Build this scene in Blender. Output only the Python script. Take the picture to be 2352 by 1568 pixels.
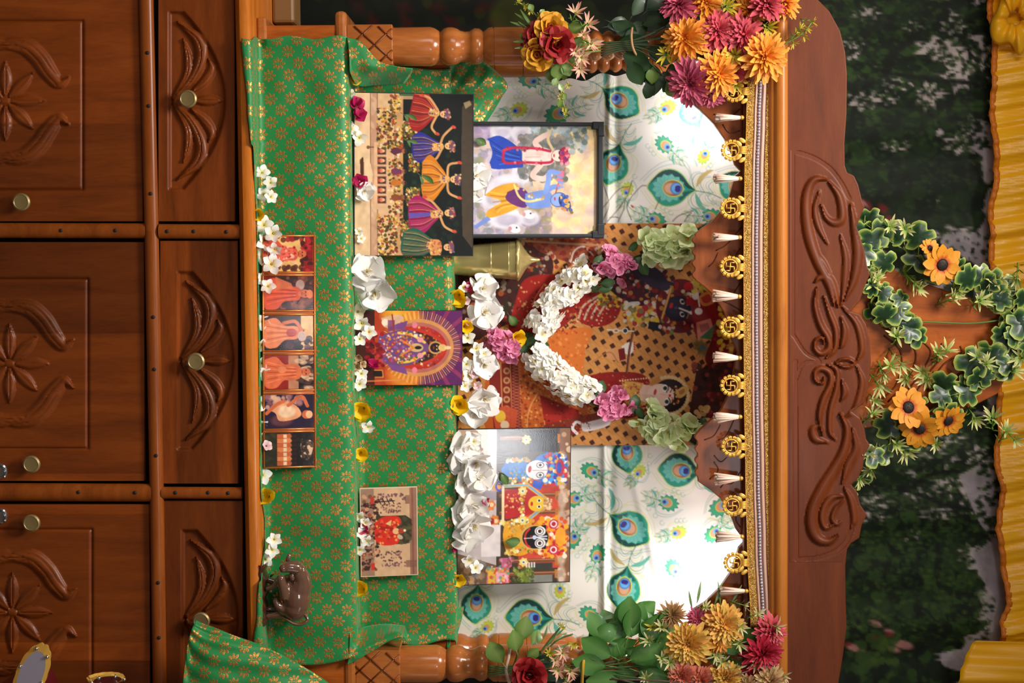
import bpy, math, random
import numpy as np
from mathutils import Vector, Matrix

for _o in list(bpy.data.objects):
    bpy.data.objects.remove(_o)
SC = bpy.context.scene
COL = SC.collection
rnd = random.Random(11)
PI = math.pi

# ---------------------------------------------------------------- camera, light, exposure
F, D = 3600.0, 3.6                       # focal length in pixels of the 2352 px frame, distance to the front plane
YAW, ROLL = math.radians(4.4), math.radians(0.35)
FWD = Vector((math.sin(YAW), math.cos(YAW), 0))
RIGHT = Vector((math.cos(YAW), -math.sin(YAW), 0))
UP = Vector((0, 0, 1))
EX = UP * math.cos(ROLL) + RIGHT * math.sin(ROLL)     # the camera was held on its side: picture right is world up
EY = RIGHT * math.cos(ROLL) - UP * math.sin(ROLL)
CAM = Vector((0, 0, 1.536)) - FWD * D
cam = bpy.data.cameras.new('camera')
cam.sensor_width = 36.0
cam.lens = F / 2352 * 36
cam.clip_start = 0.05
camo = bpy.data.objects.new('camera', cam)
COL.objects.link(camo)
mw = Matrix((EX, -EY, -FWD)).transposed().to_4x4()
mw.translation = CAM
camo.matrix_world = mw
SC.camera = camo

def W(px, py, Y):
    """the point of the plane y = Y that the photograph shows at (px, py)"""
    d = FWD * F + EX * (px - 1176) + EY * (py - 784)
    return CAM + d * ((Y - CAM.y) / d.y)
def S(Y):
    return (Y - CAM.y) / F / FWD.y       # metres per pixel at depth Y

SC.view_settings.view_transform = 'Standard'
SC.view_settings.look = 'None'
SC.view_settings.gamma = 1
SC.view_settings.use_curve_mapping = False
SC.view_settings.exposure = 0.0
world = bpy.data.worlds.new('room_light')
SC.world = world
world.use_nodes = True
world.node_tree.nodes['Background'].inputs[0].default_value = (1.0, 0.86, 0.72, 1)
world.node_tree.nodes['Background'].inputs[1].default_value = 0.13

def area(name, loc, target, sx, sy, power, col):
    l = bpy.data.lights.new(name, 'AREA')
    l.shape = 'RECTANGLE'; l.size = sx; l.size_y = sy; l.energy = power; l.color = col
    o = bpy.data.objects.new(name, l); COL.objects.link(o)
    o.location = loc
    o.rotation_euler = (Vector(target) - Vector(loc)).to_track_quat('-Z', 'Y').to_euler()
    return o
def bulb(name, loc, power, col, r):
    l = bpy.data.lights.new(name, 'POINT'); l.energy = power; l.color = col; l.shadow_soft_size = r
    o = bpy.data.objects.new(name, l); COL.objects.link(o); o.location = loc
    return o
# daylight from a window to the left of the viewer, a high ventilator behind, a weaker opening to the right
area('window_daylight', (-2.1, -2.3, 2.5), (0.1, 0, 1.6), 0.8, 1.5, 28, (1.0, 0.93, 0.84))
sky = area('skylight', (-1.0, -1.7, 3.7), (0, 0.05, 1.3), 0.9, 0.6, 21, (1.0, 0.95, 0.88))
sky.data.spread = math.radians(74)
area('added_strip_glare', (0.22, -3.5, 2.26), (0, 0.1, 1.1), 0.12, 0.1, 1.6, (0.93, 0.96, 1.0))  # added light, no known pane: puts a small glare on the portrait strip
area('ventilator_daylight', (0.84, -3.5, 2.7), (0.2, 0.2, 1.5), 0.2, 0.42, 14, (0.93, 0.96, 1.0))
area('doorway_daylight', (3.6, -1.9, 2.1), (0, 0.1, 1.7), 0.6, 1.6, 5, (1.0, 0.9, 0.78))
# the two lamps fixed inside the canopy, behind the arched board
bulb('canopy_lamp_left', W(1632, 262, 0.215), 1.4, (0.93, 0.98, 1.0), 0.015)
bulb('canopy_lamp_right', W(1628, 1368, 0.215), 2.8, (0.93, 0.98, 1.0), 0.015)

# ---------------------------------------------------------------- helpers
def lin(c):
    c = np.asarray(c, float) / 255.0
    return np.where(c <= 0.04045, c / 12.92, ((c + 0.055) / 1.055) ** 2.4)
def lc(*c):
    return tuple(float(x) for x in lin(c))

def tag(o, label=None, cat=None, group=None, kind=None):
    if label: o['label'] = label
    if cat: o['category'] = cat
    if group: o['group'] = group
    if kind: o['kind'] = kind
    return o
def thing(name, label, cat, loc=(0, 0, 0), group=None):
    o = bpy.data.objects.new(name, None)
    o.empty_display_size = 0.05
    COL.objects.link(o)
    o.location = loc
    return tag(o, label, cat, group)

class MB:
    def __init__(s):
        s.v = []; s.f = []; s.c = []; s.u = None
    def add(s, vs, fs, cols=None, M=None):
        n = len(s.v)
        for v in vs:
            v = Vector(v)
            s.v.append(tuple(M @ v) if M is not None else tuple(v))
        for f in fs:
            s.f.append(tuple(i + n for i in f))
        if cols is None: cols = (1, 1, 1)
        if len(cols) == 3 and not hasattr(cols[0], '__len__'):
            s.c.extend([cols] * len(vs))
        else:
            s.c.extend(cols)
        return s
    def join(s, o, M=None):
        return s.add(o.v, o.f, o.c, M)
    def mesh(s, name, mat, off=(0, 0, 0), smooth=True):
        me = bpy.data.meshes.new(name)
        off = Vector(off)
        me.from_pydata([tuple(Vector(v) - off) for v in s.v], [], s.f)
        a = me.color_attributes.new('Col', 'FLOAT_COLOR', 'POINT')
        arr = np.ones((len(s.v), 4), np.float32)
        if len(s.c): arr[:, :3] = np.asarray(s.c, np.float32)
        a.data.foreach_set('color', arr.ravel())
        if s.u is not None:
            uv = me.uv_layers.new(name='UVMap')
            li = np.empty(len(me.loops), np.int32); me.loops.foreach_get('vertex_index', li)
            uv.data.foreach_set('uv', np.array(s.u, np.float32)[li].ravel())
        me.materials.append(mat)
        me.polygons.foreach_set('use_smooth', [smooth] * len(me.polygons))
        me.update()
        return me
    def build(s, name, mat, parent=None, smooth=True, local=False, loc=None, bevel=0, autos=0):
        """one mesh object; verts are world coordinates unless local"""
        if local: off = Vector((0, 0, 0))
        elif parent is not None:
            off = Vector((0, 0, 0)); p = parent
            while p is not None: off = off + p.location; p = p.parent
        elif loc is not None: off = Vector(loc)
        else:
            a = np.array(s.v); off = Vector(((a[:, 0].min() + a[:, 0].max()) / 2, (a[:, 1].min() + a[:, 1].max()) / 2, a[:, 2].min()))
        o = bpy.data.objects.new(name, s.mesh(name, mat, off, smooth))
        COL.objects.link(o)
        if parent is not None: o.parent = parent
        else: o.location = off
        if bevel:
            m = o.modifiers.new('edge', 'BEVEL'); m.width = bevel; m.segments = 2; m.limit_method = 'ANGLE'; m.angle_limit = 0.6
        if autos:
            me = o.data
            try: me.set_sharp_from_angle(angle=autos)
            except Exception: pass
        return o

def inst(data, name, parent=None, M=None, loc=None):
    o = bpy.data.objects.new(name, data); COL.objects.link(o)
    if parent is not None: o.parent = parent
    if M is not None: o.matrix_local = M
    if loc is not None: o.location = loc
    return o

def box(mb, x0, x1, y0, y1, z0, z1, col=(1, 1, 1), M=None):
    vs = [(x, y, z) for x in (x0, x1) for y in (y0, y1) for z in (z0, z1)]
    return mb.add(vs, [(0, 1, 3, 2), (4, 6, 7, 5), (0, 4, 5, 1), (2, 3, 7, 6), (0, 2, 6, 4), (1, 5, 7, 3)], col, M)
def pbox(mb, px0, px1, py0, py1, Y0, Y1, col=(1, 1, 1)):
    """a box whose front face (y = Y0) covers the given pixels"""
    a, b, c, d = W(px0, py0, Y0), W(px0, py1, Y0), W(px1, py1, Y0), W(px1, py0, Y0)
    fr = [a, b, c, d]
    bk = [Vector((p.x, Y1, p.z)) for p in fr]
    return mb.add(fr + bk, [(0, 1, 2, 3), (4, 7, 6, 5), (0, 4, 5, 1), (1, 5, 6, 2), (2, 6, 7, 3), (3, 7, 4, 0)], col)
def plate(mb, pts, Y, th, col=(1, 1, 1)):
    n = len(pts)
    fr = [W(p[0], p[1], Y) for p in pts]
    area2 = sum(fr[i].x * fr[(i + 1) % n].z - fr[(i + 1) % n].x * fr[i].z for i in range(n))
    if area2 < 0: fr.reverse()
    bk = [Vector((p.x, Y + th, p.z)) for p in fr]
    fs = [tuple(range(n)), tuple(range(2 * n - 1, n - 1, -1))] + [(i, i + n, (i + 1) % n + n, (i + 1) % n) for i in range(n)]
    return mb.add(fr + bk, fs, col)
def lathe(mb, prof, c, seg=32, col=(1, 1, 1), M=None):
    """prof: list of (radius, z) upwards, axis z through c"""
    vs, fs = [], []
    c = Vector(c)
    for r, z in prof:
        for k in range(seg):
            t = 2 * PI * k / seg
            vs.append(c + Vector((r * math.cos(t), r * math.sin(t), z)))
    for i in range(len(prof) - 1):
        for k in range(seg):
            a, b = i * seg + k, i * seg + (k + 1) % seg
            fs.append((a, b, b + seg, a + seg))
    fs.append(tuple(range(seg - 1, -1, -1)))
    n = (len(prof) - 1) * seg
    fs.append(tuple(range(n, n + seg)))
    return mb.add(vs, fs, col, M)
def tube(mb, pts, r, seg=8, col=(1, 1, 1), M=None, flat=1.0):
    """round tube along points; r a number or a list; flat squeezes it in y"""
    pts = [Vector(p) for p in pts]
    n = len(pts)
    rs = r if hasattr(r, '__len__') else [r] * n
    vs, fs = [], []
    ref = None
    for i in range(n):
        t = (pts[min(i + 1, n - 1)] - pts[max(i - 1, 0)])
        t = t.normalized() if t.length > 1e-9 else Vector((0, 0, 1))
        if ref is None: ref = Vector((0, 1, 0)) if abs(t.y) < 0.9 else Vector((1, 0, 0))
        a = (ref - t * ref.dot(t)).normalized(); b = t.cross(a); ref = a
        for k in range(seg):
            q = 2 * PI * k / seg
            d = a * math.cos(q) + b * math.sin(q)
            d.y *= flat
            vs.append(pts[i] + d * rs[i])
    for i in range(n - 1):
        for k in range(seg):
            a, b = i * seg + k, i * seg + (k + 1) % seg
            fs.append((a, b, b + seg, a + seg))
    fs.append(tuple(range(seg - 1, -1, -1))); fs.append(tuple(range((n - 1) * seg, n * seg)))
    cc = col
    if hasattr(col[0], '__len__'): cc = [c for c in col for _ in range(seg)]
    return mb.add(vs, fs, cc, M)
def ball(mb, c, r, seg=10, rings=6, col=(1, 1, 1), sc=(1, 1, 1), M=None):
    prof = [(max(1e-4, math.sin(PI * i / rings)) * r, -math.cos(PI * i / rings) * r) for i in range(rings + 1)]
    m2 = Matrix.Translation(Vector(c)) @ Matrix.Diagonal((sc[0], sc[1], sc[2], 1))
    return lathe(mb, prof, (0, 0, 0), seg, col, (M @ m2) if M is not None else m2)
def grid(mb, nu, nv, fn, flip=False):
    """fn(u, v) -> (pos, col); u, v in 0..1"""
    vs, cs, fs = [], [], []
    for j in range(nv + 1):
        for i in range(nu + 1):
            p, c = fn(i / nu, j / nv)
            vs.append(p); cs.append(c)
    for j in range(nv):
        for i in range(nu):
            a = j * (nu + 1) + i
            q = (a, a + 1, a + nu + 2, a + nu + 1)
            fs.append(q[::-1] if flip else q)
    return mb.add(vs, fs, cs)
def spline(pts, n):
    """Catmull-Rom through points (tuples of any length)"""
    P = [np.array(p, float) for p in pts]
    P = [2 * P[0] - P[1]] + P + [2 * P[-1] - P[-2]]
    out = []
    m = len(P) - 3
    for k in range(n + 1):
        t = k / n * m; i = min(int(t), m - 1); t -= i
        a, b, c, d = P[i:i + 4]
        out.append(tuple(0.5 * (2 * b + (c - a) * t + (2 * a - 5 * b + 4 * c - d) * t * t + (3 * b - a - 3 * c + d) * t ** 3)))
    return out
def facing(n, spin=0.0):
    """rotation taking local +z to n"""
    q = Vector((0, 0, 1)).rotation_difference(Vector(n).normalized())
    return q.to_matrix().to_4x4() @ Matrix.Rotation(spin, 4, 'Z')

# ---------------------------------------------------------------- materials
class NT:
    def __init__(s, name):
        s.m = bpy.data.materials.new(name); s.m.use_nodes = True
        s.t = s.m.node_tree; s.b = s.t.nodes['Principled BSDF']
    def n(s, typ, **kw):
        x = s.t.nodes.new(typ)
        for k, v in kw.items(): setattr(x, k, v)
        return x
    def l(s, a, b): s.t.links.new(a, b)
    def math(s, op, a, b=None, clamp=False):
        x = s.n('ShaderNodeMath', operation=op, use_clamp=clamp)
        for i, v in enumerate((a, b)):
            if v is None: continue
            if isinstance(v, (int, float)): x.inputs[i].default_value = v
            else: s.l(v, x.inputs[i])
        return x.outputs[0]
    def mix(s, fac, a, b):
        x = s.n('ShaderNodeMix', data_type='RGBA')
        for sock, v in ((x.inputs[0], fac), (x.inputs[6], a), (x.inputs[7], b)):
            if isinstance(v, (int, float)): sock.default_value = v
            elif isinstance(v, tuple): sock.default_value = (*v, 1)
            else: s.l(v, sock)
        return x.outputs[2]
    def set(s, **kw):
        for k, v in kw.items():
            i = s.b.inputs[k.replace('_', ' ')]
            if isinstance(v, tuple): i.default_value = (*v, 1) if len(v) == 3 else v
            elif isinstance(v, (int, float)): i.default_value = v
            else: s.l(v, i)
        return s
    def ramp(s, fac, stops):
        r = s.n('ShaderNodeValToRGB')
        e = r.color_ramp.elements
        while len(e) < len(stops): e.new(0.5)
        for el, (p, c) in zip(e, stops): el.position = p; el.color = (*c, 1)
        s.l(fac, r.inputs[0])
        return r.outputs[0]

def wood(name, dark, mid, light, grain=(1, 6, 6), rough=0.3, scale=4.0, coat=0.25):
    """varnished wood; grain: small number along the grain"""
    t = NT(name)
    co = t.n('ShaderNodeTexCoord').outputs['Object']
    inf = t.n('ShaderNodeObjectInfo').outputs['Random']
    mp = t.n('ShaderNodeMapping'); mp.inputs['Scale'].default_value = grain
    t.l(co, mp.inputs[0])
    cb = t.n('ShaderNodeCombineXYZ'); 
    for i in range(3): t.l(t.math('MULTIPLY', inf, 7.3 + 3 * i), cb.inputs[i])
    t.l(cb.outputs[0], mp.inputs['Location'])
    n1 = t.n('ShaderNodeTexNoise'); n1.inputs['Scale'].default_value = scale; n1.inputs['Detail'].default_value = 5; n1.inputs['Distortion'].default_value = 0.6
    t.l(mp.outputs[0], n1.inputs[0])
    n2 = t.n('ShaderNodeTexNoise'); n2.inputs['Scale'].default_value = scale * 9; n2.inputs['Detail'].default_value = 3
    t.l(mp.outputs[0], n2.inputs[0])
    f = t.math('ADD', t.math('MULTIPLY', n1.outputs[0], 0.75), t.math('MULTIPLY', n2.outputs[0], 0.25))
    c = t.ramp(f, [(0.25, dark), (0.5, mid), (0.75, light)])
    at = t.n('ShaderNodeAttribute'); at.attribute_name = 'Col'
    mx = t.n('ShaderNodeMix', data_type='RGBA', blend_type='MULTIPLY'); mx.inputs[0].default_value = 1
    t.l(c, mx.inputs[6]); t.l(at.outputs['Color'], mx.inputs[7])
    t.set(Base_Color=mx.outputs[2], Roughness=rough, Coat_Weight=coat, Coat_Roughness=0.15)
    t.b.inputs['Specular IOR Level'].default_value = 0.25
    bp = t.n('ShaderNodeBump'); bp.inputs['Strength'].default_value = 0.08; bp.inputs['Distance'].default_value = 0.002
    t.l(f, bp.inputs['Height']); t.l(bp.outputs[0], t.b.inputs['Normal'])
    return t.m
def plain(name, col, rough=0.5, metal=0.0, **kw):
    return NT(name).set(Base_Color=col, Roughness=rough, Metallic=metal, **kw).m
def vcol(name, rough=0.5, coat=0.0, metal=0.0, trans=0.0, bump=0.0, bscale=400, spec=0.5):
    t = NT(name)
    a = t.n('ShaderNodeAttribute'); a.attribute_name = 'Col'
    t.set(Base_Color=a.outputs['Color'], Roughness=rough, Coat_Weight=coat, Coat_Roughness=0.07, Metallic=metal)
    t.b.inputs['Specular IOR Level'].default_value = spec
    if trans:
        tr = t.n('ShaderNodeBsdfTranslucent'); t.l(a.outputs['Color'], tr.inputs[0])
        mx = t.n('ShaderNodeMixShader'); mx.inputs[0].default_value = trans
        out = [x for x in t.t.nodes if x.type == 'OUTPUT_MATERIAL'][0]
        t.l(t.b.outputs[0], mx.inputs[1]); t.l(tr.outputs[0], mx.inputs[2]); t.l(mx.outputs[0], out.inputs[0])
    if bump:
        nz = t.n('ShaderNodeTexNoise'); nz.inputs['Scale'].default_value = bscale
        t.l(t.n('ShaderNodeTexCoord').outputs['Object'], nz.inputs[0])
        bp = t.n('ShaderNodeBump'); bp.inputs['Strength'].default_value = bump; bp.inputs['Distance'].default_value = 0.001
        t.l(nz.outputs[0], bp.inputs['Height'])
        t.l(bp.outputs[0], t.b.inputs['Coat Normal'])
    return t.m

M_CAB = wood('sideboard_wood', lc(88, 38, 8), lc(114, 52, 12), lc(132, 64, 18), (1, 7, 7), 0.42, 4, .06)
M_CABV = wood('sideboard_wood_upright', lc(88, 38, 8), lc(114, 52, 12), lc(132, 64, 18), (7, 7, 1), 0.42, 4, .06)
M_RAIL = wood('rail_wood', lc(104, 48, 12), lc(130, 64, 18), lc(146, 78, 26), (1, 8, 8), 0.34, 4, .1)
M_TOP = wood('tabletop_wood', lc(150, 78, 24), lc(186, 104, 32), lc(206, 124, 44), (1, 8, 8), 0.28, 4, .15)
M_POST = wood('shrine_wood', lc(136, 74, 32), lc(166, 94, 42), lc(186, 114, 56), (5, 5, 1.0), 0.24, 5, 0.4)
M_PLINTH = wood('plinth_wood', lc(128, 58, 16), lc(164, 82, 26), lc(186, 102, 38), (7, 7, 1.2), 0.36, 4, .1)
M_FASCIA = wood('fascia_wood', lc(84, 35, 11), lc(102, 45, 15), lc(116, 55, 21), (1, 7, 7), 0.5, 4, 0.02)
M_BEAM = wood('beam_wood', lc(146, 80, 28), lc(176, 104, 38), lc(190, 118, 50), (1, 8, 8), 0.36, 4, .1)
M_PELMET = wood('pelmet_wood', lc(100, 48, 18), lc(128, 64, 26), lc(148, 78, 36), (1, 7, 7), 0.4, 4, .08)
M_DARK = plain('dark_gap', lc(22, 12, 8), 0.7)
M_KNOB = plain('knob_brass', lc(140, 120, 78), 0.4, 0.5)
M_CHROME = plain('chrome', lc(190, 190, 195), 0.15, 1.0)
M_BRASS = plain('brass', lc(222, 204, 136), 0.25, 0.72)
M_GOLD = plain('gilt_metal', lc(240, 186, 84), 0.34, 0.55)
M_GOLDL = plain('gilt_leaf_metal', lc(176, 150, 92), 0.35, 0.8)
M_BLACK = plain('black_plastic', lc(34, 36, 42), 0.35)
M_EDGE = plain('board_edge', lc(20, 18, 20), 0.4)
M_PRINT = vcol('printed_gloss', 0.5, 0.5, bump=0.07, bscale=500, spec=.2)
M_PRINTM = vcol('printed_satin', 0.55, 0.0, spec=.2)
M_BACKP = vcol('printed_backdrop', 0.6, 0.0, spec=0.2)
M_PETAL = vcol('petal', 0.5, 0.0, trans=0.25)
M_SILK = vcol('silk_petal', 0.6, 0.0, trans=0.15)
M_LEAF = vcol('leaf', 0.4, 0.15, trans=0.12)
M_FEATHER = vcol('feather_cloth', 0.42, 0.0, trans=0.0, spec=0.5)
M_CERAMIC = plain('glazed_brown_ceramic', lc(96, 66, 50), 0.16, Coat_Weight=0.9)
M_CERDK = plain('glazed_dark_ceramic', lc(66, 34, 22), 0.25, Coat_Weight=0.4)
M_CERGD = plain('gilded_ceramic', lc(220, 150, 60), 0.3, 0.4)
M_THREAD = vcol('thread', 0.8)
# ================================================================ the room
M_WALL = plain('wall_paint', lc(150, 128, 100), 0.8)
M_FLOOR = plain('floor_stone', lc(120, 100, 84), 0.5)
_b = MB(); box(_b, -3.2, 3.2, 0.86, 0.95, 0, 3.4)
tag(_b.build('wall_back', M_WALL, smooth=False), kind='structure')
_b = MB(); box(_b, -3.2, 3.2, -4.2, 0.86, -0.06, 0)
tag(_b.build('floor', M_FLOOR, smooth=False), kind='structure')

ZT = W(588, 784, -0.03).z      # table top
Z1 = W(806, 784, 0.062).z      # first step = plinth top
Z2 = W(1040, 784, 0.185).z     # second step
YB = 0.335                     # hanging cloth at the back

# ================================================================ carved relief on boards
class Relief:
    def __init__(s, px0, px1, py0, py1, st):
        s.r = (px0, px1, py0, py1)
        s.nx = int((px1 - px0) / st) + 1; s.ny = int((py1 - py0) / st) + 1
        s.X, s.P = np.meshgrid(np.linspace(px0, px1, s.nx), np.linspace(py0, py1, s.ny))
        s.base = np.zeros_like(s.X); s.R = np.zeros_like(s.X); s.G = np.zeros_like(s.X)
    def dist(s, pts, closed=False, wid=None):
        pts = [np.array(p[:2], float) for p in pts]
        if closed: pts = pts + [pts[0]]
        best = np.full(s.X.shape, 1e9); ww = np.zeros(s.X.shape)
        for i in range(len(pts) - 1):
            a, b = pts[i], pts[i + 1]; ab = b - a; L = ab @ ab + 1e-9
            t = np.clip(((s.X - a[0]) * ab[0] + (s.P - a[1]) * ab[1]) / L, 0, 1)
            d = np.hypot(s.X - a[0] - t * ab[0], s.P - a[1] - t * ab[1])
            m = d < best
            best[m] = d[m]
            if wid is not None: ww[m] = (wid[i] + (wid[i + 1] - wid[i]) * t)[m]
        return (best, ww) if wid is not None else best
    def inside(s, pts):
        m = np.zeros(s.X.shape, bool); n = len(pts)
        for i in range(n):
            (x0, y0), (x1, y1) = pts[i][:2], pts[(i + 1) % n][:2]
            if y0 == y1: continue
            c = ((s.P > y0) != (s.P > y1)) & (s.X < (x1 - x0) * (s.P - y0) / (y1 - y0) + x0)
            m ^= c
        return m
    def pocket(s, pts, depth, wall):
        d = np.where(s.inside(pts), s.dist(pts, True), 0)
        t = np.clip(d / wall, 0, 1); s.base -= depth * t * t * (3 - 2 * t)
    def band(s, pts, wid, h, n=28, groove=0.0):
        q = spline([(p[0], p[1], w) for p, w in zip(pts, wid)], n)
        d, w = s.dist(q, wid=[max(0.3, x[2]) for x in q])
        t = np.clip(d / np.maximum(w, 0.3), 0, 1)
        s.R = np.maximum(s.R, h * np.clip(1 - t ** 2, 0, 1) ** 0.7)
        if groove: s.G = np.maximum(s.G, groove * np.clip(1 - d / 2.6, 0, 1) * (w > 3))
    def groove(s, pts, w, depth, n=0, closed=False):
        if n: pts = spline(pts, n)
        s.G = np.maximum(s.G, depth * np.clip(1.3 - 1.3 * s.dist(pts, closed) / w, 0, 1))
    def build(s, name, mat, parent, Y, th, mask=None, tone=None):
        H = s.base + s.R - s.G
        mb = MB(); vs = []
        ny, nx = s.X.shape
        for j in range(ny):
            for i in range(nx):
                vs.append(W(s.X[j, i], s.P[j, i], Y - H[j, i]))
        fs = []
        for j in range(ny - 1):
            for i in range(nx - 1):
                if mask is not None and not (mask[j, i] and mask[j + 1, i] and mask[j, i + 1] and mask[j + 1, i + 1]): continue
                a = j * nx + i
                fs.append((a, a + nx, a + nx + 1, a + 1))
        if mask is None:                       # sides and back
            ring = [i for i in range(nx)] + [j * nx + nx - 1 for j in range(1, ny)] + [(ny - 1) * nx + i for i in range(nx - 2, -1, -1)] + [j * nx for j in range(ny - 2, 0, -1)]
            n0 = len(vs)
            for k in ring: vs.append(Vector((vs[k].x, Y + th, vs[k].z)))
            m = len(ring)
            for k in range(m): fs.append((ring[k], ring[(k + 1) % m], n0 + (k + 1) % m, n0 + k))
            fs.append(tuple(range(n0 + m - 1, n0 - 1, -1)))
        cols = (1, 1, 1)
        if tone is not None:
            cols = [(tone(s.X[j, i], s.P[j, i]),) * 3 for j in range(ny) for i in range(nx)]
            cols += [(1, 1, 1)] * (len(vs) - len(cols))
        mb.add(vs, fs, cols)
        return mb.build(name, mat, parent, autos=0.9)

# ================================================================ sideboard
side = thing('sideboard', 'long carved brown wooden sideboard with doors and drawers under the shrine', 'sideboard', (0, 0.25, 0))
b = MB(); x0, x1 = W(600, -260, 0).x, W(600, 1830, 0).x
box(b, x0, x1, 0.03, 0.62, 0.05, ZT - 0.045); b.build('carcass', M_DARK, side, False)
b = MB(); box(b, x0, x1, 0.05, 0.6, 0, 0.05); b.build('plinth_base', M_CAB, side, False)
# table top: rounded nose and a flat slab
b = MB()
nose = [(0.66, ZT), (-0.016, ZT), (-0.026, ZT - 0.004), (-0.030, ZT - 0.013), (-0.028, ZT - 0.024), (-0.018, ZT - 0.034), (0.0, ZT - 0.038), (0.66, ZT - 0.038)]
m = len(nose)
vs = [(x, y, z) for x in (x0 - .02, x1 + .02) for y, z in nose]
b.add(vs, [tuple(range(m)), tuple(range(2 * m - 1, m - 1, -1))] + [(i, i + m, (i + 1) % m + m, (i + 1) % m) for i in range(m)])
b.build('tabletop', M_TOP, side, autos=0.6)

def edge(px0, px1, py):          # the sideboard's lines climb slightly along the picture
    return 0
def knob(px, py, Y, parent, r=0.0205):
    c = W(px, py, Y)
    M = Matrix.Translation(c) @ Matrix.Rotation(PI / 2, 4, 'X')
    k = MB(); lathe(k, [(0.009, -0.004), (0.008, 0.012), (0.0125, 0.016), (r * .93, 0.019), (r, 0.023), (r * .97, 0.027), (r * .8, 0.0295), (r * .74, 0.0285), (r * .1, 0.0275)], (0, 0, 0), 24, M=M)
    return k.build('knob', M_KNOB, parent, autos=0.5)
def lock(px, py, parent):
    c = W(px, py, 0.0); M = Matrix.Translation(c) @ Matrix.Rotation(PI / 2, 4, 'X')
    k = MB(); lathe(k, [(0.019, -0.002), (0.019, 0.003), (0.016, 0.005), (0.013, 0.003), (0.012, 0.004), (0.011, 0.007), (0.001, 0.008)], (0, 0, 0), 24, M=M)
    return k.build('lock', M_CHROME, parent, autos=0.5)

def planks(bounds):
    def tone(x, p):
        for lim, v in bounds:
            if p < lim: return v
        return bounds[-1][1]
    return tone
def door(py0, py1, px1, pnl, fl, kn, lk=None, tone=None, seams=()):
    r = Relief(-300, px1, py0, py1, 3.0)
    p0, p1 = pnl[1], pnl[2]; cx, cy = fl
    lo = 2 * cx - pnl[0]
    r.groove([(lo, p0), (pnl[0], p0), (pnl[0], p1), (lo, p1)], 4, 0.005, closed=True)
    for k in range(8):
        a = k * PI / 4
        ca, sa = math.cos(a), math.sin(a)
        r.band([(cx + ca * 16, cy + sa * 16), (cx + ca * 42, cy + sa * 42), (cx + ca * 66, cy + sa * 66), (cx + ca * 90, cy + sa * 90)], [5, 14, 12, 1], 0.007, 14, 0.0025)
    r.band([(cx - 4, cy), (cx + 4, cy)], [10, 10], 0.006, 4)
    hw = (p1 - p0) / 2
    for sx in (1, -1):
        for sy in (1, -1):
            k = hw / 193
            q = [(-30, 122), (10, 130), (48, 124), (78, 98), (100, 66), (124, 40), (146, 54)]
            r.band([(cx + sx * a, cy - sy * bb * k * 1.0) for a, bb in q], [5, 15, 21, 22, 20, 13, 2], 0.010, 40)
            r.groove([(cx + sx * (a - 6), cy - sy * (bb * k - 3)) for a, bb in q[:6]], 2.6, 0.003, 30)
            r.groove([(cx + sx * (a + 5), cy - sy * (bb * k + 7)) for a, bb in q[:6]], 2.2, 0.0025, 30)
    for sm_ in seams: r.groove([(-300, sm_), (px1, sm_ + 2)], 2.4, 0.0008)
    d = r.build('door', M_CABV, side, 0.0, 0.022, tone=tone)
    knob(*kn, 0.0, d)
    if lk: lock(*lk, d)
door(-60, 508, 328, (190, 48, 435), (12, 232), (57, 464), None, planks([(285, 1.15), (999, .85)]), (285,))
door(556, 1104, 331, (202, 640, 1030), (22, 835), (80, 1062), (-1, 1082), planks([(766, .62), (1086, .95), (1999, 1.3)]), (766, 1086))
door(1158, 1740, 344, (211, 1215, 1600), (28, 1407), (80, 1196), (-1, 1184), planks([(1180, 1.35), (1476, .9), (1518, 1.25), (1999, .7)]), (1180, 1476, 1518))

def drawer(py0, py1, px0, px1, oy, op, kn, tone=None):
    r = Relief(px0, px1, py0, py1, 2.5)
    cx, cy = op, oy
    k = 1.0
    lens = [(cx - 10, cy - 207), (cx + 28, cy - 207)] + [(cx + 126 - 98 * ((j - 10) / 10) ** 2 * 1.0, cy + (j - 10) * 20.7) for j in range(1, 20)] + [(cx + 28, cy + 207), (cx - 10, cy + 207)]
    r.pocket(lens, 0.011, 9)
    for sy in (1, -1):
        def P(l): return [(cx + a, cy + sy * bb) for a, bb in l]
        r.band(P([(3, 3), (45, 48), (67, 98), (60, 140), (12, 182)]), [2, 11, 15, 15, 1], 0.011, 30, 0.0)
        r.groove(P([(8, 6), (46, 50), (66, 98), (58, 140), (22, 172)]), 2.2, 0.003, 30)
        r.band(P([(2, 6), (33, 58), (37, 98), (26, 142)]), [2, 9, 10, 1], 0.009, 24, 0.003)
        r.band(P([(46, 20), (76, 46), (91, 74), (84, 96)]), [3, 11, 10, 1], 0.009, 20)
        for q in range(4):
            u = 54 + q * 9
            r.groove(P([(u, 26 + q * 10), (u + 8, 34 + q * 9)]), 1.8, 0.002)
    r.band([(cx + 52, cy), (cx + 75, cy), (cx + 96, cy), (cx + 116, cy)], [5, 12, 11, 1], 0.010, 16, 0.003)
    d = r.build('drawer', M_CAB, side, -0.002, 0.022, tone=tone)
    knob(*kn, -0.006, d)
    return d
drawer(-60, 508, 364, 539, 231, 395, (437, 229))
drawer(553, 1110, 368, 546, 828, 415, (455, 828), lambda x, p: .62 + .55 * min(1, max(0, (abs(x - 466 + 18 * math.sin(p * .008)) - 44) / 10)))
drawer(1150, 1740, 376, 557, 1421, 425, (467, 1419), lambda x, p: .72)
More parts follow.
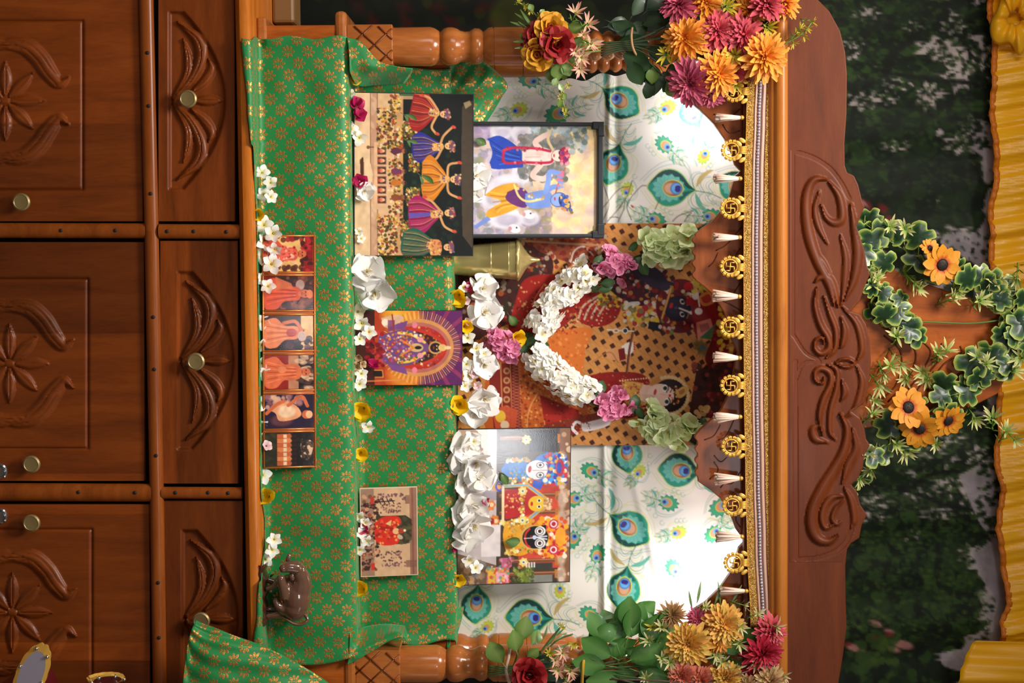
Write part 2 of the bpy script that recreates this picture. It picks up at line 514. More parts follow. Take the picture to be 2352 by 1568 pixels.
# half-round rails and stiles between them, each with its row of plugs
def halfround(name, pa, pb, r, Y, mat, pegs=()):
    mb = MB(); tube(mb, [W(*pa, Y), W(*pb, Y)], r, 14, flat=0.8)
    o = mb.build(name, mat, side, autos=0.9)
    for p in pegs:
        q = MB(); c = W(p[0], p[1], Y - r * 0.8)
        lathe(q, [(0.0045, -0.0035), (0.0042, 0.0012), (0.001, 0.0016)], (0, 0, 0), 10, M=Matrix.Translation(c) @ Matrix.Rotation(PI / 2, 4, 'X'))
        q.build('plug', M_DARK, o)
for seg in (((334, -80), (348, 530)), ((348, 530), (360, 1130)), ((360, 1130), (370, 1760))):
    pe = [(seg[0][0] + (seg[1][0] - seg[0][0]) * t, seg[0][1] + (seg[1][1] - seg[0][1]) * t) for t in (0.33, 0.53, 0.86)]
    halfround('rail', *seg, 0.0165, -0.004, M_RAIL, pe)
halfround('stile', (-300, 528), (336, 530), 0.0175, -0.001, M_RAIL, [(265, 529), (140, 529)])
halfround('stile', (366, 531), (552, 532), 0.017, -0.005, M_RAIL, [(384, 531), (445, 531), (520, 532)])
halfround('stile', (-300, 1128), (350, 1131), 0.021, -0.001, M_RAIL, [(310, 1131), (180, 1130)])
halfround('stile', (372, 1131), (556, 1132), 0.014, -0.005, M_RAIL, [(403, 1131), (478, 1131), (524, 1132)])

# ================================================================ the wooden shrine
shr = thing('household_shrine', 'carved wooden household shrine with turned posts and scalloped canopy on the sideboard', 'shrine', (0, 0.2, ZT))
XL, XR = W(700, 58, 0.07).x, W(700, 1592, 0.07).x
b = MB(); box(b, XL, XR, 0.072, 0.40, ZT + 0.02, Z1 - 0.025); b.build('plinth_front', M_PLINTH, shr, False)
b = MB(); box(b, XL - .018, XR + .02, 0.060, 0.41, ZT + 0.0005, ZT + 0.022); b.build('base_moulding', M_POST, shr, False, bevel=0.005)
b = MB(); box(b, XL - .032, XR + .034, 0.066, 0.42, Z1 - 0.027, Z1 - 0.0005); b.build('top_moulding', M_POST, shr, False, bevel=0.009)
b = MB(); box(b, W(950, 150, .19).x, W(950, 1500, .19).x, 0.192, 0.345, Z1, Z2 - 0.001); b.build('upper_step', M_PLINTH, shr, False)

PXZ = lambda px, Y: W(px, 784, Y).z
def post(py, Y, k, name='post'):
    """turned post: a square carved block, then the turned shaft"""
    c = W(1000, py, Y); s = S(Y) * k
    root = MB()
    prof = []
    for px, r in [(912, 43), (996, 44), (1006, 41), (1014, 36), (1018, 33), (1021, 36), (1027, 41), (1036, 43), (1046, 43), (1056, 40), (1064, 35), (1074, 33), (1084, 34), (1088, 37), (1096, 41), (1106, 40), (1112, 36), (1115, 33), (1119, 36), (1127, 42), (1136, 43), (1137, 41.5), (1139, 41.5), (1140, 43), (1204, 43), (1205, 41.5), (1207, 41.5), (1208, 43), (1300, 41), (1318, 36), (1326, 31)]:
        prof.append((r * s, PXZ(px, 0.12)))
    px = 1326
    for rr in (34, 35, 34, 33, 32, 31):
        for t in range(1, 7):
            q = PI * t / 6
            prof.append(((rr - 9 + 9 * math.sin(q)) * s, PXZ(px + 29 * t / 6, 0.12)))
        px += 29
    for q_, r in [(1510, 30), (1530, 40), (1560, 43), (1600, 43), (1640, 38), (1660, 42), (1740, 42)]:
        prof.append((r * s, PXZ(q_, 0.12)))
    lathe(root, prof, (c.x, Y, 0), 32)
    o = root.build(name, M_POST, shr, autos=0.6)
    d = 45 * s
    blk = MB(); z0, z1_ = Z1 - 0.001, PXZ(913, 0.12)
    box(blk, c.x - d, c.x + d, Y - d, Y + d, z0, z1_)
    blk.build('carved_block', M_POST, o, False, bevel=0.002)
    return o, c.x, d, z0, z1_
def lattice_block(o, x, Y, d, z0, z1, face=1):
    """crossed bars cut proud on the block's front"""
    g = MB(); yf = Y - d - 0.0012
    h = z1 - z0
    for k in range(-1, 4):
        for sgn in (1, -1):
            pts = []
            for t in np.linspace(0, 1, 24):
                z = z0 + t * h
                xx = -d + (k - 0.25) * d * 1.05 + t * 2 * d * 1.02
                xx *= sgn
                if abs(xx) <= d * 0.97: pts.append((x + xx, yf, z))
            if len(pts) > 2: tube(g, [pts[0], pts[-1]], 0.0022, 5)
    g.build('carved_lattice', M_PELMET, o)
for py in (107, 1524):
    o, x, d, z0, z1_ = post(py, 0.12, 1.0)
    lattice_block(o, x, 0.12, d, z0, z1_)
for py in (138, 1494):
    post(py, 0.325, 0.93)
# canopy: roof slab, beam, moulding and the fascia board
b = MB(); bx0, bx1 = W(1780, -70, 0.06).x, W(1780, 1660, 0.06).x
zb0, zb1 = PXZ(1716, 0.07), PXZ(1806, 0.07)
box(b, bx0, bx1, 0.062, 0.40, zb1 - 0.03, zb1 + 0.01); b.build('roof_board', M_BEAM, shr, False)
b = MB(); pbox(b, 1708, 1782, -70, 1660, 0.064, 0.085); b.build('beam', M_FASCIA, shr, False)
b = MB(); 
for (pa, pb, yy, rr) in ((1778, 1778, 0.052, 0.0135), (1793, 1793, 0.044, 0.0165)):
    tube(b, [W(pa, -75, yy), W(pb, 1665, yy)], rr, 14)
o = b.build('cornice_moulding', M_BEAM, shr, autos=0.9)
FAS = [(1806, -90), (1806, 1680), (1905, 1640), (1925, 1575), (1936, 1510), (1945, 1440), (1943, 1380), (1942, 1300), (1946, 1262), (1955, 1248), (1974, 1236), (1980, 1205), (1992, 1182), (1977, 1160), (1969, 1130), (1956, 1113), (1970, 1100), (1982, 1076), (1986, 1045), (1999, 1022), (1990, 1008), (1986, 985), (1976, 960), (1958, 946), (1985, 926), (1992, 900), (1997, 870), (2001, 830), (1998, 780), (1990, 745), (1976, 722), (1955, 715), (1976, 690), (1985, 662), (1999, 630), (1992, 610), (1985, 570), (1976, 545), (1968, 520), (1979, 492), (1987, 474), (1981, 462), (1972, 425), (1962, 403), (1946, 396), (1941, 380), (1940, 330), (1945, 260), (1946, 170), (1942, 120), (1930, 70), (1905, 25), (1870, -10), (1840, -50)]
b = MB(); plate(b, FAS, 0.056, 0.03); b.build('fascia_board', M_FASCIA, shr, False, bevel=0.003)
r = Relief(1814, 2000, 345, 1290, 3.0)
r.groove([(1822, 346), (1822, 770)], 4, 0.004); r.groove([(1828, 830), (1829, 1284)], 4, 0.004)
r.groove([(1823, 347), (1868, 362), (1905, 386), (1932, 420), (1950, 455)], 4, 0.005, 20)
r.groove([(1830, 1285), (1876, 1281), (1920, 1266), (1946, 1240), (1960, 1205)], 4, 0.005, 20)
r.groove([(1824, 772), (1850, 810), (1880, 826)], 3, 0.004, 12); r.groove([(1882, 830), (1845, 836), (1828, 870)], 3, 0.004, 12)
BD = [([(1900, 412), (1872, 412), (1856, 436), (1851, 480), (1858, 540), (1878, 600), (1903, 650), (1916, 700)], [3, 8, 11, 12, 13, 12, 10, 3], .009),
      ([(1905, 418), (1928, 452), (1934, 500), (1918, 512), (1898, 500), (1886, 470)], [3, 9, 10, 9, 6, 2], .008),
      ([(1882, 440), (1872, 480), (1880, 520), (1900, 560)], [3, 7, 7, 2], .006),
      ([(1955, 470), (1962, 520), (1970, 580), (1962, 640), (1940, 690)], [4, 9, 12, 10, 2], .008),
      ([(1930, 540), (1942, 590), (1940, 650), (1932, 700)], [2, 8, 8, 2], .006),
      ([(1866, 570), (1890, 600), (1908, 630)], [2, 6, 2], .006),
      ([(1872, 648), (1884, 637), (1905, 640), (1918, 672), (1925, 705)], [2, 7, 9, 8, 2], .008),
      ([(1876, 660), (1872, 700), (1884, 745), (1902, 776), (1904, 800), (1886, 812), (1872, 800), (1874, 782), (1888, 776), (1893, 788)], [2, 6, 8, 8, 8, 7, 6, 5, 4, 2], .010),
      ([(1892, 680), (1906, 720), (1920, 760), (1918, 800), (1898, 822)], [2, 6, 7, 6, 2], .008),
      ([(1932, 728), (1940, 760), (1935, 790), (1928, 800)], [2, 8, 6, 1], .008),
      ([(1935, 705), (1968, 745), (1980, 800), (1968, 830)], [2, 7, 8, 2], .007),
      ([(1920, 832), (1935, 825), (1952, 826), (1962, 834), (1950, 842), (1934, 841), (1920, 834)], [2, 4, 5, 4, 5, 4, 2], .008),
      ([(1893, 868), (1888, 880), (1874, 874), (1872, 856), (1886, 846), (1906, 856), (1908, 882), (1890, 920), (1882, 960), (1890, 1000)], [2, 4, 5, 6, 7, 8, 8, 8, 6, 2], .010),
      ([(1900, 836), (1922, 850), (1922, 890), (1908, 940), (1906, 990), (1918, 1010)], [2, 6, 7, 7, 6, 2], .008),
      ([(1932, 870), (1940, 900), (1932, 920)], [1, 8, 2], .008),
      ([(1968, 840), (1980, 880), (1966, 935), (1940, 960)], [2, 8, 8, 2], .007),
      ([(1885, 975), (1868, 985), (1874, 1008), (1902, 1016)], [2, 9, 10, 2], .008),
      ([(1930, 950), (1946, 985), (1940, 1030), (1918, 1075), (1890, 1120), (1868, 1165), (1864, 1205), (1876, 1235), (1902, 1244), (1926, 1228)], [3, 9, 11, 13, 14, 14, 14, 12, 9, 2], .011),
      ([(1958, 985), (1966, 1030), (1948, 1070), (1934, 1110)], [3, 9, 10, 2], .007),
      ([(1936, 1140), (1912, 1142), (1894, 1162), (1888, 1190), (1896, 1212), (1912, 1206)], [3, 7, 8, 8, 6, 2], .008),
      ([(1938, 1148), (1920, 1166), (1912, 1190), (1922, 1204), (1932, 1196)], [2, 5, 6, 5, 2], .007),
      ([(1940, 1120), (1955, 1150), (1962, 1190), (1955, 1215)], [3, 8, 8, 2], .007)]
for p, w, h in BD: r.band(p, w, h, 36)
mk = r.inside(FAS) & (r.dist(FAS, True) > 4)
r.base += 0.0008
r.build('carved_scrollwork', M_FASCIA, shr, 0.056, 0.01, mk)
# scalloped, arched board between the posts
PEL = [(1745, 150), (1590, 160), (1584, 200), (1588, 236), (1610, 254), (1640, 284), (1664, 318), (1680, 350), (1688, 378), (1702, 393), (1690, 402), (1683, 424), (1675, 452), (1660, 480), (1636, 508), (1612, 524), (1597, 536)]
def scal(py0, py1, n, px):
    o = []
    for k in range(n):
        for t in range(1, 7):
            o.append((px + 9 - 11 * math.sin(PI * t / 7), py0 + (py1 - py0) * (k + t / 7) / n))
    return o
PEL += scal(538, 644, 4, 1592)
PEL += [(1600, 645), (1617, 657), (1634, 672), (1649, 694), (1663, 716), (1672, 740), (1679, 776), (1695, 810), (1690, 828), (1684, 860), (1672, 910), (1655, 943), (1636, 962), (1608, 986)]
PEL += scal(990, 1098, 4, 1598)
PEL += [(1604, 1106), (1630, 1124), (1655, 1145), (1679, 1186), (1690, 1215), (1711, 1244), (1697, 1259), (1690, 1285), (1676, 1318), (1654, 1350), (1620, 1384), (1594, 1400), (1590, 1480), (1745, 1490)]
b = MB(); plate(b, PEL, 0.088, 0.02); pel = b.build('arched_board', M_PELMET, shr, False, bevel=0.0015)
M_VEIN = wood('vein_wood', lc(60, 28, 10), lc(84, 40, 14), lc(96, 48, 18), (1, 5, 5), .5)
for c in ([(1700, 250), (1668, 275), (1640, 262)], [(1700, 300), (1676, 305), (1660, 285)], [(1704, 520), (1670, 560), (1645, 575)], [(1650, 580), (1640, 600), (1628, 612)], [(1700, 570), (1668, 620), (1655, 600)], [(1700, 650), (1672, 690), (1662, 668)], [(1704, 715), (1680, 700), (1660, 690)], [(1655, 975), (1640, 1000), (1618, 1010)], [(1690, 955), (1668, 1000), (1650, 1010)], [(1670, 1050), (1655, 1060), (1640, 1045)], [(1703, 1080), (1680, 1110), (1650, 1100)], [(1660, 1085), (1664, 1105), (1655, 1120)], [(1700, 1150), (1690, 1190), (1700, 1210)], [(1640, 1060), (1650, 1080), (1630, 1100)]):
    g = MB(); tube(g, [W(p[0], p[1], 0.0875) for p in spline(c, 10)], 0.0016, 5); g.build('carved_vein', M_VEIN, pel)
# the spire board rising behind the fascia
SPI = [(1930, 545), (1985, 562), (2020, 598), (2090, 640), (2180, 668), (2268, 696), (2330, 750), (2362, 790), (2330, 836), (2290, 905), (2230, 935), (2100, 962), (1985, 985), (1930, 1000)]
b = MB(); plate(b, SPI, 0.12, 0.025); spi = b.build('spire_board', M_PLINTH, shr, False, bevel=0.003)
for k in range(5):
    g = MB(); c = [(2010 + 30 * k, 930 - 8 * k), (2060 + 26 * k, 880 - 10 * k), (2070 + 34 * k, 810), (2030 + 44 * k, 770 + 6 * k)]
    tube(g, [W(p[0], p[1], 0.1195) for p in spline(c, 14)], 0.0025, 5); g.build('carved_vein', M_FASCIA, spi)

# a tan wooden block at the end of the sideboard
b = MB(); box(b, W(640, -120, .3).x, W(640, 53, .3).x, 0.30, 0.42, ZT, W(676, 20, .3).z)
tag(b.build('wooden_block', plain('tan_wood', lc(126, 90, 50), 0.45), smooth=False, bevel=0.008), 'plain tan wooden block standing at the end of the sideboard beyond the cloth', 'block')

# ================================================================ printed forest backdrop
def to_mesh(cv, name, mat, fn, parent=None, label=None, **kw):
    """mesh of a painted sheet; fn(px, py) gives the world point"""
    h, w = cv.img.shape[:2]
    vs = [fn(cv.X[j, i], cv.P[j, i]) for j in range(h) for i in range(w)]
    mb = MB(); mb.v = [tuple(v) for v in vs]
    c = lin(np.clip(cv.img, 0, 255)).reshape(-1, 3)
    mb.c = c
    idx = np.arange(h * w).reshape(h, w)
    a, b_, c_, d = idx[:-1, :-1], idx[1:, :-1], idx[1:, 1:], idx[:-1, 1:]
    mb.f = [tuple(int(t) for t in q) for q in np.stack([a, b_, c_, d], -1).reshape(-1, 4)]
    return mb.build(name, mat, parent, **kw)
# ================================================================ painting of flat prints (in the frame of the photograph's pixels)
class Cv:
    def __init__(s, px0, px1, py0, py1, st, base):
        s.r = (px0, px1, py0, py1); s.st = st
        w = max(2, int(round((px1 - px0) / st)) + 1); h = max(2, int(round((py1 - py0) / st)) + 1)
        s.xs = np.linspace(px0, px1, w); s.ps = np.linspace(py0, py1, h)
        s.X, s.P = np.meshgrid(s.xs, s.ps)
        s.img = np.empty((h, w, 3)); s.img[:] = base
        s.rs = np.random.RandomState(int(px0 * 7 + py0) % 9999)
        s.sx = (px1 - px0) / (w - 1); s.sy = (py1 - py0) / (h - 1)
    def _sl(s, x0, x1, y0, y1):
        px0, px1, py0, py1 = s.r
        i0 = max(0, int((x0 - px0) / s.sx) - 1); i1 = min(len(s.xs), int((x1 - px0) / s.sx) + 3)
        j0 = max(0, int((y0 - py0) / s.sy) - 1); j1 = min(len(s.ps), int((y1 - py0) / s.sy) + 3)
        if i0 >= i1 or j0 >= j1: return None
        return slice(j0, j1), slice(i0, i1)
    def _blend(s, sl, m, col):
        if not isinstance(col, np.ndarray): col = np.array(col, float)
        s.img[sl] = s.img[sl] * (1 - m[..., None]) + col * m[..., None]
    def ell(s, cx, cy, rx, ry, col, ang=0.0, a=1.0, soft=None, jag=0, jn=9):
        R = max(rx, ry) * (1 + jag) + 2 * s.st
        sl = s._sl(cx - R, cx + R, cy - R, cy + R)
        if sl is None: return s
        x = s.X[sl] - cx; y = s.P[sl] - cy
        t = math.radians(ang); c, q = math.cos(t), math.sin(t)
        u = (x * c + y * q) / rx; v = (-x * q + y * c) / ry
        d = np.hypot(u, v)
        if jag: d = d / (1 + jag * (np.abs(((np.arctan2(v, u) / PI * jn) % 2) - 1) - 0.5))
        w = (soft if soft else s.st * 0.9) / min(rx, ry)
        m = np.clip((1 - d) / w + 0.5, 0, 1) * a
        s._blend(sl, m, col); return s
    def poly(s, pts, col, a=1.0, soft=None, sm=0):
        if sm: pts = spline(list(pts) + [pts[0]], sm)
        xs = [p[0] for p in pts]; ys = [p[1] for p in pts]
        sl = s._sl(min(xs), max(xs), min(ys), max(ys))
        if sl is None: return s
        X, P = s.X[sl], s.P[sl]
        acc = np.zeros(X.shape)
        sub = ((-.25, -.25), (.25, -.25), (-.25, .25), (.25, .25))
        n = len(pts)
        for ox, oy in sub:
            xx = X + ox * s.sx; yy = P + oy * s.sy
            m = np.zeros(X.shape, bool)
            for i in range(n):
                x0, y0 = pts[i][:2]; x1, y1 = pts[(i + 1) % n][:2]
                if y0 == y1: continue
                m ^= ((yy > y0) != (yy > y1)) & (xx < (x1 - x0) * (yy - y0) / (y1 - y0) + x0)
            acc += m
        s._blend(sl, acc / 4 * a, col); return s
    def line(s, pts, w, col, a=1.0, n=0):
        if n: pts = spline(pts, n)
        xs = [p[0] for p in pts]; ys = [p[1] for p in pts]
        e = w + s.st
        sl = s._sl(min(xs) - e, max(xs) + e, min(ys) - e, max(ys) + e)
        if sl is None: return s
        X, P = s.X[sl], s.P[sl]
        best = np.full(X.shape, 1e9)
        for i in range(len(pts) - 1):
            ax, ay = pts[i][:2]; bx, by = pts[i + 1][:2]
            L = (bx - ax) ** 2 + (by - ay) ** 2 + 1e-9
            t = np.clip(((X - ax) * (bx - ax) + (P - ay) * (by - ay)) / L, 0, 1)
            best = np.minimum(best, np.hypot(X - ax - t * (bx - ax), P - ay - t * (by - ay)))
        k = min(1.0, w / s.st)
        m = np.clip((max(w, s.st) / 2 - best) / s.st + 0.5, 0, 1) * a * k
        s._blend(sl, m, col); return s
    def rect(s, x0, x1, y0, y1, col, a=1.0): return s.poly([(x0, y0), (x1, y0), (x1, y1), (x0, y1)], col, a)
    def dots(s, x0, x1, y0, y1, n, r, cols, a=0.9, mask=None, el=1.0, ang=0):
        for _ in range(n):
            x, y = s.rs.uniform(x0, x1), s.rs.uniform(y0, y1)
            if mask is not None and not mask(x, y): continue
            q = s.rs.uniform(*r)
            s.ell(x, y, q * el, q, cols[s.rs.randint(len(cols))], ang + s.rs.uniform(-30, 30), a)
        return s
    def shade(s, amt, scale):
        """soft printed mottling"""
        h, w = s.img.shape[:2]
        n = s.rs.uniform(-1, 1, (max(3, int(h * s.st / scale)) + 2, max(3, int(w * s.st / scale)) + 2))
        jj = np.linspace(0, n.shape[0] - 2.001, h); ii = np.linspace(0, n.shape[1] - 2.001, w)
        j0 = jj.astype(int); i0 = ii.astype(int); fj = (jj - j0)[:, None]; fi = (ii - i0)[None]
        v = (n[j0][:, i0] * (1 - fj) * (1 - fi) + n[j0 + 1][:, i0] * fj * (1 - fi) + n[j0][:, i0 + 1] * (1 - fj) * fi + n[j0 + 1][:, i0 + 1] * fj * fi)
        s.img *= (1 + amt * v)[..., None]; return s

class Sheet:
    """a flat rectangular print standing or hanging; px0..px1 is its height, py0..py1 its width in the photograph"""
    def __init__(s, name, label, px0, px1, py0, py1, Yb, Yt, group=None, cat='picture', skew=0.0):
        s.q = (px0, px1, py0, py1)
        bl, br = W(px0, py0, Yb), W(px0 + skew, py1, Yb)
        s.U = (br - bl).normalized(); s.w = (br - bl).length
        Bc = (bl + br) / 2; Tc = W(px1 + skew / 2, (py0 + py1) / 2, Yt)
        V = Tc - Bc; V = V - s.U * V.dot(s.U); s.h = V.length; s.V = V.normalized()
        s.N = s.U.cross(s.V)
        s.root = thing(name, label, cat, Bc, group)
        m = Matrix((s.U, s.V, s.N)).transposed()
        s.root.rotation_euler = m.to_euler()
    def loc(s, px, py, n=0.0):
        px0, px1, py0, py1 = s.q
        return Vector(((py - py0) / (py1 - py0) * s.w - s.w / 2, (px - px0) / (px1 - px0) * s.h, n))
    def board(s, th, mat, name='backing_board', m=0.0):
        b = MB(); box(b, -s.w / 2 - m, s.w / 2 + m, -m, s.h + m, -th, 0)
        return b.build(name, mat, s.root, False, local=True)
    def print(s, cv, mat, name='print', n=0.0006):
        return to_mesh(cv, name, mat, lambda x, p: s.loc(x, p, n), s.root, local=True)

# ---------------------------------------------------------------- forest backdrop on cloth
cv = Cv(560, 2372, -300, 1960, 4.4, (22, 26, 20))
sky = (176, 162, 164)
cv.poly([(1900, -300), (2372, -300), (2372, 1960), (1900, 1960)], sky)
G = [(16, 24, 12), (22, 34, 16), (30, 48, 20), (18, 26, 14), (46, 70, 28)]
cv.rect(1850, 2120, -90, 150, (26, 32, 20)); cv.rect(1850, 2130, 250, 560, (14, 18, 12)); cv.rect(1850, 2160, 1220, 1480, (24, 36, 18)); cv.rect(1850, 2060, 900, 1240, (28, 36, 20))
cv.rect(1850, 2180, 1440, 1960, (20, 26, 18)); cv.rect(1850, 2180, -300, -60, (20, 26, 18)); cv.dots(1900, 2260, 1640, 1960, 700, (6, 18), G, 0.9); cv.dots(1900, 2300, -300, -60, 700, (6, 18), G, 0.9)
cv.dots(1900, 2330, -90, 330, 1500, (4, 13), G, 0.95, el=1.5)
cv.dots(1900, 2130, 230, 560, 700, (8, 22), G, 0.9, el=1.5)
cv.dots(2050, 2260, 330, 620, 500, (8, 20), G[:4], 0.9, lambda x, y: x < 2285 - 0.9 * abs(y - 440) * 0.5)
cv.dots(1900, 2330, 600, 1010, 500, (8, 18), G, 0.9)
cv.dots(1900, 2300, 960, 1240, 1000, (4, 13), G + [(52, 66, 34)], 0.95, el=1.4)
cv.dots(1900, 2260, 1180, 1480, 900, (8, 20), G + [(48, 70, 28), (40, 60, 26)], 0.9, lambda x, y: x < 2290 - 0.004 * (y - 1330) ** 2)
cv.dots(1900, 2200, 1440, 1660, 500, (8, 18), G, 0.9, lambda x, y: x < 2230)
for x, y, a, b_ in ((1960, 100, 18, 9), (1990, 30, 22, 10), (2050, 190, 16, 8), (2160, 110, 40, 18), (2200, 160, 24, 34), (2140, 215, 24, 8), (2095, 60, 14, 7), (1985, 230, 26, 16), (2040, 225, 16, 10), (2130, 220, 18, 22), (2210, 330, 30, 16), (2235, 300, 26, 24), (2290, 430, 18, 40), (2190, 540, 40, 14), (2060, 335, 22, 8), (1955, 120, 16, 12), (2190, 60, 20, 12), (2260, 130, 20, 20),
                     (2240, 1140, 26, 24), (2190, 1110, 34, 10), (2120, 1130, 30, 8), (2010, 1150, 26, 12), (1995, 1185, 30, 8), (2150, 1180, 26, 9), (2260, 1290, 26, 22), (2230, 1275, 20, 16), (2100, 1235, 14, 10), (2280, 1390, 24, 40), (2210, 1510, 40, 10), (2185, 1005, 24, 10), (2140, 1040, 22, 8), (2250, 1050, 22, 18), (2300, 1200, 26, 30)):
    cv.ell(x, y, a * 1.25, b_ * 1.3, (186, 172, 170), 0, 0.95, 6, 0.6, 7)
    cv.dots(x - a, x + a, y - b_, y + b_, 14, (2, 5), G, 0.9, el=1.6)
for p in ([(2030, 165), (2120, 182), (2220, 190), (2290, 200)], [(2000, 190), (1960, 220), (1930, 260)], [(1960, 1105), (2080, 1125), (2180, 1160), (2300, 1180)], [(2100, 1120), (2130, 1090), (2200, 1080)], [(2290, 1030), (2270, 1070), (2240, 1090)]):
    cv.line(p, 9, (16, 16, 14), 0.95, 16)
for x, y in ((1990, 470), (2030, 480), (2010, 496), (2045, 505)): cv.ell(x, y, 16, 9, (120, 34, 36), 40, 0.9, 6)
cv.ell(1985, 468, 14, 4, (170, 110, 110), 50)
for x, y, a in ((2075, 1480, 24), (1965, 1488, 22), (2040, 1447, 12), (2010, 1430, 16), (2055, 1492, 14)): cv.ell(x, y, a, a * .42, (176, 118, 112), 15, 0.9, 5)
for x, y in ((1945, 1478), (2010, 1465), (2040, 1455)): cv.ell(x, y, 12, 6, (120, 40, 40), 0, 0.8, 4)
cv.dots(1950, 2060, 1460, 1530, 30, (5, 12), [(60, 82, 30), (50, 70, 30)], 0.8)
cv.rect(560, 1850, 1300, 1960, (16, 20, 14)); cv.rect(560, 1850, -300, 300, (14, 18, 12)); cv.dots(560, 1850, 1300, 1960, 300, (10, 28), [(22, 32, 16), (32, 44, 18), (12, 16, 10)], 0.6); cv.dots(560, 1800, -300, 300, 400, (10, 28), [(18, 26, 14), (30, 40, 14), (12, 16, 10), (40, 48, 14)], 0.6)
for k in range(16): cv.ell(790 + 24 * k + 9 * (k % 3), -20 + 37 * (k * 5 % 4), 22, 13, ((80, 14, 12), (60, 12, 10))[k % 2], 40 * k, .5, 12, .4, 4)
cv.ell(1175, 40, 50, 50, (64, 66, 18), 0, .7, 20)
for (x0, x1, y0, y1, n, c) in ((1900, 2330, -90, 340, 900, G), (1900, 2280, 560, 1010, 300, G), (1900, 2310, 960, 1250, 900, G + [(70, 92, 44)]), (1930, 2240, 250, 560, 500, [(34, 52, 24), (26, 42, 20), (44, 62, 30)]), (1920, 2270, 1220, 1470, 700, [(50, 74, 28), (36, 56, 24), (66, 88, 36), (26, 40, 20)])):
    cv.dots(x0, x1, y0, y1, n, (1.8, 4.5), c, .75, el=1.5)
for pl in ([(2250, 285), (2302, 270), (2302, 620), (2280, 620), (2225, 560), (2262, 505), (2284, 440), (2268, 370), (2225, 330)], [(2180, 530), (2290, 545), (2290, 640), (2230, 600), (2160, 560)], [(2235, 1270), (2310, 1250), (2310, 1500), (2280, 1500), (2290, 1430), (2282, 1370), (2250, 1320)], [(2160, 1500), (2240, 1490), (2230, 1540), (2170, 1530)], [(2200, 1090), (2300, 1060), (2300, 1240), (2250, 1200)]):
    cv.poly(pl, (168, 156, 162), .92, sm=40)
cv.dots(2240, 2300, 1060, 1240, 90, (2, 6), G, .9, el=1.5); cv.dots(2200, 2300, 270, 340, 60, (2, 6), G, .9, el=1.5); cv.dots(2170, 2280, 530, 600, 40, (2, 5), G, .8)
cv.shade(0.14, 26)
for yy in (245, 1235): cv.line([(1900, yy), (2372, yy)], 2.5, (12, 14, 10), 0.6)
def bd_pt(x, p):
    v = W(x, p, 0.80); v.y += 0.006 * math.sin(p * 0.021) + 0.004 * math.sin(p * 0.05 + x * 0.004); return v
o = to_mesh(cv, 'printed_backdrop', M_BACKP, bd_pt)
o.modifiers.new('cloth', 'SOLIDIFY').thickness = 0.002
tag(o, 'dark green forest scene printed on cloth hung behind the shrine', 'backdrop')

# ---------------------------------------------------------------- yellow satin valance
t = NT('yellow_satin'); t.set(Base_Color=lc(250, 180, 12), Roughness=0.34, Sheen_Weight=0.3, Sheen_Tint=(1, .8, .2))
wv = t.n('ShaderNodeTexNoise'); wv.inputs['Scale'].default_value = 60
bp = t.n('ShaderNodeBump'); bp.inputs['Strength'].default_value = .15; bp.inputs['Distance'].default_value = .002; t.l(wv.outputs[0], bp.inputs['Height']); t.l(bp.outputs[0], t.b.inputs['Normal'])
M_SATIN = t.m
M_HEM = plain('orange_hem', lc(206, 112, 10), 0.5)
HEM = [(2272, -60), (2268, 40), (2283, 100), (2278, 160), (2275, 250), (2279, 330), (2287, 400), (2272, 470), (2274, 560), (2272, 620), (2276, 700), (2282, 800), (2288, 900), (2291, 990), (2284, 1070), (2301, 1130), (2285, 1215), (2302, 1300), (2313, 1390), (2298, 1430), (2296, 1490), (2300, 1640)]
def hem_at(p):
    for (a, b0), (c, d) in zip(HEM, HEM[1:]):
        if b0 <= p <= d: return a + (c - a) * (p - b0) / (d - b0)
    return HEM[-1][0]
def drape(u):
    return 0.006 * math.sin(u * .31 + 3 * math.sin(u * .017)) + 0.018 * math.sin(u * 0.055 + 1.4 * math.sin(u * 0.013)) + 0.008 * math.sin(u * 0.13 + 2.0 * math.sin(u * 0.021))
def sat_pt(u, v):
    p = -60 + 1700 * u
    h0 = hem_at(p)
    x = h0 + (2450 - h0) * v
    w = W(x, p, 0.73); w.y += (0.55 + 0.45 * v) * drape(p + 30 * v) + 0.004 * math.sin(x * .06 + p * 0.02)
    return w, (1, 1, 1)
b = MB(); grid(b, 300, 16, sat_pt)
val = b.build('satin_valance', M_SATIN)
val.modifiers.new('cloth', 'SOLIDIFY').thickness = 0.0015
tag(val, 'yellow satin valance hanging in pleats above the forest backdrop', 'valance')
def hemb(u, v):
    p = -60 + 1700 * u
    w = W(hem_at(p) + 14 * v - 1, p, 0.727); w.y += 0.55 * drape(p) + 0.004 * math.sin((hem_at(p)) * .06 + p * 0.02) ; return w, (1, 1, 1)
b = MB(); grid(b, 300, 1, hemb); h_ = b.build('stitched_hem', M_HEM, val); h_.modifiers.new('cloth', 'SOLIDIFY').thickness = 0.001
def fold_pt(u, v):
    p = 1472 + 190 * u
    h0 = 2242 - 38 * min(1, u * 3) ** .7 + 6 * math.sin(u * 9)
    x = h0 + (2450 - h0) * v
    w = W(x, p + 10 * v, 0.685); w.y += 0.016 * math.sin(u * 11 + v * 1.5) + 0.004 * math.sin(u * 40); return w, (1, 1, 1)
b = MB(); grid(b, 40, 16, fold_pt); o = b.build('gathered_swag', M_SATIN, val); o.modifiers.new('cloth', 'SOLIDIFY').thickness = 0.0015
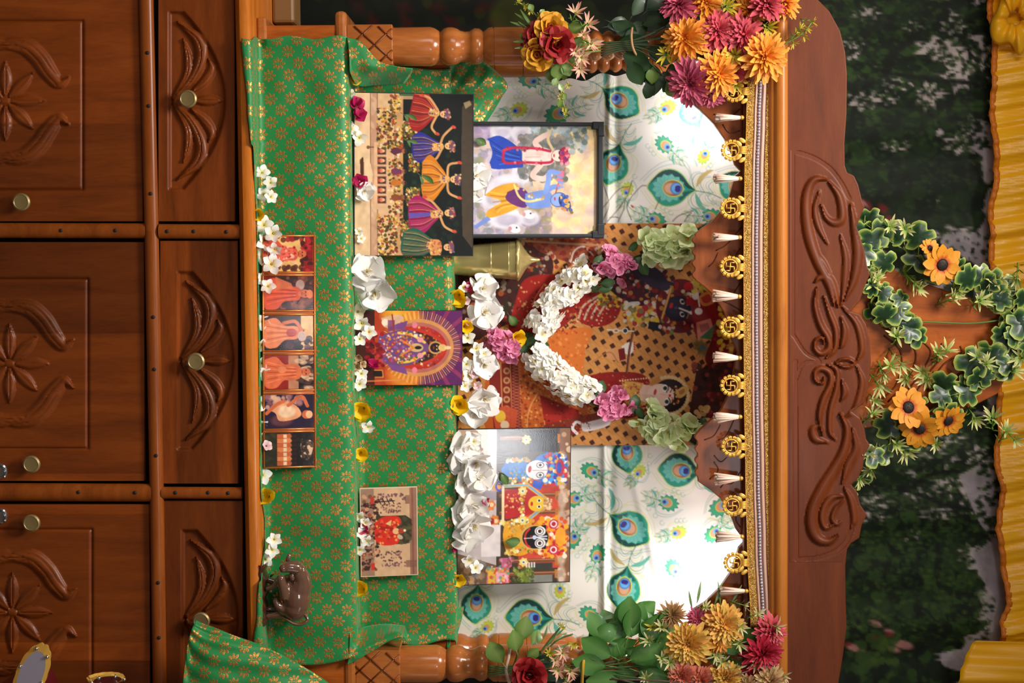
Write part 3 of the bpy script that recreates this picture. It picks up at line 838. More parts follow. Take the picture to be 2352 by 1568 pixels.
def bow_pt(u, v):
    a = 2 * PI * u
    x = 2330 + (16 + 34 * v) * math.cos(a) * (1 + .25 * math.sin(3 * a)); p = 40 + (16 + 60 * v) * math.sin(a) * (1 + .2 * math.cos(5 * a))
    w = W(x, p, 0.70 - 0.02 * math.sin(PI * v) + 0.006 * math.sin(9 * a)); return w, (1, 1, 1)
b = MB(); grid(b, 60, 8, bow_pt); o = b.build('gathered_rosette', M_SATIN, val); o.modifiers.new('cloth', 'SOLIDIFY').thickness = 0.0015
# ================================================================ peacock-feather cloth hung at the back
cv = Cv(1035, 1730, 165, 1500, 2.0, (226, 222, 214))
def feather(cx, cy, ang, s, kind='small'):
    t = math.radians(ang); e1 = (math.cos(t), math.sin(t)); e2 = (-e1[1], e1[0])
    def P(u, v): return (cx + s * (u * e1[0] + v * e2[0]), cy + s * (u * e1[1] + v * e2[1]))
    ln = (96, 150, 132); yl = (186, 200, 96); dk = (40, 92, 84)
    q = 1.0 if kind == 'big' else 1.25
    # loose barbs around the eye and along the quill
    for k, (a0, b0, sg) in enumerate(((1.1, .12, 1), (1.1, .12, -1), (1.2, .3, 1), (1.2, .3, -1))):
        cv.line([P(1.2 * q, 0), P(.7 * q, sg * (1.0 + .12 * k)), P(-.1, sg * (1.12 + .12 * k)), P(-.9, sg * (.8 + .1 * k)), P(-1.4 - .1 * k, sg * .25)], 1.3, ln if k % 2 else yl, .55, 14)
    L = 2.6 if kind == 'big' else 3.0
    cv.line([P(.9, 0), P(1.6, .05), P(L * .8, .12), P(L, .3)], 1.7, dk if kind == 'big' else ln, .8, 12)
    n = 9
    for k in range(n):
        u = 1.15 + (L - 1.3) * k / n; w = .75 * (1 - .55 * k / n) * (1.15 if kind == 'big' else 1)
        for sg in (1, -1):
            cv.line([P(u, .05), P(u - .25, sg * w * .5), P(u - .1, sg * w), P(u + .25, sg * (w + .12))], 1.3, (ln, dk, yl)[k % 3], .6, 8)
    # coloured plume curls beside the quill
    for sg, c in ((1, (66, 160, 140)), (-1, (176, 150, 80) if kind == 'big' else (70, 160, 130))):
        m = 1.25 if kind == 'big' else 1.0
        cv.poly([P(1.25, sg * .12), P(1.35, sg * .55 * m), P(1.75, sg * .85 * m), P(2.1, sg * .9 * m), P(1.7, sg * .62 * m), P(1.5, sg * .35 * m)], c, .8, sm=18)
    for k in range(3):
        a, b0 = P(-1.3 + .5 * k, 1.25 + .1 * k); cv.line([(a + 5 * math.cos(z), b0 + 5 * math.sin(z)) for z in np.linspace(0, 5, 9)], 1.2, ln, .55)
    if kind == 'big':
        out = [(1.25, 0), (.9, .28), (.5, .72), (-.1, .95), (-.6, .82), (-.95, .42), (-1.25, .05), (-1.0, -.4), (-.55, -.86), (0, -.96), (.5, -.74), (.9, -.26)]
        cv.poly([P(u * 1.06, v * 1.06) for u, v in out], (176, 196, 90), .8, sm=48)
        cv.poly([P(*p) for p in out], (36, 146, 124), 1, sm=48)
        cv.poly([P(1.25, 0), P(.85, -.3), P(.45, -.72), P(-.1, -.95), P(-.7, -.75), P(-1.2, -.1), P(-.8, -.45), P(-.2, -.68), P(.4, -.5), P(.8, -.1)], (22, 62, 62), .95, sm=40)
        cv.poly([P(1.25, 0), P(.85, .26), P(.5, .6), P(.55, .2)], (26, 84, 80), .9, sm=20)
        a, b0 = P(-.15, 0); cv.ell(a, b0, s * .8, s * .68, (112, 188, 178), ang, .95, None, .2, 13)
        for k in range(9):
            z = PI * (0.5 + k / 8.0); cv.line([P(-.3 + .2 * math.cos(z), .25 * math.sin(z)), P(-.15 + .78 * math.cos(z), .74 * math.sin(z))], 1.4, (70, 160, 150), .6)
        cv.ell(*P(.08, 0), s * .56, s * .45, (206, 208, 84), ang)
        cv.ell(*P(.07, 0), s * .51, s * .40, (150, 88, 56), ang)
        cv.ell(*P(-.05, .02), s * .36, s * .30, (214, 168, 136), ang, .9, s * .14)
        cv.ell(*P(.24, 0), s * .31, s * .31, (64, 132, 200), ang); cv.ell(*P(.26, 0), s * .25, s * .25, (104, 168, 226), ang)
        cv.ell(*P(.33, .05), s * .15, s * .13, (46, 42, 128)); cv.ell(*P(.33, -.06), s * .15, s * .12, (46, 42, 128))
    else:
        col, rim = ((190, 206, 70), (150, 180, 60)) if kind == 'small' else ((60, 160, 120), (40, 120, 100))
        cv.ell(*P(-.1, 0), s * 1.0, s * .78, rim, ang, 1, None, .3, 11); cv.ell(*P(-.08, 0), s * .92, s * .7, col, ang, 1, None, .28, 11)
        cv.ell(*P(.12, 0), s * .62, s * .5, (206, 208, 84), ang); cv.ell(*P(.12, 0), s * .55, s * .44, (206, 146, 104), ang)
        cv.ell(*P(.32, 0), s * .34, s * .34, (100, 164, 220), ang); cv.ell(*P(.36, 0), s * .17, s * .16, (44, 46, 120))
for f in ((1425, 232, 215, 40, 'big'), (1408, 377, -72, 39, 'big'), (1543, 432, 5, 44, 'big'), (1690, 430, 30, 36, 'big'), (1590, 262, 60, 30, 'big'),
          (1527, 333, 40, 22, 'mid'), (1617, 358, -65, 17, 'small'), (1190, 252, 160, 20, 'small'), (1282, 262, -20, 28, 'mid'), (1440, 437, 110, 17, 'small'), (1532, 248, 150, 20, 'small'), (1505, 505, 200, 22, 'mid'), (1632, 497, 180, 22, 'mid'), (1218, 180, 30, 26, 'mid'),
          (1440, 1040, -95, 36, 'big'), (1562, 1080, 5, 40, 'big'), (1444, 1212, 215, 43, 'big'), (1433, 1350, -80, 40, 'big'), (1216, 1418, 2, 44, 'big'), (1094, 1386, -85, 36, 'big'),
          (1358, 1082, 25, 22, 'mid'), (1468, 1084, 130, 16, 'small'), (1534, 1155, 195, 22, 'mid'), (1556, 1222, 165, 18, 'small'), (1372, 1274, 105, 22, 'mid'), (1548, 1306, 60, 22, 'mid'), (1354, 1411, 25, 22, 'mid'), (1118, 1440, 140, 16, 'small'), (1316, 1238, -60, 22, 'mid'), (1318, 1146, -20, 22, 'mid'), (1312, 1486, -20, 18, 'mid'), (1640, 1225, -40, 22, 'mid'), (1286, 1355, -90, 16, 'small'), (1655, 1165, -30, 24, 'mid')):
    feather(*f)
for p in ([(1385, 505), (1398, 470), (1388, 430), (1380, 400)], [(1395, 508), (1420, 480), (1440, 450), (1452, 415)], [(1420, 508), (1432, 480), (1436, 455)], [(1382, 480), (1420, 436), (1445, 428)], [(1450, 505), (1440, 470), (1470, 430), (1484, 426)], [(1545, 508), (1560, 495), (1592, 484)], [(1572, 508), (1580, 496), (1588, 488)], [(1505, 480), (1512, 465), (1518, 450)], [(1400, 500), (1412, 498), (1420, 500)]):
    cv.line(p, 1.8, (92, 74, 66), .85, 12)
cv.ell(1452, 474, 2, 4, (190, 40, 40), -40)
def pk_pt(x, p):
    v = W(x, p, YB)
    d = 0.0035 * math.sin(p * .035 + 1.2 * math.sin(x * .011)) + 0.003 * math.sin(x * .03 + p * .012)
    if p < 520: d += -0.006 * math.exp(-((x - 1398 + 0.02 * (p - 350)) / 7) ** 2) + .004 * math.exp(-((x - 1415) / 9) ** 2)
    if p > 1000: d += -0.007 * math.exp(-((x - 1388) / 7) ** 2) + .004 * math.exp(-((x - 1404) / 9) ** 2)
    if p > 1000: d += -0.004 * math.exp(-((x - 1480 - .25 * (p - 1200)) / 10) ** 2)
    e = 178 + 8 * math.sin(x * .03) + 5 * math.sin(x * .09)
    v.y += d
    if p < 200: v.z += 0; v.x += max(0, (e - 165) * (200 - p) / 35) * .001
    return v
o = to_mesh(cv, 'feather_print_cloth', M_FEATHER, pk_pt)
tag(o, 'cream cloth printed with green peacock feathers hung across the back of the shrine', 'cloth')

# ================================================================ prints
GOLD = (222, 168, 92); SKIN = (226, 170, 110)
# ---- large poster behind the flower garland
P0 = Sheet('devotional_poster', 'large poster of two draped figures before a woven cane lattice', 1052, 1712, 512, 1021, 0.318, 0.318, cat='poster')
P0.board(0.008, M_EDGE)
cv = Cv(1052, 1712, 512, 1021, 1.7, (208, 142, 76))
for i in range(-40, 60):               # cane strips
    for k in (0, 1):
        pass
for a in range(-30, 60):
    for b_ in range(-30, 60):
        x = 1405 + 21.5 * a + 4.5 * b_; y = 521 + 9.5 * a + 29 * b_
        if 1040 < x < 1720 and 505 < y < 1030:
            cv.line([(x - 22, y - 2), (x - 6, y + 12)], 1.2, (150, 92, 46), .6); cv.line([(x + 4, y - 14), (x + 22, y + 4)], 1.2, (226, 176, 110), .5)
            cv.poly([(x - 7.2, y - 2), (x + 1.4, y - 7.4), (x + 7.2, y + 2), (x - 1.4, y + 7.4)], (74, 36, 26))
cv.shade(.12, 60)
RED = (150, 30, 24); MAR = (88, 22, 22); ORG = (206, 110, 44)
cv.poly([(1052, 512), (1190, 512), (1230, 560), (1270, 600), (1250, 680), (1200, 720), (1130, 760), (1052, 780)], (60, 26, 26), .95, sm=40)
cv.dots(1060, 1250, 520, 760, 260, (2, 7), [(120, 30, 26), (90, 100, 70), (150, 130, 110), (70, 30, 40), (180, 90, 40), (40, 50, 30)], .8)
cv.poly([(1210, 520), (1330, 520), (1400, 560), (1380, 620), (1300, 600), (1230, 570)], (140, 60, 40), .8, sm=30)
cv.dots(1200, 1390, 525, 620, 160, (2, 6), [(150, 34, 30), (196, 120, 70), (110, 40, 34), (216, 190, 160), (90, 40, 40)], .75)
cv.line([(1200, 552), (1300, 558), (1380, 562), (1455, 566)], 5, (190, 140, 100), .9, 12)
for c in ([(1310, 600), (1318, 575), (1340, 565), (1365, 590), (1375, 606)], [(1300, 610), (1310, 640), (1350, 625)], [(1380, 575), (1400, 560), (1420, 575), (1440, 590)]): cv.line(c, 4, (224, 210, 196), .85, 14)
cv.poly([(1180, 700), (1205, 640), (1270, 628), (1330, 640), (1330, 700), (1290, 750), (1220, 770), (1170, 760)], RED, 1, sm=40)
cv.dots(1190, 1320, 640, 750, 80, (1.5, 3.5), [(214, 160, 100), (190, 80, 50), (110, 20, 20)], .85)
cv.poly([(1320, 690), (1340, 672), (1395, 670), (1425, 690), (1415, 730), (1375, 748), (1330, 735)], (150, 28, 24), 1, sm=30)
for k in range(4): cv.line([(1326 + 16 * k, 735 - 4 * k), (1340 + 16 * k, 700), (1372 + 12 * k, 678)], 5, (206, 190, 160), .85, 12)
cv.dots(1375, 1425, 668, 700, 40, (3, 6), [(224, 190, 50), (210, 170, 40), (110, 110, 50)], .9)
cv.poly([(1090, 780), (1190, 770), (1290, 755), (1360, 752), (1345, 800), (1330, 860), (1250, 850), (1170, 830)], ORG, 1, sm=40)
cv.dots(1180, 1350, 760, 850, 160, (1.5, 4), [(230, 150, 80), (180, 80, 30), (200, 90, 40)], .7)
# right figure's patterned skirt
cv.poly([(1120, 830), (1160, 812), (1260, 850), (1330, 900), (1350, 960), (1290, 1000), (1150, 1005), (1110, 960)], (190, 92, 38), 1, sm=40)
cv.dots(1190, 1330, 850, 995, 420, (1.3, 3.4), [(226, 158, 84), (150, 60, 30), (214, 130, 60), (120, 44, 24)], .85)
for k in range(3): cv.line([(1210 + 40 * k, 990), (1216 + 40 * k, 940), (1236 + 40 * k, 900)], 3, (232, 178, 100), .7, 8)
cv.poly([(1120, 832), (1190, 832), (1200, 1000), (1136, 1000)], (126, 36, 28))
cv.line([(1150, 832), (1156, 1000)], 3, (200, 130, 80)); cv.line([(1172, 832), (1178, 1000)], 2, (200, 130, 80))
for k in range(7): cv.ell(1164, 850 + 22 * k, 8, 8, (196, 150, 96), 0, .9); cv.ell(1164, 850 + 22 * k, 4, 4, (140, 50, 40))
for k in range(24):
    cv.line([(1178, 834 + 7 * k), (1196, 840 + 7 * k)], 1.3, (206, 140, 100), .8); cv.line([(1178, 840 + 7 * k), (1196, 834 + 7 * k)], 1.3, (206, 140, 100), .8)
cv.poly([(1130, 940), (1160, 930), (1190, 940), (1185, 985), (1140, 990)], (196, 80, 50), .9); cv.ell(1150, 955, 12, 14, (226, 178, 60)); cv.ell(1160, 975, 10, 10, (220, 190, 160))
cv.poly([(1240, 905), (1290, 925), (1330, 940), (1340, 985), (1310, 1000), (1250, 960)], RED, 1); cv.poly([(1250, 950), (1290, 950), (1290, 985), (1255, 985)], (170, 44, 34), 1)
cv.poly([(1250, 975), (1330, 955), (1400, 940), (1420, 960), (1330, 985), (1240, 1005)], (120, 50, 34), .9)
cv.poly([(1335, 972), (1395, 958), (1400, 975), (1345, 990)], (238, 226, 226), 1, sm=16); cv.line([(1345, 975), (1325, 968), (1316, 982), (1326, 994)], 7, (240, 228, 228), 1, 12)
cv.poly([(1345, 862), (1400, 852), (1470, 855), (1495, 880), (1490, 935), (1440, 960), (1380, 940), (1350, 900)], (138, 26, 22), 1, sm=36)
cv.poly([(1430, 872), (1480, 880), (1490, 920), (1450, 935), (1430, 905)], (206, 150, 70), 1, sm=24); cv.dots(1432, 1485, 878, 930, 50, (1, 2.5), [(150, 60, 40), (240, 200, 120)], .8)
for k in range(12): cv.ell(1425 + 6 * k, 872 - .6 * k, 2, 2, (226, 196, 150)); cv.ell(1430 + 5 * k, 940 - .5 * k, 2, 2, (226, 196, 150))
DK = [(110, 24, 22), (176, 44, 30), (70, 20, 22), (206, 130, 70), (150, 34, 26), (90, 60, 40)]
cv.dots(1180, 1330, 625, 770, 420, (1, 3), DK, .8, lambda x, y: y < 770 - .2 * (1330 - x) and y > 700 - .55 * (x - 1170))
cv.dots(1325, 1425, 672, 745, 160, (1, 2.6), DK + [(224, 206, 180)], .8, lambda x, y: ((x - 1372) / 50) ** 2 + ((y - 709) / 38) ** 2 < 1)
for k in range(5): cv.line([(1230 + 14 * k, 735 - 6 * k), (1226 + 22 * k, 690), (1250 + 20 * k, 650)], 2.2, (206, 150, 90), .7, 12)
cv.dots(1330, 1500, 560, 660, 260, (1.5, 4), DK + [(40, 24, 30), (214, 200, 184), (60, 50, 60)], .85, lambda x, y: y > 560 + .25 * (x - 1330))
cv.dots(1240, 1360, 900, 1000, 160, (1, 2.6), DK, .8)
cv.dots(1345, 1490, 856, 950, 200, (1, 2.4), [(170, 40, 30), (110, 20, 20), (214, 150, 80)], .7, lambda x, y: y > 856 + .1 * abs(x - 1420))
# lattice-side arm, hand and staff
cv.poly([(1390, 800), (1430, 796), (1450, 812), (1440, 826), (1400, 822)], (214, 150, 100), 1, sm=20); cv.poly([(1428, 792), (1450, 782), (1456, 800), (1446, 812), (1430, 806)], (240, 226, 216), 1, sm=20)
for k in range(4): cv.line([(1436, 788 + 5 * k), (1456, 784 + 5 * k)], 3, (244, 232, 224)); cv.ell(1457, 784 + 5 * k, 2, 1.6, (190, 40, 40))
cv.poly([(1420, 800), (1434, 796), (1438, 822), (1424, 826)], (120, 26, 22)); cv.line([(1440, 855), (1446, 800), (1455, 752)], 5, (84, 44, 34)); cv.line([(1441, 855), (1447, 800), (1455, 752)], 1.5, (160, 96, 70))
cv.line([(1395, 755), (1455, 758)], 3, (230, 224, 216)); cv.ell(1415, 757, 7, 5, (230, 224, 216)); cv.ell(1415, 757, 4, 2.6, (170, 110, 70)); cv.ell(1436, 757, 7, 7, (230, 224, 216)); cv.ell(1436, 757, 4.5, 4.5, (50, 56, 70))
cv.line([(1360, 830), (1400, 806), (1420, 830)], 3, (170, 110, 60), .8, 8)
# dark-faced figure
cv.poly([(1380, 640), (1420, 612), (1470, 610), (1520, 625), (1530, 660), (1480, 700), (1420, 680)], (70, 26, 34), 1, sm=36)
cv.dots(1385, 1530, 615, 700, 150, (2, 6), [(150, 34, 36), (214, 200, 184), (110, 26, 34), (40, 30, 44), (190, 120, 60)], .85)
cv.poly([(1440, 600), (1500, 610), (1530, 640), (1520, 660), (1470, 640)], (52, 40, 60), 1, sm=24)
cv.dots(1430, 1510, 690, 745, 70, (3, 7), [(222, 190, 60), (226, 216, 200), (180, 40, 50), (130, 120, 70)], .9); cv.line([(1436, 705), (1445, 696), (1465, 694)], 9, (226, 216, 206), .9, 8)
cv.poly([(1490, 735), (1525, 740), (1520, 760), (1488, 752)], (34, 26, 40), 1)
cv.ell(1562, 700, 56, 62, (104, 24, 30)); cv.dots(1515, 1625, 645, 765, 120, (3, 7), [(150, 30, 30), (214, 196, 180), (196, 140, 50), (120, 130, 70), (110, 20, 26)], .9)
cv.ell(1556, 706, 31, 29, (36, 28, 46), 8); cv.ell(1552, 702, 22, 21, (56, 46, 72), 0, .8, 10)
for y in (690, 719): cv.ell(1566, y, 7, 5, (222, 214, 210), 60); cv.ell(1567, y, 4, 3.4, (24, 18, 26)); cv.line([(1578, y - 9), (1581, y), (1577, y + 9)], 2, (196, 150, 90), .9)
cv.ell(1541, 699, 4, 7, (196, 50, 46), 20); cv.ell(1552, 704, 5, 3, (84, 72, 104)); cv.line([(1560, 705), (1588, 716)], 4, (226, 214, 206)); cv.ell(1586, 715, 4, 4, (232, 222, 214))
cv.line([(1540, 660), (1520, 728)], 6, (186, 120, 60)); cv.line([(1540, 660), (1520, 728)], 2, (232, 190, 110))
cv.ell(1526, 655, 12, 10, (56, 46, 66)); cv.line([(1512, 640), (1544, 650)], 8, (50, 42, 60))
cv.poly([(1585, 690), (1640, 670), (1655, 720), (1640, 770), (1600, 770)], (140, 24, 26), 1, sm=24)
for c in ([(1600, 680), (1630, 665), (1640, 690), (1615, 700)], [(1600, 745), (1630, 735), (1636, 770), (1606, 785)]): cv.poly(c, (224, 140, 76), 1, sm=24); cv.poly([(sum(p[0] for p in c) / 4 + (p[0] - sum(q[0] for q in c) / 4) * .6, sum(p[1] for p in c) / 4 + (p[1] - sum(q[1] for q in c) / 4) * .6) for p in c], (190, 60, 50), 1, sm=20)
cv.poly([(1598, 738), (1632, 728), (1640, 756), (1604, 776)], (214, 130, 110)); cv.poly([(1606, 744), (1626, 738), (1630, 752), (1610, 762)], (170, 90, 90))
cv.line([(1584, 672), (1600, 676), (1606, 700)], 4, (236, 226, 214), 1, 8); cv.ell(1604, 712, 9, 8, (238, 230, 226)); cv.ell(1596, 676, 8, 10, (236, 226, 222)); cv.ell(1580, 655, 11, 10, (180, 28, 32)); cv.ell(1584, 690, 10, 9, (168, 24, 30))
for k in range(9): cv.line([(1610, 772), (1648, 738 + 5 * k)], 2.6, (50, 100, 66) if k % 2 else (70, 124, 80), .95)
cv.ell(1612, 795, 22, 14, (110, 100, 60), 40, .8, 6, .4, 9); cv.ell(1614, 796, 6, 5, (40, 110, 150))
for k in range(7): cv.line([(1614, 796), (1600 + 7 * k, 822 - abs(k - 3) * 2)], 1.4, (120, 90, 66), .8)
cv.poly([(1640, 660), (1712, 640), (1712, 770), (1665, 790), (1640, 830), (1620, 820), (1645, 740)], (110, 18, 22), .95, sm=30)
cv.dots(1640, 1712, 650, 830, 80, (3, 7), [(140, 24, 28), (90, 14, 20), (170, 34, 36)], .8)
cv.dots(1650, 1690, 690, 800, 90, (3, 6), [(220, 186, 50), (200, 160, 40), (232, 206, 90)], .9)
cv.dots(1590, 1635, 640, 668, 40, (3, 6), [(200, 190, 60), (120, 140, 60), (226, 200, 90)], .9)
cv.poly([(1600, 850), (1660, 820), (1712, 830), (1712, 1021), (1600, 1021), (1585, 960)], (56, 26, 24), .95, sm=30)
cv.dots(1590, 1712, 830, 1020, 150, (3, 8), [(110, 22, 26), (40, 26, 24), (150, 60, 50), (60, 40, 34)], .8); cv.dots(1600, 1630, 930, 980, 30, (3, 7), [(214, 176, 120), (190, 150, 90)], .9)
# fair-faced figure
cv.ell(1530, 904, 46, 44, (190, 130, 70)); cv.ell(1540, 906, 40, 38, (40, 26, 26))
for k in range(22): z = -1.9 + k * .175; cv.ell(1536 + 46 * math.cos(z), 906 + 43 * math.sin(z), 4.5, 4.5, (222, 190, 140))
cv.poly([(1478, 880), (1506, 888), (1506, 918), (1480, 922), (1470, 900)], (228, 186, 168), 1, sm=20)
cv.ell(1519, 905, 31, 26, (238, 200, 184), 8); cv.ell(1512, 894, 16, 12, (244, 214, 200), 0, .7, 8)
for y, d in ((889, 0), (920, 4)):
    cv.ell(1529 + d, y, 6, 8.5, (250, 240, 236)); cv.ell(1529 + d, y, 5, 5, (70, 90, 90)); cv.ell(1529 + d, y, 2.6, 2.6, (20, 16, 20)); cv.line([(1533 + d, y - 9), (1537 + d, y), (1532 + d, y + 9)], 2.2, (40, 26, 30), 1, 8); cv.line([(1541 + d, y - 9), (1545 + d, y), (1541 + d, y + 9)], 2, (50, 34, 34), 1, 8)
cv.ell(1506, 898, 3.2, 7, (204, 58, 58), 12); cv.line([(1530, 904), (1517, 902)], 2, (220, 170, 150), .8); cv.ell(1540, 906, 3, 3, (190, 30, 40))
cv.dots(1546, 1560, 885, 925, 24, (1.5, 3), [(240, 206, 140), (150, 40, 40)], .9)
cv.poly([(1552, 896), (1572, 884), (1582, 892), (1574, 906), (1560, 912)], (214, 166, 90), 1, sm=20); cv.poly([(1560, 896), (1572, 890), (1574, 898), (1564, 904)], (170, 110, 60), 1, sm=16)
cv.img *= .96
P0.print(cv, M_PRINTM)
# ---- painting in a black plastic frame
P2 = Sheet('framed_painting', 'black framed painting of two garlanded youths among pale cattle', 1052, 1381, 281, 545, 0.215, 0.262, skew=1)
P2.board(0.006, M_EDGE)
cv = Cv(1052, 1381, 281, 545, 1.5, (196, 186, 206))
cv.rect(1210, 1381, 281, 545, (236, 206, 156)); cv.dots(1230, 1381, 290, 545, 160, (8, 22), [(244, 218, 150), (240, 190, 140), (224, 190, 180), (250, 226, 170), (206, 180, 190)], .45, ang=90)
cv.dots(1052, 1220, 281, 545, 420, (4, 12), [(206, 190, 200), (150, 140, 170), (196, 170, 150), (170, 150, 140), (120, 130, 150), (140, 150, 110), (220, 206, 210)], .6)
cv.dots(1215, 1345, 283, 390, 360, (3, 8), [(110, 130, 140), (150, 170, 186), (90, 110, 110), (180, 196, 206), (130, 140, 120), (200, 206, 200)], .7, lambda x, y: y < 372 - .2 * (x - 1215))
cv.dots(1210, 1260, 470, 545, 140, (4, 9), [(140, 130, 150), (190, 160, 170), (150, 140, 110)], .6)
for (x, y, a, b_) in ((1150, 300, 26, 20), (1196, 305, 24, 22), (1195, 395, 22, 26), (1170, 425, 46, 26), (1160, 500, 44, 26), (1214, 500, 24, 18), (1130, 450, 30, 30), (1205, 450, 18, 20)):
    cv.ell(x, y, a, b_, (224, 220, 232), 0, .9, 6); cv.ell(x + 3, y + 5, a * .6, b_ * .5, (176, 166, 190), 0, .6, 6)
for (x, y) in ((1200, 320), (1212, 492), (1180, 525)): cv.ell(x, y, 14, 10, (236, 232, 240), 20); cv.ell(x + 5, y - 2, 2, 2, (40, 34, 50)); cv.ell(x - 10, y, 4, 5, (210, 150, 160))
cv.rect(1084, 1125, 281, 340, (170, 140, 190), .5)
cv.dots(1195, 1300, 312, 412, 260, (4, 9), [(120, 122, 124), (96, 104, 100), (146, 140, 132), (110, 104, 100)], .7)
cv.dots(1190, 1310, 425, 490, 90, (4, 8), [(206, 180, 150), (190, 160, 140)], .6)
BLU = (40, 72, 176)
cv.poly([(1118, 318), (1150, 312), (1195, 345), (1200, 380), (1190, 384), (1140, 388), (1122, 380), (1130, 350)], BLU, 1, sm=36)
for k in range(6): cv.line([(1126 + 4 * k, 322 + 11 * k), (1160, 345 + 6 * k), (1192, 356 + 4 * k)], 2, (86, 124, 220) if k % 2 else (24, 44, 130), .7, 8)
cv.poly([(1085, 330), (1122, 322), (1126, 340), (1088, 342)], (228, 200, 190), .9); cv.poly([(1088, 378), (1124, 374), (1128, 388), (1090, 386)], (226, 196, 186), .9)
cv.poly([(1198, 346), (1240, 338), (1262, 343), (1275, 360), (1262, 377), (1225, 378), (1200, 372)], (244, 220, 212), 1, sm=30)
cv.line([(1205, 360), (1240, 359)], 2, (206, 170, 160), .8); cv.ell(1238, 350, 9, 7, (226, 196, 186), 0, .8, 4)
cv.line([(1240, 342), (1228, 326), (1246, 312), (1256, 308)], 13, (234, 202, 192), 1, 12); cv.line([(1262, 300), (1257, 320), (1270, 345)], 6, (226, 196, 150), 1, 6)
cv.line([(1240, 378), (1222, 402), (1245, 410), (1262, 400)], 13, (234, 200, 190), 1, 12)
cv.line([(1155, 345), (1158, 372), (1200, 372), (1260, 372), (1268, 360)], 6, (186, 40, 70), 1, 20); cv.line([(1155, 345), (1180, 338), (1230, 340), (1262, 346)], 6, (190, 46, 78), 1, 20)
cv.dots(1150, 1265, 336, 376, 50, (2, 3.5), [(206, 60, 90), (160, 30, 60), (230, 120, 140)], .8, lambda x, y: abs(y - 341) < 4 or abs(y - 372) < 5)
cv.line([(1262, 356), (1276, 356)], 12, (236, 206, 196)); cv.ell(1282, 356, 17, 15, (120, 90, 90)); cv.ell(1281, 356, 15, 13.5, (246, 218, 206)); cv.ell(1294, 356, 11, 20, (170, 40, 66), 0); cv.dots(1284, 1305, 338, 376, 34, (2.5, 4.5), [(196, 60, 90), (226, 150, 160), (120, 40, 110)], .9)
for y in (350, 361): cv.ell(1283, y, 1.6, 3, (50, 40, 60))
cv.ell(1271, 356, 2, 4, (190, 70, 80))
YEL = (220, 158, 50)
cv.poly([(1112, 448), (1140, 428), (1180, 420), (1196, 440), (1196, 470), (1160, 490), (1120, 500), (1118, 484), (1150, 462)], YEL, 1, sm=40)
for k in range(7): cv.line([(1122 + 3 * k, 440 + 8 * k), (1155, 446 + 5 * k), (1190, 440 + 5 * k)], 2.2, (176, 104, 30) if k % 2 else (244, 200, 90), .7, 8)
cv.poly([(1164, 440), (1196, 430), (1214, 450), (1206, 476), (1178, 470), (1160, 456)], (92, 40, 120), .9, sm=24)
cv.poly([(1086, 520), (1118, 496), (1126, 504), (1092, 526)], (120, 140, 206), 1)
SB = (120, 150, 220)
cv.poly([(1205, 444), (1250, 436), (1268, 452), (1256, 474), (1222, 478), (1206, 468)], SB, 1, sm=30)
cv.line([(1258, 470), (1236, 470), (1244, 446), (1266, 430), (1280, 428)], 12, SB, 1, 16); cv.line([(1252, 440), (1258, 414), (1262, 394), (1286, 398)], 12, (128, 158, 224), 1, 14)
cv.line([(1274, 446), (1280, 424), (1297, 384)], 3, (170, 96, 60)); cv.dots(1276, 1292, 390, 436, 14, (3, 5), [(128, 158, 224), (226, 120, 150)], .8)
cv.line([(1180, 424), (1190, 450), (1210, 462), (1245, 456)], 5, (236, 214, 140), 1, 16); cv.dots(1176, 1250, 420, 464, 40, (2, 3.5), [(246, 226, 160), (200, 150, 70)], .8, lambda x, y: abs(y - (424 + (x - 1176) * .5)) < 8)
cv.ell(1282, 458, 19, 17, (70, 80, 140), -20); cv.ell(1281, 458, 17, 15, (142, 172, 232), -20); cv.ell(1296, 466, 12, 20, (54, 60, 130), -30); cv.dots(1284, 1310, 446, 484, 34, (2.5, 4.5), [(230, 190, 80), (60, 90, 180), (230, 140, 60)], .9)
for y in (454, 465): cv.ell(1284 + (y - 454) * .3, y, 1.6, 3.2, (40, 40, 70))
cv.ell(1273, 456, 1.8, 4, (190, 60, 80)); cv.line([(1304, 478), (1312, 488)], 2, (120, 90, 40)); cv.ell(1312, 488, 4, 3, (130, 100, 40))
cv.shade(.07, 14)
P2.print(cv, M_PRINT)
fr = [('frame_rail', -.5, 1.5, 9, 0)]
def rail(S_, a0, a1, b0, b1, name, th=0.012):
    b = MB(); box(b, a0, a1, b0, b1, -0.004, th); return b.build(name, M_BLACK, S_.root, False, local=True, bevel=0.003)
w2, h2 = P2.w / 2, P2.h; q = 0.0078
rail(P2, -w2 - .002, -w2 + q, -.002, h2 + .002, 'frame_rail'); rail(P2, w2 - q, w2 + .002, -.002, h2 + .002, 'frame_rail'); rail(P2, -w2, w2, h2 - q - .004, h2 + .003, 'frame_rail'); rail(P2, -w2, w2, -.003, q, 'frame_rail')
for sx in (-1, 1):
    rail(P2, sx * (w2 - .006) - .0095, sx * (w2 - .006) + .0095, h2 - .026, h2 + .005, 'corner_clip', .014)
    rail(P2, sx * (w2 - .018) - .0145, sx * (w2 - .018) + .0145, h2 - .013, h2 + .0055, 'corner_clip', .0145)
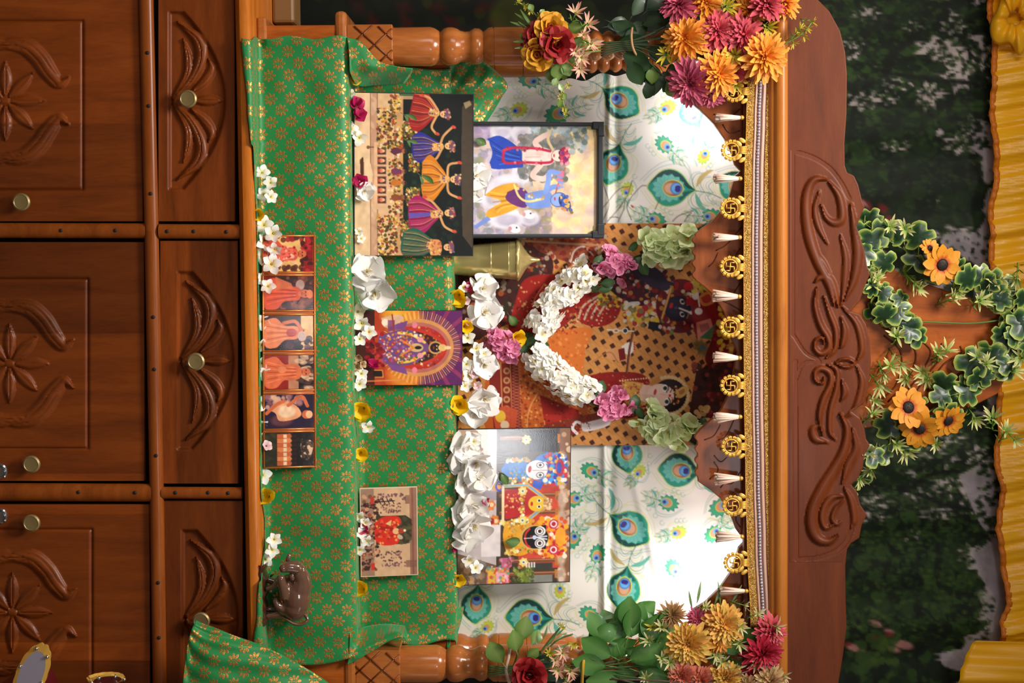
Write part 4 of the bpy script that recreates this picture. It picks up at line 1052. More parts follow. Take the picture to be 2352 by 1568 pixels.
# ---- mounted photograph of five costumed statues
P1 = Sheet('mounted_photograph', 'mounted photograph of five costumed altar statues with raised arms', 812, 1087, 211, 588, 0.118, 0.164, skew=1)
P1.board(0.006, M_EDGE)
cv = Cv(814, 1085, 213, 586, 1.5, (14, 18, 18))
WD = (222, 186, 146)
cv.rect(812, 850, 211, 590, WD); cv.rect(850, 866, 211, 590, (186, 140, 112)); cv.rect(866, 905, 211, 590, (214, 172, 128)); cv.rect(905, 925, 211, 590, (196, 146, 96))
cv.dots(812, 866, 211, 590, 60, (6, 16), [(230, 196, 160), (206, 166, 130)], .35, el=.4)
cv.line([(850, 213), (850, 586)], 1.6, (120, 84, 64)); cv.line([(866, 213), (866, 586)], 1.6, (120, 84, 64))
cv.poly([(826, 366), (834, 362), (834, 410), (828, 406)], (80, 46, 30), 1, sm=14); cv.poly([(838, 362), (848, 366), (856, 400), (850, 440), (838, 430)], (226, 192, 150), 1)
cv.ell(845, 337, 4, 4, (120, 80, 50)); cv.line([(848, 337), (866, 336)], 2, (80, 60, 50))
cv.rect(858, 890, 325, 480, (216, 172, 132))
for k in range(6):
    y = 345 + 22.5 * k; cv.rect(866, 886, y - 9, y + 9, (126, 76, 56)); cv.rect(868, 884, y - 7, y + 7, (60, 40, 34)); cv.ell(875, y, 6, 5, (206, 130, 90)); cv.ell(880, y, 3, 3.4, (232, 180, 140)); cv.ell(870, y, 3, 4, (200, 60, 50), 0, .8)
FL = [(196, 140, 50), (170, 64, 40), (214, 170, 80), (222, 206, 170), (80, 80, 36), (130, 54, 38), (226, 180, 90), (70, 60, 30), (110, 84, 40), (60, 44, 30)]
for (x0, x1, y0, y1, n) in ((866, 908, 246, 340, 240), (868, 910, 515, 588, 200), (890, 925, 330, 520, 220), (893, 918, 213, 255, 60), (925, 955, 276, 318, 110), (938, 962, 352, 392, 110), (932, 962, 430, 475, 130), (920, 952, 505, 550, 150), (905, 925, 290, 340, 50), (866, 900, 492, 520, 40)):
    cv.dots(x0, x1, y0, y1, n, (1.5, 3.8), FL, .95)
cv.rect(925, 1000, 290, 586, (16, 34, 24), .55); cv.dots(925, 1050, 290, 560, 160, (3, 7), [(20, 44, 28), (12, 28, 20), (26, 54, 34)], .4)
for (x0, x1, y0, y1, n) in ((925, 955, 276, 318, 90), (938, 962, 352, 392, 90), (932, 962, 430, 475, 110), (920, 952, 505, 550, 130)): cv.dots(x0, x1, y0, y1, n, (1.5, 3.4), FL + [(110, 140, 60)], .95)
for y, c in ((345, (90, 40, 60)), (392, (110, 50, 80)), (418, (190, 110, 40)), (452, (130, 70, 40))):
    cv.poly([(897, y - 4), (905, y - 9), (922, y - 3), (922, y + 3), (905, y + 9), (897, y + 4)], c, 1); cv.ell(926, y, 5, 5, (150, 90, 60)); cv.ell(930, y, 3, 4, (60, 40, 40))
cv.poly([(1060, 240), (1085, 225), (1085, 588), (1085, 570), (1062, 540), (1058, 400)], (70, 58, 46)); cv.poly([(1063, 232), (1078, 226), (1082, 236), (1068, 246)], (170, 150, 110), .9)
cv.line([(920, 213), (955, 214)], 10, (60, 90, 60)); cv.rect(918, 958, 218, 226, (190, 150, 110), .9)
def dancer(x0, y0, xh, yh, c, c2, arms, head=True, spread=26, apron=None):
    """skirt from the feet (x0, y0) up to the head (xh, yh)"""
    dx, dy = xh - x0, yh - y0
    def Q(u, v): return (x0 + dx * u - dy * v / max(1, math.hypot(dx, dy)) * 1.0, y0 + dy * u + v * dx / max(1, math.hypot(dx, dy)))
    cv.poly([Q(0, -spread * .8), Q(.25, -spread * 1.15), Q(.6, -spread * .55), Q(.74, -9), Q(.74, 9), Q(.6, spread * .55), Q(.3, spread * 1.1), Q(0, spread * .7)], c, 1, sm=40)
    for k in range(17):
        v = (k - 8) / 8; cv.line([Q(.03, v * spread * .85), Q(.35, v * spread * .8), Q(.7, v * 8)], 1.6, (c2, GOLD, (70, 24, 34), (150, 90, 60))[k % 4], .75, 8)
    if apron: cv.poly([Q(0, -6), Q(.6, -4), Q(.6, 4), Q(0, 6)], apron, .9)
    cv.poly([Q(.55, -8), Q(.8, -8), Q(.86, 0), Q(.8, 8), Q(.55, 8)], (214, 160, 90), 1, sm=20); cv.dots(*sorted((Q(.55, 0)[0], Q(.82, 0)[0])), Q(.6, -7)[1], Q(.6, 7)[1] if Q(.6, 7)[1] > Q(.6, -7)[1] else Q(.6, -7)[1] + 14, 16, (1, 2.4), [(240, 214, 150), (150, 70, 60), (90, 60, 110)], .9)
    for a in arms:
        cv.line([Q(.78, 8 if a[0][1] > yh else -8)] + a, 5.5, (206, 150, 96), 1, 10); cv.ell(a[-1][0] + 3, a[-1][1], 5.5, 3.6, (206, 70, 50), 20)
    cv.ell(xh - 1, yh, 9, 8, (222, 178, 120)); cv.ell(xh + 8, yh, 7, 12.5, (110, 70, 80)); cv.dots(xh + 1, xh + 14, yh - 13, yh + 13, 20, (1.6, 3), [(190, 120, 90), (90, 80, 130), (220, 180, 130), (150, 60, 60)], .9)
    for s_ in (-3, 3): cv.ell(xh + 1, yh + s_, 1.1, 1.4, (40, 24, 24))
    cv.ell(xh - 5, yh, 1.1, 2.2, (180, 60, 50))
dancer(943, 246, 1019, 259, (150, 26, 26), (206, 70, 56), [[(990, 288), (1000, 304)], [(985, 222), (965, 216)]], spread=46)
dancer(946, 338, 1030, 332, (38, 42, 130), (96, 70, 150), [[(1018, 308), (1038, 288)], [(1000, 362), (980, 372)]], spread=32)
dancer(968, 408, 1043, 409, (206, 120, 26), (226, 160, 60), [[(1030, 376), (1052, 370)], [(1030, 440), (1052, 452)]], spread=48)
dancer(938, 494, 1030, 487, (150, 26, 84), (200, 70, 120), [[(1020, 518), (1040, 530)], [(990, 460), (972, 450)]], spread=40, apron=(90, 80, 170))
dancer(922, 556, 1028, 567, (24, 90, 70), (180, 76, 50), [], spread=32)
cv.poly([(988, 548), (1010, 552), (1012, 580), (988, 586)], (206, 140, 80), 1, sm=20); cv.dots(988, 1012, 550, 584, 30, (1.2, 2.6), [(232, 190, 110), (170, 80, 60)], .9)
cv.shade(.06, 10)
P1.print(cv, M_PRINT)
# ---- trio of round-faced statues
P4 = Sheet('mounted_photograph', 'mounted photograph of three bright round-faced statues under the right side of the canopy', 1050, 1311, 985, 1345, 0.212, 0.258, skew=-1)
P4.board(0.006, M_EDGE)
cv = Cv(1052, 1309, 987, 1343, 1.5, (120, 96, 80))
cv.rect(1050, 1140, 985, 1345, (190, 178, 178)); cv.rect(1050, 1120, 985, 1060, (180, 150, 130)); cv.poly([(1050, 1270), (1140, 1300), (1140, 1345), (1050, 1345)], (110, 84, 60))
cv.rect(1140, 1290, 985, 1345, (70, 56, 44)); cv.rect(1190, 1288, 1070, 1310, (196, 70, 52))
cv.dots(1200, 1285, 1100, 1300, 60, (3, 9), [(210, 84, 60), (176, 56, 44)], .5, el=3)
for y in (1008, 1140, 1180, 1292, 1322): cv.line([(1150, y), (1290, y)], 9, (120, 74, 48)); cv.line([(1150, y - 2), (1290, y - 2)], 2, (190, 130, 86)); cv.rect(1275, 1295, y - 8, y + 12, (180, 110, 56))
cv.rect(1285, 1309, 985, 1345, (130, 88, 62)); cv.dots(1285, 1309, 990, 1340, 40, (3, 8), [(206, 170, 140), (90, 60, 44), (230, 206, 180)], .7)
for k in range(7): cv.ell(1291, 1064 + 44 * k, 10, 22, (214, 190, 170), 0, .7, 5)
cv.rect(1215, 1280, 990, 1040, (34, 32, 36)); cv.rect(1215, 1270, 1298, 1312, (60, 60, 56)); cv.rect(1215, 1270, 1326, 1343, (130, 130, 124))
cv.dots(1180, 1225, 1306, 1340, 80, (2, 5), [(110, 126, 50), (150, 160, 70), (70, 84, 40)], .8)
FLS = [(232, 214, 120), (240, 236, 220), (90, 110, 50), (206, 120, 50), (220, 160, 60)]
# blue pale-faced
cv.poly([(1160, 1065), (1195, 1055), (1215, 1060), (1215, 1100), (1190, 1108), (1165, 1095), (1150, 1080)], (40, 110, 190), 1, sm=30); cv.dots(1170, 1212, 1064, 1100, 70, (1.2, 2.6), [(190, 150, 80), (60, 140, 210), (120, 130, 110)], .9)
cv.ell(1262, 1078, 42, 36, (46, 110, 190)); cv.dots(1250, 1300, 1045, 1115, 130, (2.5, 6), [(40, 60, 170), (220, 170, 60), (190, 50, 70), (60, 150, 220), (240, 230, 220)], .95); cv.ell(1286, 1078, 10, 20, (190, 40, 60)); cv.ell(1284, 1078, 6, 13, (50, 70, 170))
cv.ell(1232, 1082, 25, 22, (240, 228, 232)); cv.ell(1216, 1080, 4, 8, (170, 40, 60), 10)
for y in (1071, 1094): cv.ell(1240, y, 9, 7, (40, 34, 50)); cv.ell(1240, y, 7.5, 5.5, (246, 240, 240)); cv.ell(1240, y, 3.2, 3.2, (20, 20, 30))
cv.line([(1222, 1083), (1258, 1083)], 1.6, (200, 120, 90)); cv.poly([(1225, 1105), (1248, 1112), (1240, 1128), (1222, 1120)], (40, 90, 200))
# yellow-faced in a pointed veil
cv.poly([(1155, 1125), (1160, 1195), (1215, 1185), (1262, 1158), (1215, 1125)], (180, 40, 40)); cv.line([(1212, 1118), (1262, 1156), (1215, 1195), (1160, 1208)], 9, (214, 170, 80)); cv.line([(1212, 1118), (1262, 1156), (1215, 1195), (1160, 1208)], 3.5, (90, 160, 220))
cv.line([(1155, 1118), (1212, 1116)], 8, (214, 170, 80)); cv.line([(1155, 1118), (1212, 1116)], 3, (90, 160, 220))
cv.dots(1160, 1205, 1128, 1180, 60, (1.2, 3), [(232, 190, 110), (150, 30, 40), (220, 120, 60)], .9); cv.ell(1232, 1160, 19, 18, (232, 186, 50)); cv.poly([(1240, 1140), (1266, 1152), (1264, 1166), (1242, 1182), (1256, 1160)], (206, 160, 90), 1)
for y in (1153, 1167): cv.ell(1238, y, 5, 4, (250, 244, 220)); cv.ell(1238, y, 2.6, 2.6, (20, 16, 20))
cv.ell(1221, 1160, 3, 5, (190, 40, 40)); cv.ell(1256, 1161, 9, 10, (196, 150, 100)); cv.dots(1248, 1268, 1148, 1174, 30, (1.5, 3), [(232, 206, 160), (170, 110, 70)], .9)
# black-faced with round eyes
cv.poly([(1160, 1200), (1200, 1190), (1220, 1200), (1222, 1262), (1195, 1280), (1165, 1270), (1155, 1235)], (226, 160, 44), 1, sm=30); cv.dots(1165, 1218, 1200, 1270, 80, (1.2, 3), [(200, 120, 30), (240, 200, 90), (150, 150, 120)], .8)
cv.ell(1258, 1238, 42, 46, (226, 130, 34)); cv.dots(1238, 1302, 1192, 1284, 170, (2.5, 6), [(232, 170, 50), (214, 80, 40), (240, 226, 200), (190, 40, 60), (240, 150, 40)], .95)
for y in (1208, 1268): cv.ell(1272, y, 11, 11, (190, 50, 80)); cv.ell(1272, y, 8, 8, (240, 220, 220)); cv.ell(1272, y, 5, 5, (180, 40, 60))
cv.ell(1288, 1238, 12, 22, (236, 160, 50)); cv.ell(1228, 1238, 33, 29, (206, 170, 90)); cv.ell(1230, 1238, 30, 26, (28, 26, 28)); cv.rect(1244, 1254, 1210, 1266, (28, 26, 28))
for y in (1224, 1252): cv.ell(1241, y, 12.5, 11, (244, 240, 240)); cv.ell(1240, y, 9, 8.5, (30, 24, 28)); cv.ell(1240, y, 7.6, 7.2, (246, 242, 242)); cv.ell(1240, y, 4, 4, (20, 16, 18)); cv.ell(1241, y, 1.2, 1.2, (200, 60, 60))
cv.line([(1216, 1218), (1208, 1228), (1206, 1240), (1210, 1254), (1217, 1260)], 4.5, (206, 50, 46), 1, 14); cv.line([(1204, 1240), (1226, 1239)], 1.8, (240, 236, 230)); cv.line([(1230, 1238), (1256, 1236)], 3, (226, 230, 240)); cv.line([(1230, 1238), (1256, 1243)], 3, (226, 230, 240)); cv.ell(1228, 1238, 5, 5, (200, 210, 240)); cv.ell(1220, 1236, 2.4, 2.4, (170, 40, 40))
for (y0, y1, x0, x1) in ((1055, 1062, 1160, 1215), (1100, 1112, 1165, 1222), (1195, 1206, 1150, 1225), (1262, 1276, 1160, 1225), (1125, 1190, 1195, 1205)):
    cv.dots(x0, x1, y0, y1, 34, (2, 4.5), FLS, .95)
for (x, y) in ((1200, 1130), (1200, 1198), (1203, 1295), (1208, 1012)): cv.ell(x, y, 10, 10, (226, 210, 120), 0, 1, None, .3, 7); cv.ell(x, y, 4.5, 4.5, (230, 230, 234)); cv.ell(x, y, 2.4, 2.4, (120, 90, 70))
cv.ell(1140, 1118, 12, 12, (200, 150, 90)); cv.ell(1146, 1118, 9, 12, (70, 70, 190)); cv.ell(1146, 1118, 5, 7, (220, 150, 70))
for (x, y) in ((1125, 1160), (1135, 1198)): cv.ell(x, y, 12, 14, (206, 120, 50), 0, 1, None, .3, 7); cv.ell(x + 4, y, 5, 5, (236, 196, 150)); cv.ell(x - 5, y, 5, 7, (150, 40, 40))
cv.rect(1108, 1140, 1128, 1150, (150, 140, 150)); cv.rect(1105, 1150, 1206, 1280, (222, 212, 212)); cv.rect(1152, 1158, 1115, 1200, (232, 206, 160))
cv.poly([(1120, 1308), (1170, 1300), (1170, 1343), (1118, 1343)], (206, 120, 120)); cv.rect(1122, 1138, 1306, 1343, (226, 180, 60)); cv.rect(1140, 1168, 1318, 1340, (232, 160, 180)); cv.dots(1120, 1172, 1302, 1343, 50, (2, 5), [(232, 170, 60), (90, 150, 150), (206, 70, 60), (240, 200, 210)], .8)
cv.rect(1152, 1176, 1284, 1304, (190, 100, 130)); cv.dots(1150, 1178, 1282, 1306, 20, (2, 4), [(220, 140, 170), (150, 80, 80)], .8)
for k in range(4): cv.rect(1208 + 6 * k, 1211 + 6 * k, 1296, 1308, (240, 236, 230))
cv.dots(1060, 1110, 1290, 1343, 60, (3, 9), [(150, 120, 90), (90, 70, 60), (206, 160, 110), (110, 120, 130)], .7)
cv.shade(.05, 10)
P4.print(cv, M_PRINT)
# ---- card of one statue inside an oval ray halo
P3 = Sheet('mounted_card', 'small purple and orange card of a statue inside an oval ray halo', 815, 1062, 712, 885, 0.140, 0.164)
P3.board(0.005, M_EDGE)
cv = Cv(816, 1061, 713, 884, 1.4, (196, 70, 44))
cv.rect(960, 1062, 712, 885, (92, 34, 90)); cv.rect(812, 900, 712, 885, (176, 60, 30)); cv.ell(930, 735, 40, 30, (226, 150, 40), 0, .9, 20); cv.ell(930, 862, 40, 30, (226, 140, 40), 0, .9, 20); cv.ell(905, 722, 30, 18, (232, 170, 50), 0, .8, 12)
for a in range(-80, 81, 20):
    z = math.radians(a); cv.line([(980, 798), (980 + 130 * math.cos(z), 798 + 130 * math.sin(z))], 9, (170, 60, 90), .55)
cv.rect(814, 860, 713, 884, (40, 18, 20), .8)
for k in range(110):
    z = PI * (-1.02 + 2.04 * k / 109); c, s_ = math.cos(z), math.sin(z)
    cv.line([(965 + 78 * c, 798 + 66 * s_), (965 + 92 * c, 798 + 84 * s_)], 1.5, (232, 190, 120) if k % 2 else (170, 110, 60), .95)
cv.ell(962, 798, 80, 66, (206, 140, 80)); cv.ell(960, 798, 74, 58, (176, 100, 90)); cv.ell(958, 798, 68, 50, (176, 40, 30))
cv.ell(956, 798, 58, 42, (60, 30, 28)); cv.dots(890, 1020, 745, 850, 260, (1.4, 3), [(214, 120, 50), (150, 110, 110), (190, 60, 40), (90, 40, 40), (226, 180, 110), (120, 90, 150)], .8, lambda x, y: ((x - 958) / 68) ** 2 + ((y - 798) / 50) ** 2 < 1)
cv.poly([(870, 770), (930, 755), (960, 765), (985, 798), (960, 830), (930, 842), (870, 826)], (110, 70, 120), 1, sm=30); cv.dots(872, 950, 765, 832, 150, (1.5, 3.4), [(214, 130, 50), (230, 206, 170), (150, 90, 150), (180, 50, 60)], .9)
for s_ in (-1, 1):
    cv.line([(905, 798 + 48 * s_), (950, 798 + 42 * s_), (990, 798 + 30 * s_), (1020, 798 + 10 * s_)], 7, (190, 50, 34), 1, 14)
    cv.line([(915, 798 + 34 * s_), (945, 798 + 30 * s_), (975, 798 + 12 * s_)], 6, (232, 190, 90), 1, 12); cv.dots(910, 975, 798 + 30 * s_ - 8, 798 + 30 * s_ + 8, 20, (2, 3.4), [(240, 220, 170), (214, 120, 40), (80, 90, 40)], .9)
    cv.ell(952, 798 + 52 * s_, 6, 7, (226, 120, 140)); cv.ell(965, 798 + 18 * s_, 7, 6, (232, 150, 150))
    cv.poly([(890, 798 + 38 * s_), (930, 798 + 44 * s_), (936, 798 + 62 * s_), (900, 798 + 52 * s_)], (120, 70, 130), 1)
cv.ell(1000, 798, 16, 15, (200, 150, 90)); cv.ell(1000, 798, 12.5, 11, (36, 26, 28)); cv.ell(1016, 798, 10, 8, (222, 180, 110)); cv.ell(1028, 798, 8, 4, (232, 200, 140)); cv.ell(996, 798, 2, 4, (150, 40, 40))
for y in (794, 802): cv.ell(1003, y, 1.5, 2, (210, 180, 140))
cv.ell(956, 798, 16, 10, (206, 170, 120)); cv.ell(960, 798, 8, 4, (40, 24, 26)); cv.line([(920, 780), (950, 798), (920, 816)], 4, (226, 130, 50))
cv.poly([(875, 730), (915, 722), (925, 735), (885, 752)], (214, 170, 140), 1, sm=16); cv.ell(884, 740, 8, 8, (232, 214, 190)); cv.rect(890, 906, 735, 760, (120, 60, 110), .8)
cv.ell(868, 858, 12, 9, (40, 24, 20)); cv.line([(860, 850), (878, 850), (880, 866), (862, 866)], 2, (214, 150, 70)); cv.dots(840, 880, 760, 840, 60, (3, 6), [(150, 24, 30), (110, 20, 24), (190, 60, 60)], .9)
cv.line([(820, 876), (935, 872)], 3, (214, 140, 80), .8); cv.line([(900, 722), (905, 760)], 3, (150, 50, 30))
cv.shade(.06, 9)
P3.print(cv, M_PRINT)
# ---- small beige card of a red-robed statue in an alcove
P5 = Sheet('mounted_card', 'small beige card of a red-robed statue standing in an alcove', 826, 958, 1121, 1325, 0.140, 0.160, skew=3)
P5.board(0.006, plain('card_edge', lc(214, 190, 160), .5))
cv = Cv(828, 956, 1123, 1323, 1.3, (206, 166, 128))
cv.rect(940, 958, 1120, 1326, (150, 110, 90)); cv.line([(946, 1122), (947, 1324)], 5, (140, 84, 66)); cv.rect(930, 940, 1140, 1160, (120, 80, 66), .7); cv.rect(930, 956, 1290, 1306, (120, 80, 66), .7)
cv.rect(828, 858, 1120, 1326, (150, 116, 96)); cv.dots(830, 868, 1140, 1310, 170, (2, 5), [(60, 30, 26), (150, 60, 40), (110, 70, 50), (206, 150, 110), (40, 30, 30)], .85)
cv.poly([(862, 1186), (930, 1186), (944, 1196), (944, 1240), (930, 1252), (862, 1252)], (58, 52, 36), 1); cv.dots(900, 942, 1190, 1250, 60, (3, 6), [(80, 76, 50), (50, 44, 34), (96, 84, 50)], .6)
cv.poly([(860, 1200), (880, 1188), (912, 1188), (920, 1204), (905, 1216), (915, 1230), (912, 1250), (880, 1254), (860, 1240)], (206, 44, 28), 1, sm=30); cv.line([(862, 1212), (900, 1218), (918, 1222)], 8, (150, 24, 20), .8); cv.dots(862, 915, 1196, 1250, 50, (1.5, 3.5), [(232, 90, 50), (160, 30, 24), (230, 180, 90)], .8)
cv.poly([(884, 1204), (898, 1196), (896, 1210)], (222, 190, 120)); cv.ell(908, 1222, 8, 7, (232, 176, 120)); cv.ell(920, 1222, 7, 6, (170, 60, 40)); cv.ell(917, 1236, 7, 5, (190, 170, 140), 30); cv.ell(928, 1221, 3, 3, (240, 220, 190))
for y0 in (1160, 1270): cv.dots(872, 922, y0 - 2, y0 + 20, 40, (1.2, 2.6), [(110, 66, 66), (90, 50, 54), (140, 90, 80)], .9)
cv.dots(866, 930, 1136, 1150, 40, (1.5, 3), [(110, 70, 80)], .8); cv.dots(872, 928, 1294, 1304, 30, (1.2, 2.4), [(110, 70, 80)], .8); cv.line([(862, 1154), (905, 1152)], 2.4, (40, 24, 24)); 
for k in range(4): cv.line([(868 + 10 * k, 1147), (874 + 10 * k, 1159)], 2, (40, 24, 24))
for y in (1150, 1302): cv.rect(850, 858, y - 8, y + 8, (190, 50, 36))
cv.line([(828, 1162), (862, 1160)], 2.4, (50, 34, 30)); cv.shade(.05, 9)
P5.print(cv, M_PRINT)
# ---- strip of six portraits in one copper-coloured frame
P6 = Sheet('portrait_strip', 'long copper framed strip of six small portraits lying against the lowest riser', 601, 724, 539, 1076, 0.008, 0.036, skew=3)
P6.board(0.005, plain('copper_frame', lc(176, 92, 48), .35, .3))
cells = [(543, 622), (633, 710), (724, 802), (815, 893), (906, 983), (994, 1072)]
def portrait(k, y0, y1):
    x0, x1 = 606, 718; c = (y0 + y1) / 2
    cv = Cv(x0, x1, y0, y1, 1.2, (60, 40, 36))
    SK = (206, 130, 90); OR = (196, 84, 50)
    def person(cx, s, robe, cap=None, lean=0, sit=True):
        if sit: cv.poly([(x0, cx - 30 * s), (x0 + 26, cx - 36 * s), (x0 + 46, cx - 18 * s), (x0 + 78 * s, cx - 15 * s), (x0 + 84 * s, cx), (x0 + 78 * s, cx + 15 * s), (x0 + 46, cx + 18 * s), (x0 + 26, cx + 36 * s), (x0, cx + 30 * s)], robe, 1, sm=36)
        for q in range(7): cv.line([(x0 + 6, cx + (q - 3) * 8 * s), (x0 + 40, cx + (q - 3) * 5 * s), (x0 + 72 * s, cx + (q - 3) * 3.4 * s)], 1.8, tuple(max(0, v - 50) for v in robe) if q % 2 else tuple(min(255, v + 34) for v in robe), .7, 8)
        cv.ell(x0 + 93 * s, cx + lean, 12 * s, 9.5 * s, SK); cv.ell(x0 + 82 * s, cx + lean, 5 * s, 6 * s, SK)
        for q in (-1, 1): cv.ell(x0 + 95 * s, cx + lean + 4 * q * s, 1.4, 1.8, (60, 30, 26))
        cv.line([(x0 + 90 * s, cx + lean), (x0 + 94 * s, cx + lean)], 1.5, (170, 90, 60)); cv.line([(x0 + 86 * s, cx + lean - 3), (x0 + 86 * s, cx + lean + 3)], 1.4, (140, 50, 40))
        if cap: cv.ell(x0 + 101 * s, cx + lean, 6 * s, 9 * s, cap)
    if k == 0:
        cv.img[:] = (222, 190, 130); cv.rect(700, x1, y0, y1, (140, 24, 30)); cv.dots(x0, x1, y0, y0 + 10, 24, (3, 7), [(90, 60, 40), (150, 50, 50)], .8); cv.dots(x0, 704, y1 - 10, y1, 24, (3, 7), [(90, 60, 40)], .8); cv.dots(690, 714, y0, y1, 60, (2, 6), [(190, 60, 70), (70, 30, 30), (150, 30, 34)], .8)
        person(c, .92, (206, 110, 90)); cv.dots(640, 680, c - 20, c + 20, 40, (2, 4.5), [(170, 40, 44), (222, 130, 110), (230, 190, 170)], .9)
    elif k == 1:
        cv.dots(x0, x1, y0, y1, 150, (3, 8), [(110, 70, 50), (50, 34, 36), (80, 50, 44), (150, 100, 80)], .7); cv.rect(x0, 632, y0, y1, (120, 44, 30)); cv.ell(688, c - 18, 10, 12, (176, 160, 150)); person(c + 2, 1.0, (206, 104, 70)); cv.ell(710, c + 3, 8, 10, (214, 140, 96)); cv.poly([(632, y0 + 2), (668, c - 22), (672, c - 12), (630, c - 6)], SK, .9)
    elif k == 2:
        cv.rect(690, x1, y0, y1, (226, 196, 150)); cv.rect(x0, 690, c, y1, (40, 34, 50)); cv.dots(640, 716, c + 10, y1, 60, (3, 8), [(40, 40, 60), (90, 80, 90)], .7); person(c, .95, (222, 150, 110), (226, 180, 130)); cv.ell(692, c + 8, 10, 12, (206, 190, 180), 0, .9); cv.line([(650, c - 22), (676, c - 26), (690, c - 8)], 8, SK, 1, 8); cv.ell(668, c, 12, 10, (170, 60, 60), 0, .7)
    elif k == 3:
        cv.rect(x0, 680, y0, y1, (150, 50, 44)); cv.rect(660, 684, y0, y1, (190, 150, 120)); cv.rect(684, x1, y0, y1, (34, 30, 34)); cv.dots(684, x1, y0, y1, 40, (2, 6), [(214, 190, 160), (90, 80, 70)], .8, el=2.2); person(c, 1.0, (214, 130, 90)); cv.line([(636, c - 10), (668, c - 16), (684, c - 12)], 7, SK, 1, 8); cv.line([(640, c + 12), (668, c + 16), (684, c + 12)], 7, SK, 1, 8); cv.ell(646, c - 6, 10, 8, (226, 150, 110))
    elif k == 4:
        cv.img[:] = (44, 40, 74); cv.dots(x0, 690, y0, y0 + 30, 40, (4, 9), [(226, 196, 170), (150, 120, 130)], .7); cv.ell(645, y1 - 18, 26, 14, (120, 90, 90), 0, .8, 6)
        cv.poly([(612, c - 4), (640, c - 26), (676, c - 14), (690, c + 6), (676, c + 18), (640, c + 22), (630, c + 4)], (226, 176, 140), 1, sm=30); cv.ell(656, c, 20, 14, (240, 216, 186), 0, .9, 5); cv.ell(702, c + 8, 11, 10, SK); cv.ell(708, c + 8, 8, 9, (240, 200, 160)); cv.line([(660, c - 14), (690, c - 34), (704, c - 12)], 8, SK, 1, 10); cv.line([(610, c + 4), (630, c - 14), (650, c - 24)], 8, SK, 1, 8)
    else:
        cv.img[:] = (46, 60, 44); cv.rect(670, x1, y0, y1, (26, 30, 34)); cv.poly([(690, y0 + 14), (716, y0 + 22), (714, y1 - 30), (704, y1 - 12), (686, y1 - 26)], (226, 200, 170), 1, sm=24); cv.dots(680, x1, y0, y1, 60, (3, 7), [(30, 34, 36), (50, 60, 50)], .7); cv.dots(x0, 640, y0, y1, 60, (4, 9), [(70, 84, 50), (50, 62, 40)], .6)
        for q in range(7):
            y = y0 + 8 + q * 10.5; cv.poly([(634, y - 5), (664, y - 6), (668, y), (664, y + 6), (634, y + 5)], (214, 150, 100) if q % 2 else (196, 120, 80), 1); cv.ell(675, y, 4.5, 4, (60, 40, 36)); cv.rect(648, 656, y - 4, y + 4, (236, 220, 190), .9)
    cv.shade(.06, 8)
    cv.img = 255 * (cv.img / 255) ** np.array([1.15, 1.4, 1.4])
    return cv
for k, (y0, y1) in enumerate(cells):
    P6.print(portrait(k, y0, y1), M_PRINT, 'portrait', 0.0008)
cu = plain('copper_bead', lc(206, 122, 60), .3, .5)
def bar6(a, b_, r=0.0022):
    mb = MB(); tube(mb, [P6.loc(*a, .001), P6.loc(*b_, .001)], r, 6); mb.build('frame_bar', cu, P6.root, local=True)
for y in (541, 624.5, 631, 712.5, 721, 804.5, 812, 895.5, 903, 985.5, 991.5, 1074): bar6((601, y), (724, y))
for x in (603.5, 721): bar6((x, 539), (x, 1076))
